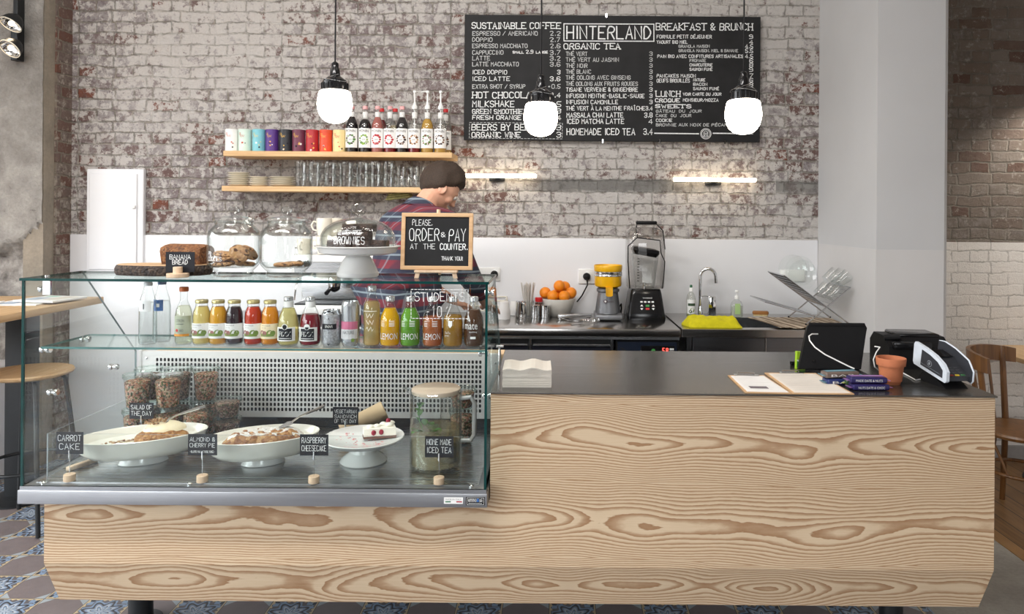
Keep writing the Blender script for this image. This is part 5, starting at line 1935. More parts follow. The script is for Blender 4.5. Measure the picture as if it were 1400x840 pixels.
# ------------------------------------------------------------------ name signs on wire feet
def sign(lab, x0, x1, yt_, yb_, Y, lines, zfoot=None, wire=True, grp='black name signs in the case'):
    a_, c_ = pt(x0, yb_, Y), pt(x1, yt_, Y)
    cx = (a_.x + c_.x) / 2
    zf = ZF if zfoot is None else zfoot
    t = thing('name_sign', lab, 'sign', (cx, Y, zf), group=grp)
    MB().lathe([(0, 0), (.0165, 0), (.0175, .001), (.0175, .021), (.0165, .022), (0, .022)], 22).build('wooden_foot', M['beech_plain'], t)
    hw, z0, z1 = (c_.x - a_.x) / 2, a_.z - zf, c_.z - zf
    b = MB().cyl((0, 0, .020), (0, 0, z0 + .012), .0011, n=6)
    b.cyl((0, -.0022, z0 - .012), (0, -.0022, z0 + .014), .0030, n=8)
    b.build('wire', M['chrome'], t)
    b = MB().box(-hw, hw, -.0008, .0008, z0, z1)
    o = b.build('card', M['card'], t, ang=0)
    b = MB()
    n = len(lines)
    H_ = z1 - z0
    for i, tx in enumerate(lines):
        small = tx.startswith('-')
        hh = H_ * (.26 if n < 3 else .19) * (.5 if small else 1)
        zb = z1 - H_ * ((.40, .78) if n == 2 else (.34, .62, .88))[i]
        wd = min(hw * .86, len(tx) * hh * .44)
        hand(b, tx, flat(-.0014), -wd, wd, zb, hh, .0008 if small else (.0015 if n < 3 else .0012), jit=.12)
    b.build('lettering', M['ink'], t, ang=0, recalc=False)
    return t


YS = 2.372
sign('black name sign reading carrot cake on a wire foot', 77, 114, 591, 621, YS, ['CARROT', 'CAKE'])
sign('black name sign reading almond and cherry pie', 257, 297, 594, 622.5, YS, ['ALMOND &', 'CHERRY PIE', '-GLUTEN & LACTOSE FREE-'])
sign('black name sign reading raspberry cheesecake', 410, 449, 594.5, 623, YS, ['RASPBERRY', 'CHEESECAKE'])
sign('black name sign reading home made iced tea', 581, 620, 597, 625.5, YS, ['HOME MADE', 'ICED TEA'])
sign('black name sign reading salad of the day', 177, 210, 551, 573, 2.685, ['SALAD OF', 'THE DAY'])
sign('black name sign reading vegetarian sandwich of the day', 455, 490, 557, 581, 2.76, ['VEGETARIAN', 'SANDWICH', 'OF THE DAY'])

# wooden tongs / knife handle lying at the left
t = thing('bread_knife', 'bread knife with pale wooden handle lying along the left glass side', 'knife', (CX0 + .085, 2.50, ZF + .008), R(72))
MB().rbox(-.05, .06, -.010, .010, -.008, .008, .004, 2).build('handle', M['beech_plain'], t)
MB().prism([(.058, -.009), (.25, -.009), (.26, .002), (.25, .010), (.058, .010)], -.0008, .0008, 'z').build('blade', M['steel'], t, ang=0)

# tongs hanging on the case's right side
p = pt(678, 480, 2.64)
t = thing('serving_tongs', 'steel serving tongs hanging on the right glass side', 'tongs', (CX1 + .014, 2.66, p.z + .005))
for s_ in (-1, 1):
    MB().tube([(0, s_ * .002, .012), (.001, s_ * .010, -.02), (.001, s_ * .014, -.07), (.001, s_ * .006, -.105)], [.0030, .0034, .0034, .005], 8).build('arm', M['chrome'], t)
MB().rbox(-.012, .016, -.008, .008, .004, .012, .002, 1).build('hook', M['steel'], t)

# ------------------------------------------------------------------ on top of the case
def log_board(lab, px, Y, rx, ry, h):
    x = xat(px, Y, ZT)
    t = thing('log_board', lab, 'board', (x, Y, ZT))
    n = 44
    random.seed(21)
    ring = []
    for k in range(n):
        a_ = 2 * PI * k / n
        q = 1 + .07 * noise.noise((math.cos(a_) * 2, math.sin(a_) * 2, 1.5)) + .02 * noise.noise((math.cos(a_) * 9, math.sin(a_) * 9, 4))
        ring.append((rx * q * math.cos(a_), ry * q * math.sin(a_)))
    b = MB()
    lv = [(0, .97), (.25, 1.0), (.6, 1.01), (.85, .985), (1, .96)]
    vs = [(u * s_ * (1 + .012 * noise.noise((u * 60, v * 60, q * 5))), v * s_, q * h) for q, s_ in lv for u, v in ring]
    fs = [(j * n + k, j * n + (k + 1) % n, (j + 1) * n + (k + 1) % n, (j + 1) * n + k) for j in range(len(lv) - 1) for k in range(n)]
    b.add(vs, fs, 0)
    b.add([(u * .97, v * .97, 0) for u, v in ring], [tuple(range(n))], 0)
    b.build('bark', M['bark'], t)
    b = MB()
    b.prism([(u * .955, v * .955) for u, v in ring], h - .004, h + .001, 'z')
    b.build('sawn_face', M['board_wood'], t)
    return t


lb = log_board('slice of tree trunk with bark under the banana bread', 224.5, 2.50, .165, .085, .034)
bx = xat(255, 2.52, ZT + .05)
t = thing('banana_bread', 'half loaf of banana bread on the bark edged board', 'bread', (bx, 2.53, ZT + .0356), -.08)
b = MB()
prof = [(-.046, 0), (.046, 0), (.053, .044), (.049, .056), (.030, .066), (.006, .068), (-.022, .065), (-.048, .056), (-.053, .044)]
vs, fs = [], []
xs_ = [-.066, -.05, -.02, .01, .04, .058, .066]
for i, x_ in enumerate(xs_):
    s_ = 1 - .10 * max(0, (x_ - .045) / .02)
    for u, v in prof:
        vs.append((x_ + .004 * (v / .07) * (x_ / .066) + .0015 * noise.noise((x_ * 60, u * 60, v * 60)), u * s_, v * (1 - .05 * max(0, (x_ - .04) / .02)) + .0022 * noise.noise((x_ * 50, u * 50, 5)) * (v > .05)))
n = len(prof)
for i in range(len(xs_) - 1):
    for k in range(n):
        fs.append((i * n + k, i * n + (k + 1) % n, (i + 1) * n + (k + 1) % n, (i + 1) * n + k))
fs.append(tuple((len(xs_) - 1) * n + k for k in range(n)))
b.add(vs, fs, 0)
b.build('crust', M['bread'], t, ang=50)
b = MB()
b.add([(x - .0006, y * .995, z) for x, y, z in vs[:n]] + [(x + .004, y * .98, z * .99) for x, y, z in vs[:n]], [tuple(range(n))] + [(k, (k + 1) % n, n + (k + 1) % n, n + k) for k in range(n)])
b.build('cut_face', M['bread_in'], t, ang=50)

# banana bread sign on its wooden foot
a_, c_ = pt(222, 378, 2.395), pt(262, 345, 2.395)
t = thing('name_sign', 'black sign reading banana bread on a round wooden foot', 'sign', (xat(243, 2.395, ZT), 2.395, ZT))
b = MB().lathe([(0, 0), (.033, 0), (.034, .001), (.034, .012), (.033, .013), (0, .013)], 28)
b.lathe([(.0145, .012), (.0145, .033), (.0135, .034), (0, .034)], 22)
b.build('wooden_foot', M['beech_plain'], t)
hw = (c_.x - a_.x) / 2
z0, z1 = .016, c_.z - ZT
MB().box(-hw, hw, .0148, .0166, z0, z1).build('card', M['card'], t, ang=0)
b = MB()
hand(b, 'BANANA', flat(.0142), -hw * .72, hw * .72, z0 + (z1 - z0) * .64, .0145, .0019)
hand(b, 'BREAD', flat(.0142), -hw * .52, hw * .52, z0 + (z1 - z0) * .38, .0145, .0019)
b.build('lettering', M['ink'], t, ang=0, recalc=False)

# cookie jars
def cookie_jar(lab, px, Y, r, lines, zl, hl):
    x = xat(px, Y, ZT + .08)
    t = thing('cookie_jar', lab, 'jar', (x, Y, ZT), group='glass cookie jars on the case')
    h = .186
    out = [(0, .004), (r * .66, 0), (r * .74, .004), (r * .76, .010), (r * .72, .018), (r * .80, .024), (r * .97, .040), (r, .058), (r, .132), (r * .95, .152), (r * .78, .168), (r * .72, .172), (r * .74, .178), (r * .74, h)]
    inn = [(r * .71, h), (r * .69, .176), (r * .75, .166), (r * .91, .150), (r * .96, .132), (r * .96, .060), (r * .92, .044), (r * .76, .031), (0, .028)]
    MB().lathe(out + inn, 40).build('glass', M['jar_glass'], t)
    L = MB().lathe([(0, h + .004), (r * .60, h + .002), (r * .70, h - .006), (r * .70, h + .001), (r * .82, h + .001), (r * .83, h + .006), (r * .78, h + .010), (r * .3, h + .016), (r * .14, h + .018), (r * .10, h + .022), (r * .20, h + .030), (r * .22, h + .040), (r * .16, h + .048), (0, h + .050)], 36)
    L.build('lid', M['jar_glass'], t)
    b = MB()
    f = bent(r + .0008)
    for i, tx in enumerate(lines):
        hand(b, tx, f, -r * .72, -r * .72 + len(tx) * hl * .62, zl - i * hl * 1.28, hl, .0017)
    b.build('lettering', M['ink'], t, ang=0, recalc=False)
    return t, x


YJ = 2.455
tj, xj1 = cookie_jar('large glass jar with a pile of cookies, next to the banana bread', 320, YJ, .084, ['PB', 'COOKIES'], .072, .013)
tj2, xj2 = cookie_jar('large glass jar with one cookie lying at the bottom, next to the domed cake stand', 391.5, YJ, .084, ['CHOC', 'CHOCOLATE', 'CHIPS', 'COOKIES'], .098, .0115)
random.seed(31)
ckm = MB().lathe([(0, 0), (.026, 0), (.0325, .004), (.033, .008), (.027, .0125), (.012, .0145), (0, .0142)], 28)
ckm.warp(lambda p: p + Vector((p.x * .05 * noise.noise((p.x * 70, p.y * 70, 1)), p.y * .05 * noise.noise((p.x * 70, p.y * 70, 2)), .0016 * noise.noise((p.x * 130, p.y * 130, 5)))))
ck = ckm.build('cookie', M['cookie'])
first = True
def put_cookie(x, y, z, rx, ry, rz, lab, grp):
    global first
    o = ck if first else ck.copy()
    if not first:
        COL.objects.link(o)
    first = False
    o.location = (x, y, z)
    o.rotation_euler = (rx, ry, rz)
    tag(o, lab, 'cookie', grp)
zb = ZT + .0340
for dx, dy, dz, rx, ry, lab in ((-.030, -.020, .000, .05, 0, 'cookie flat at the front of the pile in the full jar'), (.030, .018, .000, 0, .05, 'cookie flat at the bottom under the leaning ones in the full jar'), (-.022, .030, .004, 0, .1, 'cookie flat at the back of the pile in the full jar'), (-.034, -.006, .0165, .1, .05, 'cookie resting second in the pile in the full jar'), (-.038, .006, .033, -.15, .12, 'topmost cookie of the pile in the full jar'), (.024, -.022, .040, 1.05, -.3, 'cookie standing up against the jar front in the full jar'), (.040, .014, .040, .3, .85, 'cookie tilted steeply against the jar side in the full jar')):
    put_cookie(xj1 + dx, YJ + dy, zb + dz, rx, ry, dx * 40, lab, 'cookies in the full jar')
put_cookie(xj2 - .004, YJ - .012, zb, 0, 0, 1, 'cookie lying alone at the bottom of the emptier jar', 'cookies in the emptier jar')
put_cookie(xj2 + .012, YJ + .036, zb, 0, 0, 2, 'cookie lying behind at the bottom of the emptier jar', 'cookies in the emptier jar')

# domed cake stand with brownies
xd, yd = xat(489.5, 2.475, ZT + .08), 2.475
t = thing('cake_stand', 'tall white cake stand with glass dome over the brownies', 'cake stand', (xd, yd, ZT))
MB().lathe([(0, .004), (.066, 0), (.069, .004), (.070, .014), (.066, .018), (.062, .030), (.052, .052), (.040, .068), (.038, .076), (0, .076)], 44).build('pedestal', M['porcelain'], t)
MB().lathe([(0, .075), (.10, .075), (.126, .082), (.133, .098), (.141, .101), (.143, .104), (.139, .1055), (.130, .1035), (.120, .096), (0, .096)], 56).build('plate', M['porcelain'], t)
rd_ = .1245
zd0 = .0970
prof = [(rd_ * .955, zd0), (rd_, zd0 + .003), (rd_ * 1.0, zd0 + .030), (rd_ * .97, zd0 + .048), (rd_ * .87, zd0 + .068), (rd_ * .66, zd0 + .086), (rd_ * .38, zd0 + .097), (rd_ * .15, zd0 + .101), (.011, zd0 + .103), (.010, zd0 + .107), (.021, zd0 + .115), (.0265, zd0 + .128), (.022, zd0 + .142), (.010, zd0 + .150), (0, zd0 + .151)]
dome = MB().lathe([(q + .0 if i < 8 else q, z) for i, (q, z) in enumerate(prof)], 52)
dome.lathe([(rd_ * .955, zd0), (rd_ * .965, zd0 + .030), (rd_ * .94, zd0 + .046), (rd_ * .84, zd0 + .065), (rd_ * .63, zd0 + .082), (rd_ * .3, zd0 + .094), (0, zd0 + .097)], 52)
dm = dome.build('glass_dome', M['jar_glass'], t)
b = MB()
def domef(u, v):
    z = v
    zz = max(z, zd0 + .001)
    for (q0, a0_), (q1, a1_) in zip(prof, prof[1:]):
        if a0_ <= zz <= a1_ and a1_ > a0_:
            r_ = q0 + (q1 - q0) * (zz - a0_) / (a1_ - a0_)
            break
    r_ += .0009
    return (r_ * math.sin(u / rd_), -r_ * math.cos(u / rd_), z)
hand(b, 'GLUTEN FREE-', domef, -.036, .050, zd0 + .048, .0135, .0017)
hand(b, 'BROWNIES', domef, -.048, .052, zd0 + .018, .0235, .0024)
b.build('lettering', M['ink'], dm, ang=0, recalc=False)
random.seed(9)
brs = MB().rbox(-.026, .026, -.026, .026, 0, .027, .004, 2)
brs.warp(lambda p: p + Vector((.0016 * noise.noise((p.x * 90, p.y * 90, p.z * 90)), .0016 * noise.noise((p.x * 90, p.y * 90, p.z * 90 + 9)), 0)))
br0 = brs.build('brownie', M['brownie'], ang=60)
k = 0
for i, (dx, dy, dz, rz, lab) in enumerate(((-.072, -.015, 0, .2, 'brownie on the plate at the left edge of the pile'), (-.030, -.045, 0, .05, 'brownie on the plate at the front left of the pile'), (.026, -.045, 0, -.05, 'brownie on the plate at the front middle of the pile'), (.076, -.022, 0, -.3, 'brownie on the plate at the right edge of the pile'), (-.030, .016, 0, .1, 'brownie on the plate inside the pile, left'), (.026, .016, 0, 0, 'brownie on the plate inside the pile, right'), (-.034, -.026, .0275, .1, 'second layer brownie at the front left of the pile'), (.024, -.030, .0275, -.1, 'second layer brownie at the front right of the pile'), (-.006, .026, .0275, .3, 'second layer brownie at the back of the pile'), (-.022, -.014, .0550, .2, 'topmost brownie of the pile, left one'), (.032, -.008, .0550, -.15, 'topmost brownie of the pile, right one'))):
    o = br0 if i == 0 else br0.copy()
    if i:
        COL.objects.link(o)
    o.location = (xd + dx, yd + dy, ZT + .0970 + dz)
    o.rotation_euler = (0, 0, rz)
    tag(o, lab, 'brownie', 'brownies under the dome')

# easel sign
Ye = 2.445
a_, c_ = pt(547.5, 369, Ye), pt(646.5, 291.5, Ye)
xe = (a_.x + c_.x) / 2
t = thing('easel_sign', 'small chalkboard on wooden easel asking to order and pay', 'sign', (xe, Ye, ZT))
hw = (c_.x - a_.x) / 2
z0 = a_.z - ZT
hh = c_.z - a_.z
TL = Matrix.Translation((0, 0, z0)) @ Matrix.Rotation(R(-6), 4, 'X')
fw = .0135
b = MB()
b.rbox(-hw, hw, -.006, .008, 0, fw, .0015, 1, 0, TL).rbox(-hw, hw, -.006, .008, hh - fw, hh, .0015, 1, 0, TL)
b.rbox(-hw, -hw + fw, -.0058, .0078, fw * .9, hh - fw * .9, .0015, 1, 0, TL).rbox(hw - fw, hw, -.0058, .0078, fw * .9, hh - fw * .9, .0015, 1, 0, TL)
b.build('frame', M['frame_wood'], t)
bd = MB().box(-hw + fw * .8, hw - fw * .8, -.001, .005, fw * .8, hh - fw * .8, 0, TL).build('board', M['chalk'], t, ang=0)
b = MB()
f = lambda u, v: TL @ Vector((u, -.0016, v))
def fr_(u):
    return -hw + 2 * hw * u
hand(b, 'PLEASE,', f, fr_(.15), fr_(.43), hh * .78, hh * .10, .0017)
hand(b, 'ORDER', f, fr_(.115), fr_(.53), hh * .51, hh * .21, .0026)
hand(b, '&', f, fr_(.555), fr_(.615), hh * .58, hh * .08, .0018)
hand(b, 'PAY', f, fr_(.665), fr_(.90), hh * .51, hh * .21, .0026)
hand(b, 'AT  THE', f, fr_(.13), fr_(.475), hh * .365, hh * .09, .0016)
hand(b, 'COUNTER.', f, fr_(.545), fr_(.925), hh * .360, hh * .10, .0028)
hand(b, 'THANK YOU!', f, fr_(.57), fr_(.86), hh * .17, hh * .065, .0017)
b.build('lettering', M['ink'], bd, ang=0, recalc=False)
MB().rbox(-.072, .072, -.016, .012, z0 - .009, z0 - .0005, .002, 1).build('ledge', M['beech_plain'], t)
for sx in (-1, 1):
    b = MB()
    b.prism([(sx * .052, z0 - .002), (sx * .066, z0 - .002), (sx * .072, .0), (sx * .058, .0)], -.012, -.004, 'y')
    b.build('leg', M['beech_plain'], t, ang=0)
b = MB()
b.tube([TL @ Vector((0, .0155, hh + .014)), TL @ Vector((0, .0155, .02))], .0065, 8)
b.tube([TL @ Vector((0, .0195, hh * .9)), (0, .075, .005)], .0050, 8)
b.build('leg', M['beech_plain'], t)

# ------------------------------------------------------------------ on the service counter
# napkins
x, y = onz(720, 530, KZ)
t = thing('napkin_stack', 'thick stack of paper napkins on the counter beside the display case', 'napkins', (xat(721, y + .08, KZ), y + .08, KZ), .02)
n_ = 26
b = MB()
for i in range(n_):
    d = random.uniform(-.0012, .0012)
    z_ = i * .0022
    lift = max(0, i - 12) / 14 * .0040
    vs, fs = [], []
    for j in range(13):
        u = -.082 + .164 * j / 12
        wv = lift * (math.sin(u * 75) + .5 * math.sin(u * 31 + 1))
        for v in (-.08, .08):
            vs += [(u + d, v + d, z_ + wv + lift), (u + d, v + d, z_ + .0019 + wv + lift)]
    for j in range(12):
        a_ = 4 * j
        fs += [(a_, a_ + 4, a_ + 5, a_ + 1), (a_ + 2, a_ + 3, a_ + 7, a_ + 6), (a_ + 1, a_ + 5, a_ + 7, a_ + 3), (a_, a_ + 2, a_ + 6, a_ + 4)]
    fs += [(0, 1, 3, 2), (48, 50, 51, 49)]
    b.add(vs, fs)
b.build('napkins', M['napkin'], t, ang=0)


# clipboards
def clipboard(lab, quad, paper, lines, stamp=None):
    P_ = [onz(px, py, KZ + .004) for px, py in quad]      # near left, near right, far right, far left
    cx, cy = sum(p[0] for p in P_) / 4, sum(p[1] for p in P_) / 4
    t = thing('clipboard', lab, 'clipboard', (cx, cy, KZ), group='clipboards on the counter')
    q = [(x_ - cx, y_ - cy) for x_, y_ in P_]
    MB().prism(q, 0, .0035, 'z').build('board', M['frame_wood'], t, ang=0)
    A, B, C_, D = [Vector((u, v, 0)) for u, v in q]
    def at(u, v, z=.0):
        return A.lerp(B, u).lerp(D.lerp(C_, u), v) + Vector((0, 0, z))
    b = MB()
    c4 = [at(.05, .02), at(.95, .02), at(.95, .93), at(.05, .93)]
    b.prism([(p.x, p.y) for p in c4], .0034, .0052, 'z', 0)
    b.build('paper', paper, t, ang=0)
    b = MB()
    rnd = random.Random(lab)
    for i in range(lines):
        v = .88 - .82 * i / lines
        ribbon(b, [(.11, v), (.11 + .78 * rnd.uniform(.55, 1), v)], lambda u, w_: at(u, w_, .0054), .009)
    if stamp:
        for u0, u1, v0, v1 in stamp:
            b.add([at(u0, v0, .0055), at(u1, v0, .0055), at(u1, v1, .0055), at(u0, v1, .0055)], [(0, 1, 2, 3)], 1)
    b.build('print', [P('faint_print', srgb(206, 202, 198), .7), P('dark_print', srgb(96, 84, 92), .7)], t, ang=0)
    m_ = at(.5, .955, 0)
    dr = (B - A).normalized()
    an = math.atan2(dr.y, dr.x)
    T = Matrix.Translation(m_) @ Matrix.Rotation(an, 4, 'Z')
    b = MB().rbox(-.045, .045, -.008, .010, .0035, .008, .002, 1, 0, T)
    b.tube([T @ Vector(p) for p in ((-.03, .008, .008), (-.03, .016, .012), (.03, .016, .012), (.03, .008, .008))], .0016, 6)
    b.build('clip', M['chrome'], t)


clipboard('small clipboard with a printed sheet and dark stamp', [(1019, 536), (1082, 537.5), (1044, 513), (995, 513)], M['paper'], 9, [(.20, .62, .18, .30)])
clipboard('larger clipboard with a menu sheet, beside the smaller one', [(1083, 537.5), (1168, 538.5), (1115, 510), (1045, 509.5)], P('warm_paper', srgb(226, 218, 208), .8, var=.02), 16)

# tablet on its stand, back towards the guests
x, y = onz(1150, 508, KZ)
Yt = 2.675
t = thing('tablet_stand', 'black till tablet on a tilted stand, seen from behind', 'tablet', (xat(1150, Yt, KZ), Yt, KZ), .0)
a_, c_ = xat(1101, Yt, 1.05), xat(1199, Yt, 1.05)
hw = (c_ - a_) / 2
TT = Matrix.Translation((0, .055, .012)) @ Matrix.Rotation(R(-16), 4, 'X')
hh = .165
b = MB()
b.prism([(-hw * 1.06, 0), (hw * .70, 0), (hw * .96, hh - .03), (hw * 1.0, hh - .012), (hw * .96, hh), (-hw * .66, hh), (-hw * .72, hh - .012)], -.010, .012, 'y', 0, TT)
b.build('case', M['black'], t, ang=0)
MB().prism([(-hw * .98, .012), (hw * .64, .012), (hw * .90, hh - .02), (-hw * .68, hh - .02)], .0118, .0135, 'y', 0, TT).build('screen', M['black_gloss'], t, ang=0)
MB().tube([TT @ Vector((-hw * .64, -.004, hh - .001)), TT @ Vector((hw * .95, -.004, hh - .001))], .009, 10).build('hinge', M['black'], t)
MB().prism([(-hw * .80, .075), (hw * .10, -.070), (hw * .66, -.070), (hw * .66, .075)], 0, .012, 'z').build('base', M['black'], t, ang=0)
o = MB().lathe([(0, 0), (.006, 0), (.0065, .001), (.0, .0013)], 16, 0, TT @ Matrix.Translation((-hw * .62, -.0102, .028)) @ Matrix.Rotation(PI / 2, 4, 'X')).build('camera_lens', M['black_gloss'], t)
# white charging cable
p0 = Vector(pt(1117, 457, 2.69))
p0.z = KZ + .012 + (TT @ Vector((0, 0, hh - .02))).z - .012
pts_ = []
for px, py, Y in ((1118, 457, 2.68), (1110, 457, 2.66), (1106, 460, 2.64), (1107, 466, 2.62), (1114, 475, 2.60), (1128, 485, 2.585), (1146, 494, 2.57), (1160, 501, 2.555), (1168, 504.5, 2.55)):
    pts_.append(pt(px, py, Y))
tag(MB().tube(pts_, .0024, 8).build('charging_cable', M['cable_white']), 'white charging cable looping over the black tablet', 'cable')
pts_ = [pt(px, py, Y) for px, py, Y in ((1196, 474, 2.70), (1203, 475, 2.68), (1198, 482, 2.66), (1194, 492, 2.66), (1196, 502, 2.66), (1202, 507, 2.68))]
tag(MB().tube(pts_, .0022, 8).build('charging_cable', M['cable_white']), 'short white cable curling between the tablet and the flower pot', 'cable')
pts_ = [Vector((*onz(px, py, KZ + .003), KZ + .003)) for px, py in ((1234, 510), (1243, 515), (1252, 520), (1258, 519))]
tag(MB().tube(pts_, .0025, 8).build('terminal_cable', M['cable_white']), 'white cable running from the pot to the card terminal', 'cable')

# green packet and marker behind the tablet
x, y = onz(1096, 497, KZ)
t = thing('paper_packet', 'lime green paper packet leaning behind the tablet', 'packet', (xat(1096.5, 2.80, KZ), 2.80, KZ), .15)
b = MB().prism([(-.026, 0), (.024, 0), (.028, .060), (-.024, .066)], -.008, .008, 'y')
b.build('packet', M['lime'], t, ang=0)
b = MB()
b.add([(-.0255, -.0085, .008), (.0245, -.0085, .004), (.0255, -.0085, .022), (-.025, -.0085, .036)], [(0, 1, 2, 3)], 0)
b.add([(-.0256, -.0088, .030), (.0255, -.0088, .016), (.0256, -.0088, .022), (-.0252, -.0088, .036)], [(0, 1, 2, 3)], 1)
b.build('print', [M['green'], M['white_print']], t, ang=0, recalc=False)
x, y = onz(1092, 500, KZ)
t = thing('marker_pen', 'black marker pen lying left of the tablet', 'pen', (x, y, KZ + .0085), R(4))
MB().lathe([(0, -.03), (.007, -.03), (.0078, -.028), (.0078, .028), (.007, .03), (0, .03)], 14, 0, Matrix.Rotation(PI / 2, 4, 'Y')).build('barrel', M['black'], t)
MB().lathe([(.0083, -.032), (.0084, -.004), (.0, -.004)], 14, 0, Matrix.Rotation(PI / 2, 4, 'Y')).build('cap', M['black_gloss'], t)

# snack bars
def bar(lab, x, y, z, rz, c0, c1, txt):
    L, W, hh = .062, .022, .021
    t = thing('snack_bar', lab, 'snack bar', (x, y, z), rz, group='snack bars on the counter')
    b = MB().rbox(-L, L, -W, W, .0012, hh, .005, 3)
    b.warp(lambda p: p + Vector((0, 0, .0010 * noise.noise((p.x * 60, p.y * 60, p.z * 60)))))
    b.build('wrapper', P('wrapper_' + lab[:14].replace(' ', '_'), c0, .28, .15, var=.15, vs=50), t)
    e = MB()
    for s_ in (-1, 1):
        zig = []
        for k in range(9):
            zig.append((s_ * (L + .010 + (.0022 if k % 2 else 0)), -W * .95 + 2 * W * .95 * k / 8))
        e.prism([(s_ * (L - .004), W * .7), (s_ * (L - .004), -W * .7)] + zig, hh * .45, hh * .45 + .0012, 'z')
    e.build('crimped_ends', P('crimp_' + lab[:14].replace(' ', '_'), c1, .3, .3), t, ang=0)
    b = MB()
    printed(b, txt, lambda u, v: (u, -W - .0006, v), -L * .72, L * .72, hh * .30, hh * .68)
    b.add([(-L * .9, -W * .5, hh + .0014), (L * .9, -W * .5, hh + .0014), (L * .9, W * .6, hh + .0014), (-L * .9, W * .6, hh + .0014)], [(0, 1, 2, 3)], 1)
    b.build('print', [M['white_print'], P('band_' + lab[:14].replace(' ', '_'), c1, .4)], t, ang=0, recalc=False)


bx_, by_ = xat(1186, 2.475, KZ), 2.475
nav, pur, lim = srgb(44, 38, 92), srgb(150, 110, 170), srgb(196, 206, 80)
bar('navy snack bar, bottom one of the front pile by the pot', bx_, by_ - .010, KZ, .03, nav, pur, 'NUTS DATE & CHOC')
bar('navy snack bar, top one of the front pile by the pot', bx_ - .006, by_ - .006, KZ + .0228, .0, nav, pur, 'MADE DATE & NUTS')
tq, lb_ = srgb(58, 96, 116), srgb(120, 160, 176)
bar('teal ended snack bar, bottom one of the pile at the cable end', xat(1150, 2.55, KZ), 2.545, KZ, .12, srgb(46, 58, 112), lb_, 'BAR')
bar('teal ended snack bar, top one of the pile at the cable end', xat(1148, 2.55, KZ), 2.549, KZ + .0228, .16, srgb(120, 104, 96), lb_, 'BAR')
bar('lime banded snack bar lying between the two piles of bars', xat(1178, 2.53, KZ), 2.532, KZ + .0, .02, srgb(60, 84, 52), lim, 'LIME')

# terracotta pot
xp_, yp_ = xat(1218, 2.555, KZ + .04), 2.555
t = thing('flower_pot', 'empty terracotta flower pot beside the card terminal', 'flower pot', (xp_, yp_, KZ))
MB().lathe([(0, .006), (.008, .006), (.008, 0), (.029, 0), (.031, .003), (.0415, .062), (.0415, .064), (.047, .065), (.050, .088), (.049, .091), (.045, .091), (.0435, .086), (.036, .012), (0, .010)], 40).build('pot', M['terracotta'], t)

# receipt printer
Yr = 2.90
x0, x1 = xat(1203, Yr, 1.02), xat(1281, Yr, 1.02)
t = thing('receipt_printer', 'black receipt printer behind the flower pot and terminal', 'printer', ((x0 + x1) / 2, Yr, KZ), -.06)
hw = (x1 - x0) / 2
b = MB().prism([(-.10, 0), (.10, 0), (.10, .085), (.06, .118), (-.05, .118), (-.10, .085)], -hw, hw, 'x')
b.build('body', M['black'], t, ang=0)
MB().rbox(-hw * .6, hw * .85, -.055, .07, .112, .128, .006, 2).build('lid', M['black_gloss'], t)
MB().rbox(-hw * .9, hw * .4, -.108, -.08, .074, .104, .006, 2).build('paper_slot', M['black_gloss'], t)
MB().tube([(-hw - .004, -.06, .112), (-hw + .05, -.075, .118)], .012, 10).build('latch', M['black'], t)

# card terminal
Yk = 2.565
xk = xat(1286, Yk, KZ)
t = thing('card_terminal', 'white and black card payment terminal on a wedge stand', 'card terminal', (xk, Yk, KZ), R(6))
wt = P('terminal_white', srgb(214, 222, 232), .35)
dk_ = P('terminal_dark', srgb(52, 54, 60), .4)
# local x: width, -y: towards the customer (front right)
b = MB().prism([(-.075, 0), (.082, 0), (.06, .012), (.02, .028), (-.045, .034)], -.038, .045, 'x')
b.warp(lambda p: Vector((p.x, -p.y, p.z)))
b.build('stand', M['black'], t, ang=0)
TB = Matrix.Translation((0, .0, .042)) @ Matrix.Rotation(R(10), 4, 'X')
out = [(-.100, .004), (-.092, -.004), (.085, -.004), (.092, .004), (.096, .068), (.090, .078), (.03, .077), (-.03, .070), (-.075, .056), (-.097, .036)]
cheek = MB().prism(out, -.047, -.036, 'x', 0, TB)
cheek.build('left_cheek', wt, t, ang=20)
ins_ = [(-.078, .008), (.046, .008), (.046, .064), (.0, .061), (-.045, .052), (-.076, .034)]
o = MB().prism(ins_, -.0482, -.0465, 'x', 0, TB)
o.build('reader_window', dk_, t, ang=0)
b = MB()
fc_ = lambda u, v: TB @ Vector((-.0486, u, v))
ribbon(b, [(-.004 + .012 * math.cos(k * PI / 9), .031 + .010 * math.sin(k * PI / 9)) for k in range(19)], fc_, .0010)
for q in (.003, .006, .009):
    ribbon(b, [(-.009 + q * 1.0 * math.cos(k * .25 - .75) * 1.0, .031 + q * math.sin(k * .25 - .75)) for k in range(7)], fc_, .0013)
ribbon(b, [(-.066, .0165), (.044, .0165)], fc_, .0006)
b.build('contactless_mark', [P('pale_mark', srgb(196, 204, 212), .5)], t, ang=0, recalc=False)
b = MB().prism([(-.092, .002), (.086, .004), (.086, .020), (.05, .060), (-.0, .056), (-.03, .030), (-.09, .016)], -.036, .044, 'x', 0, TB)
b.build('body', dk_, t, ang=0)
MB().prism([(-.008, .0565), (.048, .0605), (.048, .0620), (-.008, .0580)], -.024, .032, 'x', 0, TB).build('display', M['black_gloss'], t, ang=0)
rim = [(-.102, .004), (-.100, .036), (-.07, .066), (0, .082), (.06, .086), (.092, .080), (.094, .0), (-.096, -.004)]
MB().prism(rim, .044, .050, 'x', 0, TB).build('right_shield', dk_, t, ang=0)
MB().tube([TB @ Vector((.048, u, v)) for u, v in rim], .0032, 8, closed=True).build('shield_rim', wt, t)
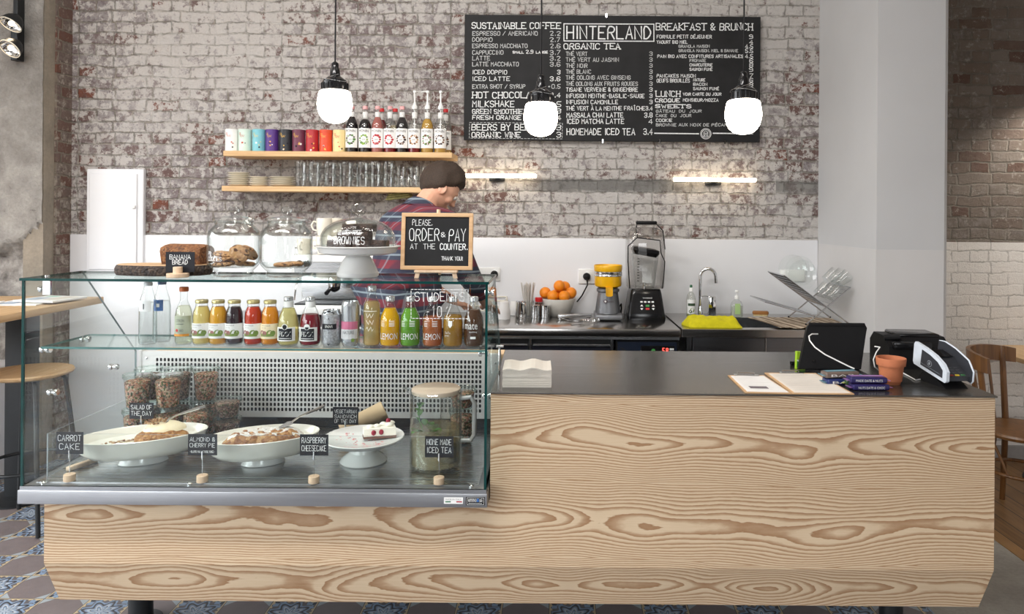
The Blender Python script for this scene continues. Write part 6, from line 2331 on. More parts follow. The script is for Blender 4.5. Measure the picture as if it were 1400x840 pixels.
kb = {0: dk_, 1: P('key_dark', srgb(70, 72, 78), .4), 2: P('key_yellow', srgb(226, 196, 50), .4), 3: P('key_red', srgb(150, 50, 46), .4), 4: P('key_green', srgb(60, 120, 70), .4)}
for r_ in range(4):
    for c_i in range(3):
        m_i = 1 if r_ < 3 else (3, 2, 4)[c_i]
        yk_, zk_ = -.036 - r_ * .0145, .0245 - r_ * .0030
        MB().rbox(-.024 + c_i * .021, -.009 + c_i * .021, yk_ - .0045, yk_ + .0045, zk_, zk_ + .0045, .0015, 1, 0, TB).build('key', kb[m_i], t)

# ------------------------------------------------------------------ back counter
ZW = .92
BY = 3.985
xs0 = xat(931.5, BY, ZW)
t = thing('steel_worktop', 'long stainless worktop along the back wall with blender and juicer', 'worktop', (0, 0, 0))
MB().rbox(-2.0, xs0 - .004, BY, YW - .02, ZW - .042, ZW, .003, 2).build('top', M['worktop'], t)
MB().box(-2.0, xs0 - .006, BY + .02, YW - .02, ZW - .060, ZW - .0425).build('underside', M['steel'], t, ang=0)

# drawer fridge under it
def X_(px, z=.84):
    return xat(px, BY + .03, z)
fx0, fx1 = X_(655), X_(838)
fm = (X_(722) + X_(728)) / 2
t = thing('drawer_unit', 'black steel drawer unit with two bright handle strips under the worktop', 'cabinet', ((fx0 + fx1) / 2, BY + .03, 0))
ox_ = (fx0 + fx1) / 2
MB().box(fx0 - ox_, fx1 - ox_, .022, .58, .06, ZW - .062).build('carcass', M['dark'], t, ang=0)
for lx in (fx0 - ox_ + .03, fx1 - ox_ - .03):
    for ly in (.06, .5):
        MB().lathe([(.02, 0), (.02, .004), (.012, .008), (.012, .062)], 12, 0, Matrix.Translation((lx, ly, 0))).build('leg', M['black'], t)
for q0, q1 in ((fx0, fm - .008), (fm + .008, fx1 - .008)):
    for z0, z1 in ((.48, .82), (.09, .46)):
        d = MB().rbox(q0 - ox_ + .004, q1 - ox_ - .004, .0, .022, z0, z1, .002, 1).build('drawer', P('drawer_front_dark', (.012, .014, .024), .35, .2), t)
        MB().rbox(q0 - ox_ + .008, q1 - ox_ - .008, -.014, .001, z1 + .002, z1 + .012, .002, 1).build('handle', M['steel'], d)
for q in (fm, fx1 - .004):
    MB().rbox(q - ox_ - .0075, q - ox_ + .0075, .004, .024, .06, ZW - .064, .001, 1).build('post', M['steel_y'], t)

fx0, fx1 = X_(842), X_(928)
ox_ = (fx0 + fx1) / 2
t = thing('fridge_unit', 'black compressor fridge front with red temperature digits', 'fridge', (ox_, BY + .03, 0))
MB().rbox(fx0 - ox_, fx1 - ox_, .01, .58, .05, ZW - .062, .003, 1).build('body', M['black'], t)
MB().rbox(fx0 - ox_ + .01, fx1 - ox_ - .01, .0, .012, .10, .845, .002, 1).build('front_panel', P('navy_panel', (.012, .018, .035), .3, .2), t)
k0, k1 = X_(876) - ox_, X_(922) - ox_
c = MB().rbox(k0, k1, -.006, .002, .768, .826, .003, 1).build('control_panel', M['black_gloss'], t)
b = MB()
printed(b, '58', flat(-.0068), X_(905) - ox_, X_(914) - ox_, .786, .816)
b.build('red_digits', M['red_led'], c, ang=0, recalc=False)
b = MB()
for i in range(3):
    for j in range(2):
        u = X_(915.5) - ox_ + i * .008
        b.box(u, u + .0055, -.0075, -.006, .788 + j * .015, .799 + j * .015)
b.build('buttons', M['white_print'], c, ang=0)
MB().lathe([(0, 0), (.010, 0), (.011, .004), (0, .005)], 14, 0, Matrix.Translation((X_(893) - ox_, -.006, .80)) @ Matrix.Rotation(PI / 2, 4, 'X')).build('green_lamp', M['green'], c)
b = MB()
for i in range(5):
    b.prism([(X_(848 + i * 4) - ox_, .815 - i * .012), (X_(851 + i * 4) - ox_, .815 - i * .012), (X_(856 + i * 4) - ox_, .79 - i * .012), (X_(853 + i * 4) - ox_, .79 - i * .012)], -.003, .001, 'y')
b.build('vent_slots', M['dark'], t, ang=0)
MB().box(fx0 - ox_ + .02, fx1 - ox_ - .02, .05, .55, 0, .051).build('plinth', M['dark'], t, ang=0)

# sink counter
sx1 = CXL - .008
bx0_, bx1_, by0_, by1_ = xat(950, 4.3, ZW), xat(1050, 4.3, ZW), BY + .07, BY + .47
t = thing('sink_counter', 'stainless sink counter in the corner by the white column', 'sink counter', (0, 0, 0))
b = MB()
zt = ZW + .004
b.rbox(xs0 + .002, sx1, BY - .004, by0_, zt - .045, zt, .003, 1)
b.box(xs0 + .002, bx0_, by0_ - .001, by1_, zt - .012, zt).box(bx1_, sx1, by0_ - .001, by1_, zt - .012, zt)
b.box(xs0 + .002, sx1, by1_ - .001, YW - .02, zt - .012, zt)
b.build('top', M['worktop'], t)
b = MB()
e = .012
b.box(bx0_, bx0_ + .002, by0_, by1_, zt - .20, zt - .001).box(bx1_ - .002, bx1_, by0_, by1_, zt - .20, zt - .001)
b.box(bx0_, bx1_, by0_, by0_ + .002, zt - .20, zt - .001).box(bx0_, bx1_, by1_ - .002, by1_, zt - .20, zt - .001)
b.box(bx0_, bx1_, by0_, by1_, zt - .202, zt - .2)
b.build('basin', M['steel_y'], t, ang=0)
sm = X_(1047)
for q0, q1 in ((xs0 + .07, sm - .003), (sm + .003, sx1)):
    MB().rbox(q0, q1, BY + .03, BY + .05, .09, zt - .050, .002, 1).build('front_panel', brushed('dark_steel_door', (.20, .20, .21), .3), t)
MB().box(sm - .0028, sm + .0028, BY + .026, BY + .05, .09, zt - .050).build('seam_strip', M['steel_y'], t, ang=0)
MB().box(xs0 + .035, xs0 + .062, BY + .03, BY + .06, .0, zt - .046).build('leg', M['steel_y'], t, ang=0)
MB().box(sx1 - .04, sx1 - .01, BY + .06, BY + .09, .0, .10).build('leg', M['steel_y'], t, ang=0)

# espresso machine
Ye_ = 4.28
x0, x1 = xat(398, Ye_ - .15, 1.2), xat(556, Ye_ - .15, 1.2)
xm = (x0 + x1) / 2
t = thing('espresso_machine', 'white and steel espresso machine behind the cake stand and jars', 'coffee machine', (xm, Ye_, ZW))
hw = (x1 - x0) / 2
W2 = P('machine_white', srgb(232, 232, 230), .25, coat=.4)
MB().rbox(-hw, hw, -.16, .27, .045, .10, .008, 2).build('base', W2, t)
MB().rbox(-hw, hw, .02, .27, .099, .27, .006, 2).build('back_body', M['steel'], t)
MB().rbox(-hw, hw, -.15, .27, .262, .385, .010, 2).build('head', W2, t)
MB().rbox(-hw + .02, hw - .02, -.156, -.148, .275, .345, .003, 1).build('control_strip', M['steel'], t)
MB().box(-hw + .02, hw - .02, -.15, .0, .1002, .108).build('drip_grid', M['black_metal'], t, ang=0)
for u in (-hw + .05, -hw + .09, hw - .06):
    k = MB().lathe([(.012, 0), (.018, .002), (.018, .012), (.012, .014), (0, .014)], 16, 0, Matrix.Translation((u, -.156, .335)) @ Matrix.Rotation(PI / 2, 4, 'X'))
    k.build('knob', M['black'], t)
for u in (-.10, .12):
    b = MB().lathe([(0, .20), (.034, .20), (.036, .215), (.036, .25), (.030, .264), (0, .264)], 22, 0, Matrix.Translation((u, -.09, 0)))
    g_ = b.build('group_head', M['chrome'], t)
    b = MB().lathe([(0, .168), (.010, .168), (.026, .178), (.033, .186), (.033, .204), (0, .204)], 20, 0, Matrix.Translation((u, -.09, 0)))
    b.tube([(u, -.12, .194), (u, -.18, .190), (u, -.235, .176)], [.008, .011, .012], 10)
    b.build('portafilter', M['black_gloss'], g_)
for s_ in (-1, 1):
    MB().tube([(s_ * (hw - .035), -.12, .262), (s_ * (hw - .03), -.16, .20), (s_ * (hw - .028), -.175, .13)], .0045, 8).build('steam_wand', M['chrome'], t)
b = MB().tube([(-hw + .01, -.14, .384), (-hw + .01, -.14, .42), (-hw + .01, .26, .42), (-hw + .01, .26, .384)], .004, 6)
b.tube([(hw - .01, -.14, .384), (hw - .01, -.14, .42), (hw - .01, .26, .42), (hw - .01, .26, .384)], .004, 6)
b.tube([(-hw + .01, .26, .42), (hw - .01, .26, .42)], .004, 6)
b.build('cup_rail', M['chrome'], t)
for lx in (-hw + .04, hw - .04):
    for ly in (-.12, .22):
        MB().lathe([(0, 0), (.022, 0), (.018, .046), (0, .046)], 14, 0, Matrix.Translation((lx, ly, 0))).build('leg', M['black'], t)
ZM = ZW + .3858

# cups on the machine
def cup_parts(t, r, h):
    MB().lathe([(0, .004), (r * .70, 0), (r * .80, .003), (r * .98, h * .5), (r, h - .002), (r * .985, h), (r * .93, h - .002), (r * .90, h * .5), (r * .70, .010), (0, .008)], 26).build('bowl', M['cream'], t)
    MB().tube([(-r * .95, 0, h * .78), (-r * 1.35, 0, h * .82), (-r * 1.62, 0, h * .60), (-r * 1.40, 0, h * .36), (-r * .92, 0, h * .30)], .0052, 8).build('handle', M['cream'], t)


cp = None
Yc_ = 4.16
for px, dy, lv, lab in ((416, .02, 0, 'cream cup at the left end of the coffee machine top'), (443, 0, 0, 'cream mug, lower one of the stacked pair by the jar'), (443, 0, 1, 'cream mug, upper one of the stacked pair by the jar'), (458, .10, 0, 'cream mug, lower one of the rear stacked pair'), (458, .10, 1, 'cream mug, upper one of the rear stacked pair'), (477, -.01, 0, 'cream cup right of the stacked mugs behind the glass dome'), (501, .03, 0, 'cream cup behind the middle of the glass dome'), (524, .02, 0, 'cream cup behind the right side of the glass dome')):
    loc = (xat(px, Yc_ + dy, 1.4), Yc_ + dy, ZM + lv * .1028 if lv else ZM)
    if cp is None:
        cp = thing('cup', lab, 'cup', loc, 1.5, 'cups on the coffee machine')
        cup_parts(cp, .040, .086)
        mg = None
    elif 'mug' in lab:
        if mg is None:
            mg = thing('mug', lab, 'cup', loc, .15, 'mugs on the coffee machine')
            cup_parts(mg, .043, .102)
        else:
            dup(mg, lab, loc, .15)
    else:
        dup(cp, lab, loc, random.uniform(1.1, 1.9))

# stacked cups on their side, tray, at the left end of the visible worktop
Y = 4.30
t = thing('enamel_tray', 'pale metal rack tray at the left of the worktop', 'tray', (xat(669, 4.50, ZW), 4.50, ZW))
b = MB()
for z in (.04, .10):
    b.tube([(-.10, -.10, z), (.10, -.10, z), (.10, .12, z), (-.10, .12, z)], .004, 6, closed=True)
for u in (-.10, .10):
    for v in (-.10, .12):
        b.cyl((u, v, 0), (u, v, .10), .004, n=6)
for k in range(9):
    b.tube([(-.10 + .025 * k, -.10, .04), (-.10 + .025 * k, .12, .04)], .002, 6)
b.build('rack', M['cream'], t)
cupp = [(0, .0007), (.026, 0), (.028, .003), (.038, .060), (.0378, .0602), (.0372, .060), (.0272, .0045), (0, .0015)]
pc = None
for px, Y, lab in ((689, 4.33, 'takeaway cups in a nested stack, upside down beside the steel pitcher'), (704.5, 4.52, 'takeaway cups in a short nested stack behind the steel pitcher')):
    n = 7 if pc is None else 4
    for k in range(n):
        loc = (xat(px, Y, ZW), Y, ZW + .0615 + k * .0070)
        pos = 'lowest' if k == 0 else ('topmost' if k == n - 1 else 'inner')
        lb = f'white paper cup, {pos} of the upside down stack ' + ('in front of the rack' if n == 7 else 'behind the steel pitcher')
        if pc is None:
            pc = MB().lathe(cupp, 26).build('paper_cup', M['paper'])
            o = pc
        else:
            o = pc.copy()
            COL.objects.link(o)
        o.location = loc
        o.rotation_euler = (PI, 0, 0)
        tag(o, lb, 'cup', 'paper cups in the stack ' + ('in front of the rack' if n == 7 else 'behind the pitcher'))


# steel milk pitcher, shakers, jar, straws
def pitcher(lab, px, py, r, h, rz):
    x, y = onz(px, py, ZW)
    y += r
    x = xat(px, y, ZW)
    t = thing('milk_pitcher', lab, 'pitcher', (x, y, ZW), rz, group='steel pitchers on the worktop')
    MB().lathe([(0, .002), (r * .98, 0), (r, .004), (r * .98, h * .35), (r * .84, h * .75), (r * .90, h), (r * .87, h), (r * .81, h * .75), (r * .93, h * .35), (0, .006)], 30).build('body', M['chrome'], t)
    MB().tube([(r * .85, 0, h * .9), (r * 1.35, 0, h * .92), (r * 1.5, 0, h * .75), (r * 1.4, 0, h * .35), (r * .97, 0, h * .25)], .005, 8).build('handle', M['chrome'], t)
    MB().prism([(-r * .82, h * .80), (-r * 1.18, h * 1.02), (-r * .84, h * .99)], -.012, .012, 'y').build('spout', M['chrome'], t, ang=0)
    return t


pitcher('steel milk pitcher left of the straws', 712, 436, .034, .098, -1.0)
pitcher('steel milk pitcher between the orange bowl and the juicer', 794, 427, .044, .098, -.6)
for px, lab in ((732, 'steel shaker tin left of its twin before the orange bowl'), (745.5, 'steel shaker tin right of its twin before the orange bowl')):
    x, y = onz(px, 435, ZW)
    y += .0
    t = thing('shaker_tin', lab, 'tin', (xat(px, y, ZW), y, ZW), group='steel shaker tins')
    MB().lathe([(0, 0), (.025, 0), (.0265, .002), (.0265, .068)], 26).build('body', M['steel'], t)
    MB().lathe([(.0265, .0675), (.0275, .068), (.0275, .076), (.024, .080), (0, .081)], 26).build('lid', M['chrome'], t)
t = thing('straw_cup', 'glass full of pale drinking straws behind the shaker tins', 'straw holder', (xat(722, 4.47, ZW), 4.47, ZW))
MB().lathe([(0, .003), (.032, 0), (.034, .004), (.036, .095), (.034, .096), (.032, .008), (0, .006)], 22).build('glass', M['jar_glass'], t)
for k in range(22):
    a_, q = k * 2.4, .005 + .022 * ((k * 7) % 22) / 22
    MB().tube([(q * .7 * math.cos(a_), q * .7 * math.sin(a_), .008), (q * 2.0 * math.cos(a_), q * 1.6 * math.sin(a_), .205 - .01 * (k % 3))], .0032, 6, cap=False).build('straw', M['straw'], t)
t = thing('spice_jar', 'small jar with bright red lid at the edge of the orange bowl', 'jar', (xat(736.5, 4.46, ZW), 4.46, ZW))
MB().lathe([(0, 0), (.024, 0), (.025, .003), (.025, .085), (.021, .092), (0, .092)], 22).build('jar', M['jar_glass'], t)
MB().lathe([(0, .003), (.022, .003), (.022, .084), (0, .084)], 18).build('spice', P('brown_spice', srgb(96, 60, 42), .8, var=.2), t)
MB().lathe([(.0225, .090), (.023, .091), (.023, .114), (.021, .116), (0, .116)], 22).build('lid', M['red'], t)

# bowl of oranges
xb_, yb_ = xat(763, 4.50, ZW), 4.50
t = thing('fruit_bowl', 'pale stoneware bowl heaped with oranges', 'bowl', (xb_, yb_, ZW))
MB().lathe([(0, .004), (.062, 0), (.066, .003), (.090, .050), (.107, .105), (.106, .109), (.101, .108), (.084, .054), (.06, .012), (0, .010)], 48).build('bowl', M['pale_bowl'], t)
b = MB()
ro = .0355
om = MB().lathe([(0, -ro), (.004, -ro * .985)] + [(ro * math.cos(a_ * PI / 16), ro * .97 * math.sin(a_ * PI / 16)) for a_ in range(-7, 8)] + [(.005, ro * .95), (.002, ro * .935), (0, ro * .935)], 26).build('orange', M['orange'])
for i, (dx, dy, dz, lab) in enumerate(((-.080, .004, .140, 'orange at the far left edge of the bowl'), (-.034, -.052, .125, 'orange at the front of the bowl, left of the middle'), (.036, -.056, .125, 'orange at the front right, under the topmost one'), (.078, .008, .140, 'orange sticking out at the right end of the bowl'), (-.010, .022, .128, 'orange in the middle of the bowl, behind the front ones'), (.006, -.020, .185, 'topmost orange of the heap'), (.040, .058, .172, 'orange peeping out behind the topmost one on the right'))):
    o = om if i == 0 else om.copy()
    if i:
        COL.objects.link(o)
    o.location = (xb_ + dx, yb_ + dy, ZW + dz)
    o.rotation_euler = (random.uniform(-1, 1), random.uniform(-1, 1), random.uniform(0, 6))
    tag(o, lab, 'orange', 'oranges in the bowl')

# steel slicer and whisk lying in front
x, y = onz(788, 438, ZW)
t = thing('steel_slicer', 'flat steel slicer with box handle lying before the pitcher', 'slicer', (x, y + .03, ZW), R(12))
MB().rbox(-.115, .09, -.020, .020, .014, .034, .004, 2).build('body', M['steel'], t)
MB().tube([(-.10, -.022, .016), (-.06, -.05, .004), (.05, -.055, .003), (.085, -.022, .016)], .003, 6).build('guard', M['chrome'], t)
b = MB()
for s_ in (-.10, .075):
    b.rbox(s_ - .006, s_ + .006, -.018, .018, 0, .015, .002, 1)
b.build('feet', M['steel'], t)
x, y = onz(806, 443, ZW)
t = thing('coil_whisk', 'small coiled whisk lying before the juicer', 'whisk', (x, y + .01, ZW + .0155), R(35))
b = MB().tube([(-.055 + .0013 * k, .0135 * math.cos(k * .75), .0135 * math.sin(k * .75)) for k in range(90)], .0016, 6)
b.build('coil', M['chrome'], t)
MB().tube([(-.055, .0, -.010), (-.13, .0, -.0115)], .0038, 8).build('handle', M['chrome'], t)

# citrus juicer
xj_, yj_ = xat(831, 4.40, 1.0), 4.40
t = thing('citrus_juicer', 'grey citrus juicer with yellow bowl and spout', 'juicer', (xj_, yj_, ZW))
b = MB().rbox(-.082, .082, -.125, .09, .004, .038, .012, 3)
b.build('base', M['grey_cast'], t)
b = MB().lathe([(.078, .030), (.074, .06), (.066, .12), (.060, .158), (.063, .160), (.068, .166), (.068, .178), (.06, .184), (0, .184)], 40)
b.build('motor_housing', M['grey_cast'], t)
MB().lathe([(.030, .0385), (.036, .0385), (.040, .041), (.030, .043), (.030, .0385)], 30, 0, Matrix.Translation((0, -.085, 0)), sx=1.3, sy=.9).build('cup_ring', M['chrome'], t)
MB().lathe([(0, .182), (.050, .183), (.078, .196), (.081, .206), (.081, .262), (.079, .262), (.079, .208), (.05, .19), (0, .188)], 44).build('lower_bowl', M['yellow'], t)
MB().lathe([(.0815, .256), (.0840, .257), (.0840, .266), (.0830, .268), (.0840, .270), (.0840, .284), (.0815, .285), (.0815, .256)], 44).build('steel_band', M['steel'], t)
MB().lathe([(.081, .284), (.084, .290), (.0855, .318), (.0835, .322), (.0815, .318), (.078, .262), (.04, .25), (0, .25)], 44).build('upper_bowl', M['yellow'], t)
MB().lathe([(.026, .250), (.024, .28), (.012, .300), (0, .306)], 20).build('reamer', M['black'], t)
b = MB()
b.prism([(-.020, .196), (.020, .196), (.020, .150), (.012, .142), (-.012, .142), (-.020, .150)], -.105, -.096, 'y')
b.prism([(-.020, .196), (.020, .196), (.020, .178), (-.020, .178)], -.100, -.06, 'y')
for s_ in (-1, 1):
    b.box(min(s_ * .020, s_ * .015), max(s_ * .020, s_ * .015), -.118, -.096, .148, .196)
b.build('spout', M['yellow'], t, ang=0)
b = MB()
f = lambda u, v: (u, -(.0735 - .0 + (.115 - v) * .10) * math.cos(u / .07) - .0012, v)
blob(b, f, -.020, .110, .011, 0, 10)
blob(b, f, -.020, .110, .006, 1, 10)
printed(b, 'Santos', f, -.010, .028, .104, .115, 0)
b.build('badge', [P('badge_dark', srgb(70, 40, 50), .4), M['white_print']], t, ang=0, recalc=False)
MB().tube([(.07, .04, .06), (.086, .06, .08), (.09, .085, .05), (.088, .11, .004)], .0045, 8).build('cord', M['black'], t)

# blender
xb2, yb2 = xat(881, 4.42, 1.1), 4.42
t = thing('blender', 'black professional blender with clear jug under smoky sound hood', 'blender', (xb2, yb2, ZW))
b = MB()
lv = [(.0, .112, .125), (.02, .114, .127), (.045, .108, .122), (.15, .094, .100), (.178, .088, .094), (.184, .084, .09)]
n = 4
vs, fs = [], []
def rsq(hx, hy, r=.022, k=4):
    o = []
    for cx, cy, a0 in ((hx - r, hy - r, 0), (-hx + r, hy - r, PI / 2), (-hx + r, -hy + r, PI), (hx - r, -hy + r, 1.5 * PI)):
        for i in range(k + 1):
            o.append((cx + r * math.cos(a0 + i * PI / 2 / k), cy + r * math.sin(a0 + i * PI / 2 / k)))
    return o
def loft(mb, levels, m=0, r=.022, cap=True, M_=None):
    rings = [rsq(hx, hy, min(r, hx * .9, hy * .9)) for _, hx, hy in levels]
    N = len(rings[0])
    vs = [(u, v, z) for (z, _, _), rg in zip(levels, rings) for u, v in rg]
    fs = [(j * N + k, j * N + (k + 1) % N, (j + 1) * N + (k + 1) % N, (j + 1) * N + k) for j in range(len(levels) - 1) for k in range(N)]
    if cap:
        fs += [tuple(range(N))[::-1], tuple((len(levels) - 1) * N + k for k in range(N))]
    return mb.add(vs, fs, m, M_)
loft(MB(), lv).build('base', M['black_gloss'], t)
TP = Matrix.Translation((.005, -.117, .045)) @ Matrix.Rotation(R(-11.5), 4, 'X')
cp_ = MB().rbox(-.056, .056, -.004, .006, 0, .105, .004, 2, 0, TP).build('control_panel', P('panel_grey', srgb(64, 62, 62), .4), t)
b = MB()
fp_ = lambda u, v: TP @ Vector((u, -.0048, v))
printed(b, 'WARING', fp_, -.028, .028, .086, .093, 0)
for k in range(4):
    b.add([fp_(-.042 + k * .022, .062), fp_(-.028 + k * .022, .062), fp_(-.028 + k * .022, .071), fp_(-.042 + k * .022, .071)], [(0, 1, 2, 3)], 0)
rectq = lambda u0, u1, v0, v1, m_: b.add([fp_(u0, v0), fp_(u1, v0), fp_(u1, v1), fp_(u0, v1)], [(0, 1, 2, 3)], m_)
rectq(-.011, .011, .038, .050, 1)
rectq(-.011, .011, .020, .032, 2)
for s_ in (-1, 1):
    b.add([fp_(s_ * .034 - .009, .040), fp_(s_ * .034 + .009, .040), fp_(s_ * .034, .052)], [(0, 1, 2)], 0)
    b.add([fp_(s_ * .034 - .009, .030), fp_(s_ * .034 + .009, .030), fp_(s_ * .034, .018)], [(0, 1, 2)], 0)
b.build('buttons', [M['white_print'], M['green'], M['red']], cp_, ang=0, recalc=False)
jug = MB()
loft(jug, [(.186, .052, .052), (.20, .056, .056), (.36, .074, .074), (.392, .078, .078)], 0, .02)
jug.build('jug', M['jar_glass'], t)
b = MB()
for k in range(9):
    b.box(-.052 - .0 * k, -.040, -.0785 + .0105 * (8 - k) / 8, -.0775 + .0105 * (8 - k) / 8, .23 + k * .0165, .2335 + k * .0165)
b.build('measure_marks', M['black'], t, ang=0)
b = MB()
for k in range(4):
    a_ = k * PI / 2 + .4
    b.prism([(0, -.004), (.028, -.002), (.032, .0), (.028, .002), (0, .004)], .206, .208, 'z', 0, Matrix.Rotation(a_, 4, 'Z'))
b.lathe([(.012, .187), (.010, .20), (.008, .215), (0, .216)], 12)
b.build('blades', M['steel'], t, ang=0)
lid = MB()
TLD = Matrix.Translation((0, 0, .392)) @ Matrix.Rotation(R(10), 4, 'Y')
loft(lid, [(-.012, .066, .066), (.012, .080, .080), (.030, .078, .078), (.036, .06, .06)], 0, .02, True, TLD)
lid.build('lid', M['black_gloss'], t)
hood = MB()
loft(hood, [(.190, .106, .108), (.205, .108, .112), (.42, .112, .112), (.48, .110, .108), (.525, .098, .098), (.548, .070, .075), (.552, .03, .03)], 0, .035)
hood.build('sound_hood', M['smoke_glass'], t)
b = MB()
for yy in (-.112,):
    b.tube([(-.100, yy, .19), (-.112, yy, .35), (-.112, yy, .44), (-.06, yy - .002, .49), (.075, yy - .002, .475), (.082, yy, .40)], .0035, 8)
    b.tube([(.082, yy, .40), (.105, yy, .35), (.100, yy, .26), (.090, yy, .19)], .003, 8)
b.tube([(-.06, -.06, .54), (-.055, -.10, .49)], .003, 6)
b.tube([(-.055, -.03, .548), (-.05, -.03, .572), (.065, -.03, .572), (.10, -.06, .53), (.112, -.07, .42)], .0042, 8)
b.build('hood_seal', M['black'], t)
MB().rbox(-.058, .068, -.046, -.014, .566, .588, .008, 2).build('handle', M['black'], t)

# wall sockets with plugs
def socket(lab, px, py, wpx, hpx, n, plugs, grp='white sockets on the splashback'):
    Y = YW - .018
    p = pt(px, py, Y)
    t = thing('wall_socket', lab, 'socket', (p.x, Y - .0005, p.z), group=grp)
    hw, hh = wpx / 2 * Y / F, hpx / 2 * Y / F
    MB().rbox(-hw, hw, -.011, 0, -hh, hh, .003, 2).build('plate', M['porcelain'], t)
    for i in range(n):
        u = -hw + hw * (2 * i + 1) / n
        if i in plugs:
            b = MB().lathe([(.024, .009), (.023, .026), (.016, .040), (.008, .045), (0, .045)], 18, 0, Matrix.Translation((u, 0, 0)) @ Matrix.Rotation(PI / 2, 4, 'X'))
            b.tube([(u, -.040, -.004), (u + .004, -.044, -.05), (u - .03, -.03, -.12), (u - .06, -.02, -.16)], .0045, 8)
            b.build('plug', M['black'], t)
        else:
            b = MB().lathe([(.022, .0112), (.021, .0118), (.020, .0112), (.018, .006), (0, .006)], 20, 0, Matrix.Translation((u, 0, 0)) @ Matrix.Rotation(PI / 2, 4, 'X'))
            b.build('outlet', M['porcelain'], t)
            for s_ in (-.006, .006):
                MB().cyl((u + s_, -.0062, 0), (u + s_, -.0068, 0), .0025, n=8).build('pin_hole', M['dark'], t)


socket('white double socket with black plug right of the display case', 668, 375, 32, 18, 2, (1,))
socket('white double socket with black plug behind the juicer', 802, 378, 22, 20, 1, (0,))
socket('white blank socket behind the dish rack', 1083, 377, 34, 16, 2, ())

# sink things: tap
xt, yt_ = xat(957, 4.50, ZW), 4.50
t = thing('tap', 'chrome swan neck tap with square lever', 'tap', (xt, yt_, zt))
MB().lathe([(0, 0), (.024, 0), (.024, .008), (.016, .012), (.014, .05), (.0115, .06), (.0115, .07)], 20).build('foot', M['chrome'], t)
arc = [(0, 0, .06), (0, 0, .20)] + [(.046 - .046 * math.cos(k * PI / 10), -.010 * k / 10, .245 + .048 * math.sin(k * PI / 10)) for k in range(11)] + [(.094, -.010, .218), (.095, -.010, .205)]
MB().tube(arc, .0105, 14).build('spout', M['chrome'], t)
MB().rbox(.046, .092, -.03, .016, 0, .125, .005, 2).build('body', M['chrome'], t)
MB().tube([(.069, -.007, .120), (.03, -.007, .126), (-.012, -.007, .122)], .0035, 8).build('lever', M['chrome'], t)

# washing-up liquid
t = thing('dish_soap', 'washing up liquid bottle with green cap left of the tap', 'bottle', (xat(944.5, 4.46, ZW), 4.46, zt))
MB().lathe([(0, .002), (.024, 0), (.027, .004), (.026, .07), (.028, .11), (.020, .140), (.012, .150), (.011, .158)], 24).build('bottle', thin_glass('clear_plastic', (.94, .95, .92), (.6, .62, .55)), t)
MB().lathe([(0, .003), (.024, .004), (.024, .06), (0, .06)], 20).build('soap', liquid('green_soap', srgb(196, 206, 150), .4), t)
MB().lathe([(0, .156), (.0125, .156), (.0125, .172), (.008, .180), (0, .180)], 16).build('collar', M['porcelain'], t)
MB().lathe([(0, .179), (.008, .180), (.0085, .190), (.006, .197), (0, .198)], 14).build('cap', P('dark_green_cap', srgb(30, 96, 60), .4), t)
b = MB()
band(b, .0282, .022, .108, 1.1, 0)
f = bent(.0288)
rect(b, f, -.024, .024, .070, .086, 1)
blob(b, f, .004, .045, .014, 2)
blob(b, f, -.008, .036, .010, 1)
b.build('label', [M['white_print'], P('label_dark_green', srgb(48, 74, 46), .5), PG], t, ang=0, recalc=False)

# soap pump
t = thing('soap_dispenser', 'clear hand soap dispenser with white pump beside the basin', 'soap dispenser', (xat(1007, 4.46, ZW), 4.46, zt))
loft(MB(), [(0, .033, .022), (.006, .036, .024), (.075, .036, .024), (.098, .026, .020), (.110, .012, .012), (.114, .012, .012)], 0, .012).build('bottle', thin_glass('soap_plastic', (.95, .96, .95), (.66, .68, .66)), t)
loft(MB(), [(.004, .032, .020), (.070, .032, .020)], 0, .012).build('soap', liquid('clear_soap', srgb(222, 226, 214), .5), t)
b = MB().lathe([(0, .112), (.014, .112), (.014, .126), (.008, .134), (.004, .136), (.004, .156), (0, .156)], 16)
b.lathe([(0, .154), (.012, .154), (.013, .160), (.008, .166), (0, .166)], 14)
b.tube([(0, 0, .160), (-.004, -.03, .158)], .004, 8)
b.build('pump', M['porcelain'], t)
b = MB().box(-.016, .016, -.0256, -.0246, .022, .086)
b.build('label', P('label_pale_green', srgb(176, 208, 140), .5), t, ang=0)

# yellow cloth over the front edge
x0, x1 = xat(934, 4.15, ZW), xat(1013, 4.05, ZW)
NXc, NYc = 46, 26
vs, fs = [], []
for j in range(NYc + 1):
    for i in range(NXc + 1):
        u, v = i / NXc, j / NYc
        x_ = x0 + (x1 - x0) * u + .012 * math.sin(v * 5 + 1) * (1 - u)
        y_ = BY + .035 + .15 * v + .015 * math.sin(u * 7) * v
        hz = .050 * (math.sin(PI * min(1, max(0, v * 1.05))) ** .6) + .014 * noise.noise((u * 5, v * 4, 2)) + .006 * noise.noise((u * 14, v * 11, 5))
        edge = min(u, 1 - u, v, 1 - v) * 9
        z_ = zt + .006 + max(0, hz) * min(1, edge + .10)
        vs.append((x_, y_, z_))
N1 = NXc + 1
for j in range(NYc):
    for i in range(NXc):
        a_ = j * N1 + i
        fs.append((a_, a_ + 1, a_ + N1 + 1, a_ + N1))
off = len(vs)
vs += [(x_, y_, zt + .001) for x_, y_, z_ in vs]
fs += [tuple(i + off for i in f_[::-1]) for f_ in fs]
bd_ = [i for i in range(N1)] + [j * N1 + NXc for j in range(1, NYc + 1)] + [NYc * N1 + i for i in range(NXc - 1, -1, -1)] + [j * N1 for j in range(NYc - 1, 0, -1)]
fs += [(bd_[k], bd_[(k + 1) % len(bd_)], bd_[(k + 1) % len(bd_)] + off, bd_[k] + off) for k in range(len(bd_))]
o = MB().add(vs, fs).build('cleaning_cloth', M['cloth_yellow'], ang=60)
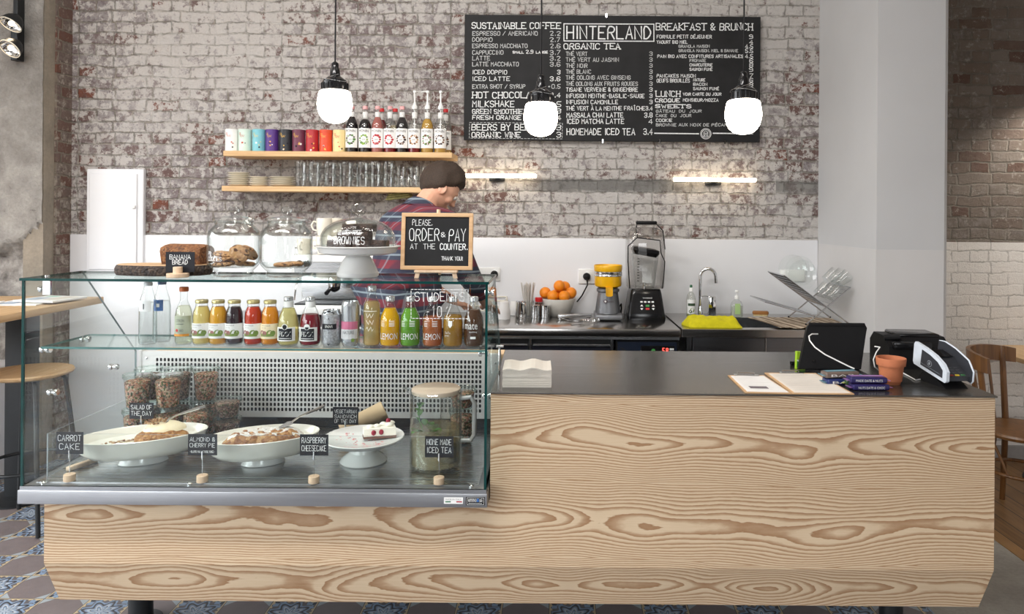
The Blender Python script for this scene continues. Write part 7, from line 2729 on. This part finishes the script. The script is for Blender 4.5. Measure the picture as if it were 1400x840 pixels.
tag(o, 'crumpled bright yellow cleaning cloth at the front of the sink', 'cloth')

# tea towel
x0, x1 = xat(1022, 4.4, ZW), sx1 - .012
vs, fs = [], []
for j in range(25):
    for i in range(41):
        u, v = i / 40, j / 24
        sh = (1 - v) * .075
        vs.append((x0 + sh + (x1 - x0 - sh) * u, BY + .012 + .40 * v, zt + .0115 + .0035 * math.sin(u * 22 + v * 3) * (.3 + .7 * (1 - v)) + .003 * noise.noise((u * 6, v * 6, 8))))
for j in range(24):
    for i in range(40):
        a_ = j * 41 + i
        fs.append((a_, a_ + 1, a_ + 42, a_ + 41))
off = len(vs)
vs += [(x_, y_, z_ - .0035) for x_, y_, z_ in vs]
fs += [tuple(i + off for i in f_[::-1]) for f_ in fs]
bd_ = list(range(41)) + [j * 41 + 40 for j in range(1, 25)] + [24 * 41 + i for i in range(39, -1, -1)] + [j * 41 for j in range(23, 0, -1)]
fs += [(bd_[k], bd_[(k + 1) % len(bd_)], bd_[(k + 1) % len(bd_)] + off, bd_[k] + off) for k in range(len(bd_))]
o = MB().add(vs, fs).build('tea_towel', M['towel'], ang=60)
tag(o, 'beige striped tea towel spread under the dish rack', 'towel')
ztw = zt + .0150

# brush
x, y = onz(1041, 436, zt)
t = thing('scrub_brush', 'brown wooden scrubbing brush on the tea towel', 'brush', (x, y + .02, ztw - .001), -.10)
b = MB()
loft(b, [(.010, .046, .016), (.016, .048, .018), (.026, .047, .017), (.030, .042, .012)], 0, .012)
b.build('wooden_back', wood_simple('brush_wood', srgb(172, 118, 60), srgb(136, 88, 42), 0, 60), t)
loft(MB(), [(0, .044, .015), (.010, .042, .014)], 0, .010).build('bristles', P('bristles', srgb(206, 186, 140), .9, var=.3, vs=300), t)

# folding dish rack: two crossing frames with mesh shelves
Y0r, Y1r = 4.06, 4.36
t = thing('dish_rack', 'folding steel dish rack with crossed legs on the tea towel', 'dish rack', (0, 0, ztw))
def rp(px, py, Y):
    p = pt(px, py, Y)
    return Vector((p.x, Y, p.z - ztw))
frn = {}
for nm, Y in (('front', Y0r), ('rear', Y1r)):
    s_ = 1.0
    # corner points measured on the front frame and reused at the rear frame
    A_ = rp(1102, 447, Y0r); B_ = rp(1163, 393.5, Y0r)
    C_ = rp(1163, 447, Y0r); D_ = rp(1072, 377, Y0r)
    E_ = rp(1046, 413, Y0r); F_ = rp(1108, 437, Y0r); G_ = rp(1131, 421, Y0r)
    for q in (A_, B_, C_, D_, E_, F_, G_):
        q.y = Y
    A_.z = C_.z = .004
    frn[nm] = (A_, B_, C_, D_, E_, F_, G_)
    b = MB().tube([A_, B_], .0042, 8)
    b.tube([C_, A_.lerp(B_, .47), D_], .0042, 8)
    b.build('frame', M['steel_y'], t)
    for q in (A_, C_):
        MB().ball(q + Vector((0, 0, .001)), .0055, m=0, n=10, k=6).build('foot', M['black'], t)
def meshshelf(nm, P0, P1, Q0, Q1, n1, n2):
    b = MB()
    b.tube([P0, P1, Q1, Q0], .0034, 8, closed=True)
    for k in range(1, n1):
        b.tube([P0.lerp(P1, k / n1), Q0.lerp(Q1, k / n1)], .0016, 5, cap=False)
    for k in range(1, n2):
        b.tube([P0.lerp(Q0, k / n2), P1.lerp(Q1, k / n2)], .0016, 5, cap=False)
    b.build(nm, M['steel_y'], t)
f_, r_ = frn['front'], frn['rear']
xf, xr = f_[0].lerp(f_[1], .47), r_[0].lerp(r_[1], .47)
meshshelf('upper_shelf', f_[3], xf, r_[3], xr, 9, 16)
meshshelf('upper_shelf_back', xf, f_[1], xr, r_[1], 6, 16)
low_f, low_r = f_[0].lerp(f_[1], .22), r_[0].lerp(r_[1], .22)
meshshelf('lower_shelf', f_[4], low_f, r_[4], low_r, 8, 16)
# things drying on it
dirU = (xf - f_[3]).normalized()
def on_rack(u, yv, up=.0):
    p = f_[3].lerp(xf, u)
    nrm = Vector((-dirU.z, 0, dirU.x))
    return Vector((p.x, 0, p.z + ztw)) + nrm * up + Vector((0, yv, 0))
angr = math.atan2(-dirU.z, dirU.x)
first_ = None
for i, (u, yv, lab) in enumerate(((.93, 4.13, 'wet tumbler in the bottom of the rack, front one'), (.93, 4.22, 'wet tumbler in the bottom of the rack, middle one'), (.93, 4.31, 'wet tumbler in the bottom of the rack, rear one'))):
    o = gl.copy()
    COL.objects.link(o)
    o.location = on_rack(u, yv, .012) + Vector((.046, 0, .021))
    o.rotation_euler = (0, R(48), 0)
    tag(o, lab, 'glass', 'glasses drying in the rack')
B_, xfv = f_[1], xf
dirB = (B_ - xf).normalized()
nB = Vector((-dirB.z, 0, dirB.x))
for i, (u, yv, lab) in enumerate(((.84, 4.12, 'wet tumbler lying high on the right slope of the rack, front'), (.86, 4.21, 'wet tumbler lying high on the right slope of the rack, middle'), (.84, 4.30, 'wet tumbler lying high on the right slope of the rack, rear'))):
    o = gl.copy()
    COL.objects.link(o)
    p = xf.lerp(B_, u)
    o.location = Vector((p.x, yv, p.z + ztw)) + nB * .046
    o.rotation_euler = (0, PI / 2 - math.atan2(dirB.z, dirB.x), 0)
    tag(o, lab, 'glass', 'glasses on the rack slope')
pl_ = MB().lathe(plate_mesh(.085), 40).build('plate', M['jar_glass'])
for i, (u, yv, tl, lab) in enumerate(((.40, 4.18, 8, 'glass plate standing upright in the dish rack, front one'), (.55, 4.24, 4, 'glass plate standing upright in the dish rack, middle one'), (.40, 4.30, 8, 'glass plate standing upright in the dish rack, rear one'))):
    o = pl_ if i == 0 else pl_.copy()
    if i:
        COL.objects.link(o)
    o.location = on_rack(u, yv, .0) + Vector((.028, 0, .088))
    o.rotation_euler = (PI / 2 - R(tl), 0, 0)
    tag(o, lab, 'plate', 'glass plates in the dish rack')

# folded cloths on a hook beneath the lower shelf, behind the head
p = pt(545, 268, 4.50)
t = thing('folded_cloths', 'olive striped folded cloths under the lower shelf behind the shoulder', 'cloths', (p.x, 4.50, p.z))
b = MB()
for k in range(3):
    b.rbox(-.07 + .006 * k, .08 - .004 * k, -.05, .05, -.018 + k * .013, -.006 + k * .013, .005, 2)
b.warp(lambda q: q + Vector((0, 0, .010 * math.sin(q.x * 22))))
b.build('cloths', P('olive_cloth', srgb(150, 144, 92), .95, var=.3, vs=60), t)
MB().tube([(-.06, .03, .02), (-.06, .03, .0), (-.06, .145, .0)], .003, 6).build('hook', M['black_metal'], t)
MB().tube([(.06, .03, .02), (.06, .03, .0), (.06, .145, .0)], .003, 6).build('hook', M['black_metal'], t)

# ------------------------------------------------------------------ barista behind the counter
def skin_mesh(name, joints, edges, root, lv=2):
    """joints: name -> ((x, y, z), rx, ry); one continuous skinned surface"""
    names = list(joints)
    me = bpy.data.meshes.new(name)
    me.from_pydata([joints[n_][0] for n_ in names], [(names.index(a_), names.index(b_)) for a_, b_ in edges], [])
    o = bpy.data.objects.new(name, me)
    COL.objects.link(o)
    md = o.modifiers.new('skin', 'SKIN')
    md.use_smooth_shade = True
    sv = me.skin_vertices[0].data
    for i, n_ in enumerate(names):
        sv[i].radius = joints[n_][1:3]
        sv[i].use_root = (n_ == root)
    sb = o.modifiers.new('sub', 'SUBSURF')
    sb.levels = sb.render_levels = lv
    dg = bpy.context.evaluated_depsgraph_get()
    m2 = bpy.data.meshes.new_from_object(o.evaluated_get(dg))
    vs = [v.co.copy() for v in m2.vertices]
    fs = [tuple(p.vertices) for p in m2.polygons]
    bpy.data.objects.remove(o)
    bpy.data.meshes.remove(me)
    bpy.data.meshes.remove(m2)
    return vs, fs


def remeshed(name, mb, size, mat, parent, smooth=4):
    o = mb.build(name, mat, parent, ang=0)
    rm = o.modifiers.new('r', 'REMESH')
    rm.mode = 'VOXEL'
    rm.voxel_size = size
    sm = o.modifiers.new('s', 'SMOOTH')
    sm.factor = .5
    sm.iterations = smooth
    dg = bpy.context.evaluated_depsgraph_get()
    m2 = bpy.data.meshes.new_from_object(o.evaluated_get(dg))
    o.modifiers.clear()
    old = o.data
    o.data = m2
    bpy.data.meshes.remove(old)
    m2.name = name
    m2.materials.clear()
    m2.materials.append(mat)
    m2.shade_smooth()
    return o


S = 1.045
Yp_ = 3.60
FD = R(54)                       # he faces right and away, towards the worktop
per = thing('person', 'dark haired person in a plaid shirt bending over the back worktop', 'person', (xat(551, Yp_, 1.2), Yp_, 0), FD)
# local frame: x forwards, y his left, z up
J = {}
def j(n_, x, y, z, a_, b_=None):
    J[n_] = ((x * S, y * S, z * S), a_ * S, (b_ or a_) * S)
j('hip', -.03, 0, .98, .100, .125)
j('waist', -.01, 0, 1.12, .095, .118)
j('chest', .045, 0, 1.30, .105, .135)
j('upper', .085, 0, 1.415, .080, .115)
j('neck0', .125, 0, 1.505, .060, .066)
j('neck1', .165, 0, 1.550, .052, .056)
j('skull', .205, 0, 1.590, .060, .062)
E_ = [('hip', 'waist'), ('waist', 'chest'), ('chest', 'upper'), ('upper', 'neck0'), ('neck0', 'neck1'), ('neck1', 'skull')]
for s_, n_ in ((1, 'L'), (-1, 'R')):
    j('sh' + n_, .115, s_ * .155, 1.405, .048)
    j('el' + n_, .235, s_ * .203, 1.175, .043)
    j('wr' + n_, .430, s_ * .130, 1.035, .030, .026)
    j('pm' + n_, .490, s_ * .105, 1.000, .020, .034)
    E_ += [('upper', 'sh' + n_), ('sh' + n_, 'el' + n_), ('el' + n_, 'wr' + n_), ('wr' + n_, 'pm' + n_)]
    j('th' + n_, -.01, s_ * .095, .86, .090)
    j('kn' + n_, .015, s_ * .105, .50, .060)
    j('an' + n_, -.03, s_ * .11, .10, .042)
    j('to' + n_, .12, s_ * .125, .045, .038, .042)
    E_ += [('hip', 'th' + n_), ('th' + n_, 'kn' + n_), ('kn' + n_, 'an' + n_), ('an' + n_, 'to' + n_)]
b = MB()
vs, fs = skin_mesh('body_source', J, E_, 'hip')
b.add(vs, fs)
# five fingers per hand, each a short bent chain rooted in the palm
for s_ in (1, -1):
    P0 = Vector((.490, s_ * .105, 1.000)) * S
    for k, (off_, ln_) in enumerate(((.030, .072), (.010, .080), (-.010, .076), (-.029, .060))):
        a_ = P0 + Vector((.004, -s_ * off_ * -1, .0))
        d_ = Vector((.80, -s_ * .18 + s_ * off_ * 2.2, -.30)).normalized()
        p1 = a_ + d_ * .030
        p2 = p1 + (d_ + Vector((0, 0, -.25))).normalized() * ln_ * .42
        p3 = p2 + (d_ + Vector((0, 0, -.75))).normalized() * ln_ * .34
        b.tube([a_, p1, p2, p3], [.0100, .0096, .0088, .0070], 8)
        b.ball(p3, .0070, n=8, k=6)
    a_ = P0 + Vector((-.030, -s_ * .016, .0))
    p1 = a_ + Vector((.026, -s_ * .030, -.010))
    p2 = p1 + Vector((.026, -s_ * .012, -.012))
    b.tube([a_, p1, p2], [.0125, .0105, .0080], 8)
    b.ball(p2, .0080, n=8, k=6)
# head: built upright facing +x, then pitched forward and turned
HM = Matrix.Translation(Vector((.228, -.012, 1.602)) * S) @ Matrix.Rotation(R(-26), 4, 'Z') @ Matrix.Rotation(R(36), 4, 'Y') @ Matrix.Scale(S, 4)
def head_pt(p):
    x, y, z = p
    r_ = Vector((x * .098, y * .077, z * .118))
    if z < 0:                                  # jaw narrows, chin comes forward
        k = -z
        r_.y *= 1 - .34 * k
        r_.x = r_.x * (1 - .30 * k) + .016 * k
    if x > .3:
        r_.x -= .010 * (x - .3) * (1 - abs(z))  # flatter face
    if x < 0 and z > -.2:
        r_.x *= 1.06
    return r_
hb = MB()
hb.ball((0, 0, 0), 1, n=36, k=26)
hb.v = [tuple(head_pt(p)) for p in hb.v]
hb.add(*(lambda q: (q.v, q.f))(MB().ball((.094, 0, -.018), .015, .013, .026, 12, 8)))
hb.ball((.104, 0, -.030), .013, .015, .010, 12, 8)
hb.ball((.070, 0, -.094), .024, .026, .018, 12, 8)
hb.ball((.086, 0, -.062), .012, .022, .007, 12, 8)
hb.ball((.080, 0, .018), .014, .048, .009, 12, 8)
for s_ in (1, -1):
    hb.ball((.052, s_ * .044, -.030), .026, .020, .022, 12, 8)
    T = Matrix.Translation((-.004, s_ * .074, -.012)) @ Matrix.Rotation(s_ * R(24), 4, 'Z') @ Matrix.Rotation(R(-12), 4, 'Y')
    hb.ball((0, 0, 0), .019, .006, .030, 14, 10, 0, T)
    hb.tube([T @ Vector((.015 * math.cos(a_ * .5 - .6) - .001, s_ * .006, .027 * math.sin(a_ * .5 - .6))) for a_ in range(10)], .0045, 6, cap=True)
b.add(hb.v, hb.f, 0, HM)
body = remeshed('body', b, .0055, M['skin'], per, 4)
for s_ in (1, -1):
    e = MB().ball((.0785, s_ * .030, -.002), .0125, n=14, k=10, M=HM)
    e.build('eye', P('eye_white', srgb(226, 222, 216), .2, var=0), per)
    MB().ball((.0893, s_ * .030, -.002), .0040, .0056, .0056, 12, 8, 0, HM).build('pupil', M['dark'], per)
MB().prism([(-.020, -.0022), (.0, -.0035), (.020, -.0022), (0, .0030)], .0955, .0985, 'x', 0, HM @ Matrix.Translation((0, 0, -.062))).build('lips', P('lips', srgb(176, 112, 100), .5), per, ang=0)
# hair: cap over the skull, longer on top, cut short at the nape and round the ear
hr = MB()
n1, n2 = 56, 34
vs, fs, keep = [], [], {}
for j_ in range(n2 + 1):
    th = PI * j_ / n2
    for i_ in range(n1):
        ph = 2 * PI * i_ / n1
        d_ = Vector((math.sin(th) * math.cos(ph), math.sin(th) * math.sin(ph), math.cos(th)))
        p = head_pt(d_)
        lift = .010 + .018 * max(0, d_.z) + .012 * max(0, d_.x) * max(0, d_.z)
        front = d_.x
        cut = .46 if front > .55 else (.46 - (.55 - front) * .75 if front > -.25 else -.14 - (-.25 - front) * .62) + .05 * noise.noise((ph * 4, 0, 0))
        f_ = max(0, min(1, (d_.z - cut) / .16 + .5))
        lift = -.006 + (lift + .006) * f_
        lift += f_ * (.0045 * noise.noise((p.x * 90, p.y * 90, p.z * 30)) + .010 * noise.noise((p.x * 26, p.y * 26, p.z * 14)))
        p = p + d_ * lift
        vs.append(p)
for j_ in range(n2):
    for i_ in range(n1):
        fs.append((j_ * n1 + i_, j_ * n1 + (i_ + 1) % n1, (j_ + 1) * n1 + (i_ + 1) % n1, (j_ + 1) * n1 + i_))
hr.add(vs, fs, 0, HM)
hr.build('hair', M['hair'], per, ang=80)
# shirt
K = {}
def k_(n_, x, y, z, a_, b_=None):
    K[n_] = ((x * S, y * S, z * S), a_ * S, (b_ or a_) * S)
k_('hem', -.035, 0, .86, .150, .180)
k_('hip', -.035, 0, .95, .152, .182)
k_('waist', -.015, 0, 1.10, .145, .170)
k_('chest', .045, 0, 1.29, .152, .188)
k_('upper', .085, 0, 1.415, .132, .180)
k_('collar', .122, 0, 1.505, .082, .092)
EE = [('hem', 'hip'), ('hip', 'waist'), ('waist', 'chest'), ('chest', 'upper'), ('upper', 'collar')]
for s_, n_ in ((1, 'L'), (-1, 'R')):
    k_('sh' + n_, .112, s_ * .165, 1.412, .086)
    k_('el' + n_, .236, s_ * .205, 1.172, .062)
    k_('cf' + n_, .400, s_ * .148, 1.055, .046)
    EE += [('upper', 'sh' + n_), ('sh' + n_, 'el' + n_), ('el' + n_, 'cf' + n_)]
vs, fs = skin_mesh('shirt_source', K, EE, 'hip')
b = MB().add(vs, fs)
b.warp(lambda p: p + Vector((noise.noise(p * 9 + Vector((0, 0, 3))), noise.noise(p * 9 + Vector((5, 0, 0))), 0)) * .006)
o = b.build('plaid_shirt', M['plaid'], per, ang=0)
o.data.shade_smooth()
b = MB().lathe([(.105, -.040), (.094, .0), (.084, .022), (.078, .024), (.074, .0)], 30, 0, Matrix.Translation(Vector((.122, 0, 1.492)) * S) @ Matrix.Rotation(R(38), 4, 'Y'))
b.build('collar', M['plaid'], per)
# trousers and shoes
T_ = {}
def t_(n_, x, y, z, a_, b_=None):
    T_[n_] = ((x * S, y * S, z * S), a_ * S, (b_ or a_) * S)
t_('waist', -.025, 0, 1.03, .122, .148)
t_('hip', -.03, 0, .94, .132, .160)
TE = [('waist', 'hip')]
for s_, n_ in ((1, 'L'), (-1, 'R')):
    t_('th' + n_, -.01, s_ * .098, .85, .108)
    t_('kn' + n_, .015, s_ * .108, .50, .078)
    t_('an' + n_, -.03, s_ * .112, .09, .066)
    TE += [('hip', 'th' + n_), ('th' + n_, 'kn' + n_), ('kn' + n_, 'an' + n_)]
vs, fs = skin_mesh('trouser_source', T_, TE, 'hip')
o = MB().add(vs, fs).build('trousers', M['jeans'], per, ang=0)
o.data.shade_smooth()
for s_ in (1, -1):
    b = MB()
    loft(b, [(0, .150, .052), (.020, .150, .053), (.045, .135, .048), (.075, .085, .042), (.100, .055, .040)], 0, .045)
    b.warp(lambda p: p + Vector((.045 - p.z * .55, s_ * .120 * S, 0)))
    b.build('shoe', M['shoe'], per)

# ------------------------------------------------------------------ high table and stool by the window
tz = 1.075
yb0 = 3.98
xr_ = xat(142, yb0, tz)
t = thing('high_table', 'pale wooden high table on a black post by the window', 'table', (-3.05, 3.25, 0))
ox, oy = t.location.x, t.location.y
MB().rbox(-4.6 - ox, xr_ - ox, 2.55 - oy, yb0 - oy, tz - .034, tz, .003, 2).build('tabletop', M['table_wood'], t)
pxm = xat(31, 3.92, .8) - ox
MB().rbox(pxm - .055, pxm + .055, 3.92 - oy - .055, 3.92 - oy + .055, .02, tz - .034, .004, 2).build('post', M['black_metal'], t)
MB().lathe([(0, 0), (.16, 0), (.16, .010), (.10, .022), (0, .024)], 48, 0, Matrix.Translation((pxm, 3.92 - oy, 0))).build('base_plate', M['black_metal'], t)
# papers
for k, (px0, px1, y0, y1, rz, mt, lab) in enumerate(((30, 88, 3.55, 3.80, .1, 'paper', 'white magazine on the high table, nearest the case'), (62, 120, 3.62, 3.86, -.15, 'paper', 'open pale leaflet on the high table beside the magazine'), (-40, 16, 3.40, 3.66, .3, 'paper', 'white paper sheet on the high table near the window'))):
    x0, x1 = xat(px0, y1, tz), xat(px1, y1, tz)
    hz = .006 + .003 * k
    o = thing('magazine', lab, 'magazine', ((x0 + x1) / 2, (y0 + y1) / 2, tz + (0 if k != 1 else .0095)), rz, group='papers on the high table')
    MB().rbox(-(x1 - x0) / 2, (x1 - x0) / 2, -.11, .11, 0, hz, .0008, 1).build('pages', M['paper'], o)
    b = MB()
    w_ = (x1 - x0) / 2
    for u0, v0, u1, v1, m_ in ((-.8, -.085, -.1, .02, 0), (.05, -.06, .8, .09, 1), (-.75, .05, -.15, .09, 2)):
        b.add([(w_ * u0, v0, hz + .0004), (w_ * u1, v0, hz + .0004), (w_ * u1, v1, hz + .0004), (w_ * u0, v1, hz + .0004)], [(0, 1, 2, 3)], m_)
    b.build('print', [P('print_blue_grey', srgb(170, 182, 196), .6), P('print_sand', srgb(206, 198, 186), .6), P('print_mint', srgb(150, 196, 176), .6)], o, ang=0)


def stool(lab, x, y, rz):
    t = thing('bar_stool', lab, 'stool', (x, y, 0), rz, group='bar stools at the high table')
    sz = .755
    MB().lathe([(0, sz - .030), (.150, sz - .030), (.186, sz - .018), (.190, sz - .008), (.186, sz - .001), (.12, sz - .004), (0, sz - .006)], 40).build('seat', M['table_wood'], t)
    for k in range(4):
        a_ = PI / 4 + k * PI / 2
        c_, s_ = math.cos(a_), math.sin(a_)
        MB().tube([(.060 * c_, .060 * s_, sz - .034), (.130 * c_, .130 * s_, sz - .036), (.152 * c_, .152 * s_, sz - .060), (.200 * c_, .200 * s_, .30), (.235 * c_, .235 * s_, .004)], .0105, 10).build('leg', M['black_metal'], t)
    MB().tube([(.200 * math.cos(k * PI / 16), .200 * math.sin(k * PI / 16), .30) for k in range(32)], .0085, 8, closed=True).build('foot_ring', M['black_metal'], t)
    MB().lathe([(0, sz - .040), (.08, sz - .040), (.08, sz - .030), (0, sz - .030)], 24).build('seat_plate', M['black_metal'], t)
    return t


stool('round wooden bar stool with black legs between the high table and the case', xat(40, 3.60, .75), 3.60, .0)

# ------------------------------------------------------------------ bentwood chair and cafe table at the right
t = thing('cafe_chair', 'brown bentwood chair with spindle back beyond the counter end', 'chair', (xat(1398, 3.78, .5), 3.78, 0), R(-47))
# local: the back is at -x... seat centre at the origin, faces +x
MB().lathe([(0, .425), (.185, .425), (.205, .432), (.210, .445), (.205, .455), (.18, .458), (0, .452)], 40, sx=1.0, sy=1.0).build('seat', M['chair_wood'], t)
ca = lambda a_, r_, z: (r_ * math.cos(a_), r_ * math.sin(a_), z)
for a_, top in ((R(128), .84), (R(232), .84)):
    MB().tube([ca(a_, .225, .004), ca(a_, .200, .30), ca(a_, .195, .455), ca(a_, .225, .70), ca(a_, .245, top)], [.014, .016, .017, .016, .014], 10).build('rear_leg', M['chair_wood'], t)
for a_ in (R(48), R(-48)):
    MB().tube([ca(a_, .235, .004), ca(a_, .20, .25), ca(a_, .178, .428)], [.013, .017, .019], 10).build('front_leg', M['chair_wood'], t)
b = MB()
vs, fs = [], []
N_ = 26
for i in range(N_ + 1):
    a_ = R(112) + R(136) * i / N_
    e_ = abs(i / N_ - .5) * 2
    r_ = .246
    z0, z1 = .755 + .018 * (1 - e_), .830 + .020 * (1 - e_ ** 3)
    for rr, zz in ((r_ - .010, z0), (r_ + .010, z0), (r_ + .012, z1), (r_ - .008, z1)):
        vs.append((rr * math.cos(a_), rr * math.sin(a_), zz))
for i in range(N_):
    for k in range(4):
        fs.append((4 * i + k, 4 * i + (k + 1) % 4, 4 * i + 4 + (k + 1) % 4, 4 * i + 4 + k))
fs += [(0, 1, 2, 3), tuple(4 * N_ + k for k in range(4))]
b.add(vs, fs)
b.build('top_rail', M['chair_wood'], t, ang=40)
for i in range(5):
    a_ = R(146) + R(68) * i / 4
    MB().tube([ca(a_, .190, .452), ca(a_, .215, .62), ca(a_, .243, .775)], .0080, 8).build('spindle', M['chair_wood'], t)
MB().tube([ca(k * PI / 12, .165, .24) for k in range(24)], .0095, 8, closed=True).build('stretcher_ring', M['chair_wood'], t)
for a_ in (R(48), R(128), R(232), R(-48)):
    MB().tube([ca(a_ + .55, .165, .24), ca(a_ + .3, .185, .36), ca(a_ + .05, .185, .425)], .007, 8).build('brace', M['chair_wood'], t)

p = pt(1369, 486, 4.30)
t = thing('cafe_table', 'small wooden cafe table behind the bentwood chair', 'table', (p.x + .34, 4.26, 0))
MB().rbox(-.34, .34, -.30, .30, .725, .752, .003, 2).build('tabletop', M['table_wood'], t)
MB().cyl((0, 0, .02), (0, 0, .726), .03, n=18).build('post', M['black_metal'], t)
MB().lathe([(0, .004), (.20, .004), (.20, .012), (.05, .026), (0, .028)], 32).build('base_plate', M['black_metal'], t)

# warm spot washing the brick at the far right (lamp itself outside the frame)
l = bpy.data.lights.new('wall_spot', 'SPOT')
l.energy = 48
l.color = (1, .93, .84)
l.spot_size = R(120)
l.spot_blend = .6
l.shadow_soft_size = .04
o = bpy.data.objects.new('wall_spot', l)
COL.objects.link(o)
o.location = (3.25, 4.25, 2.35)
o.rotation_euler = (R(25), 0, 0)
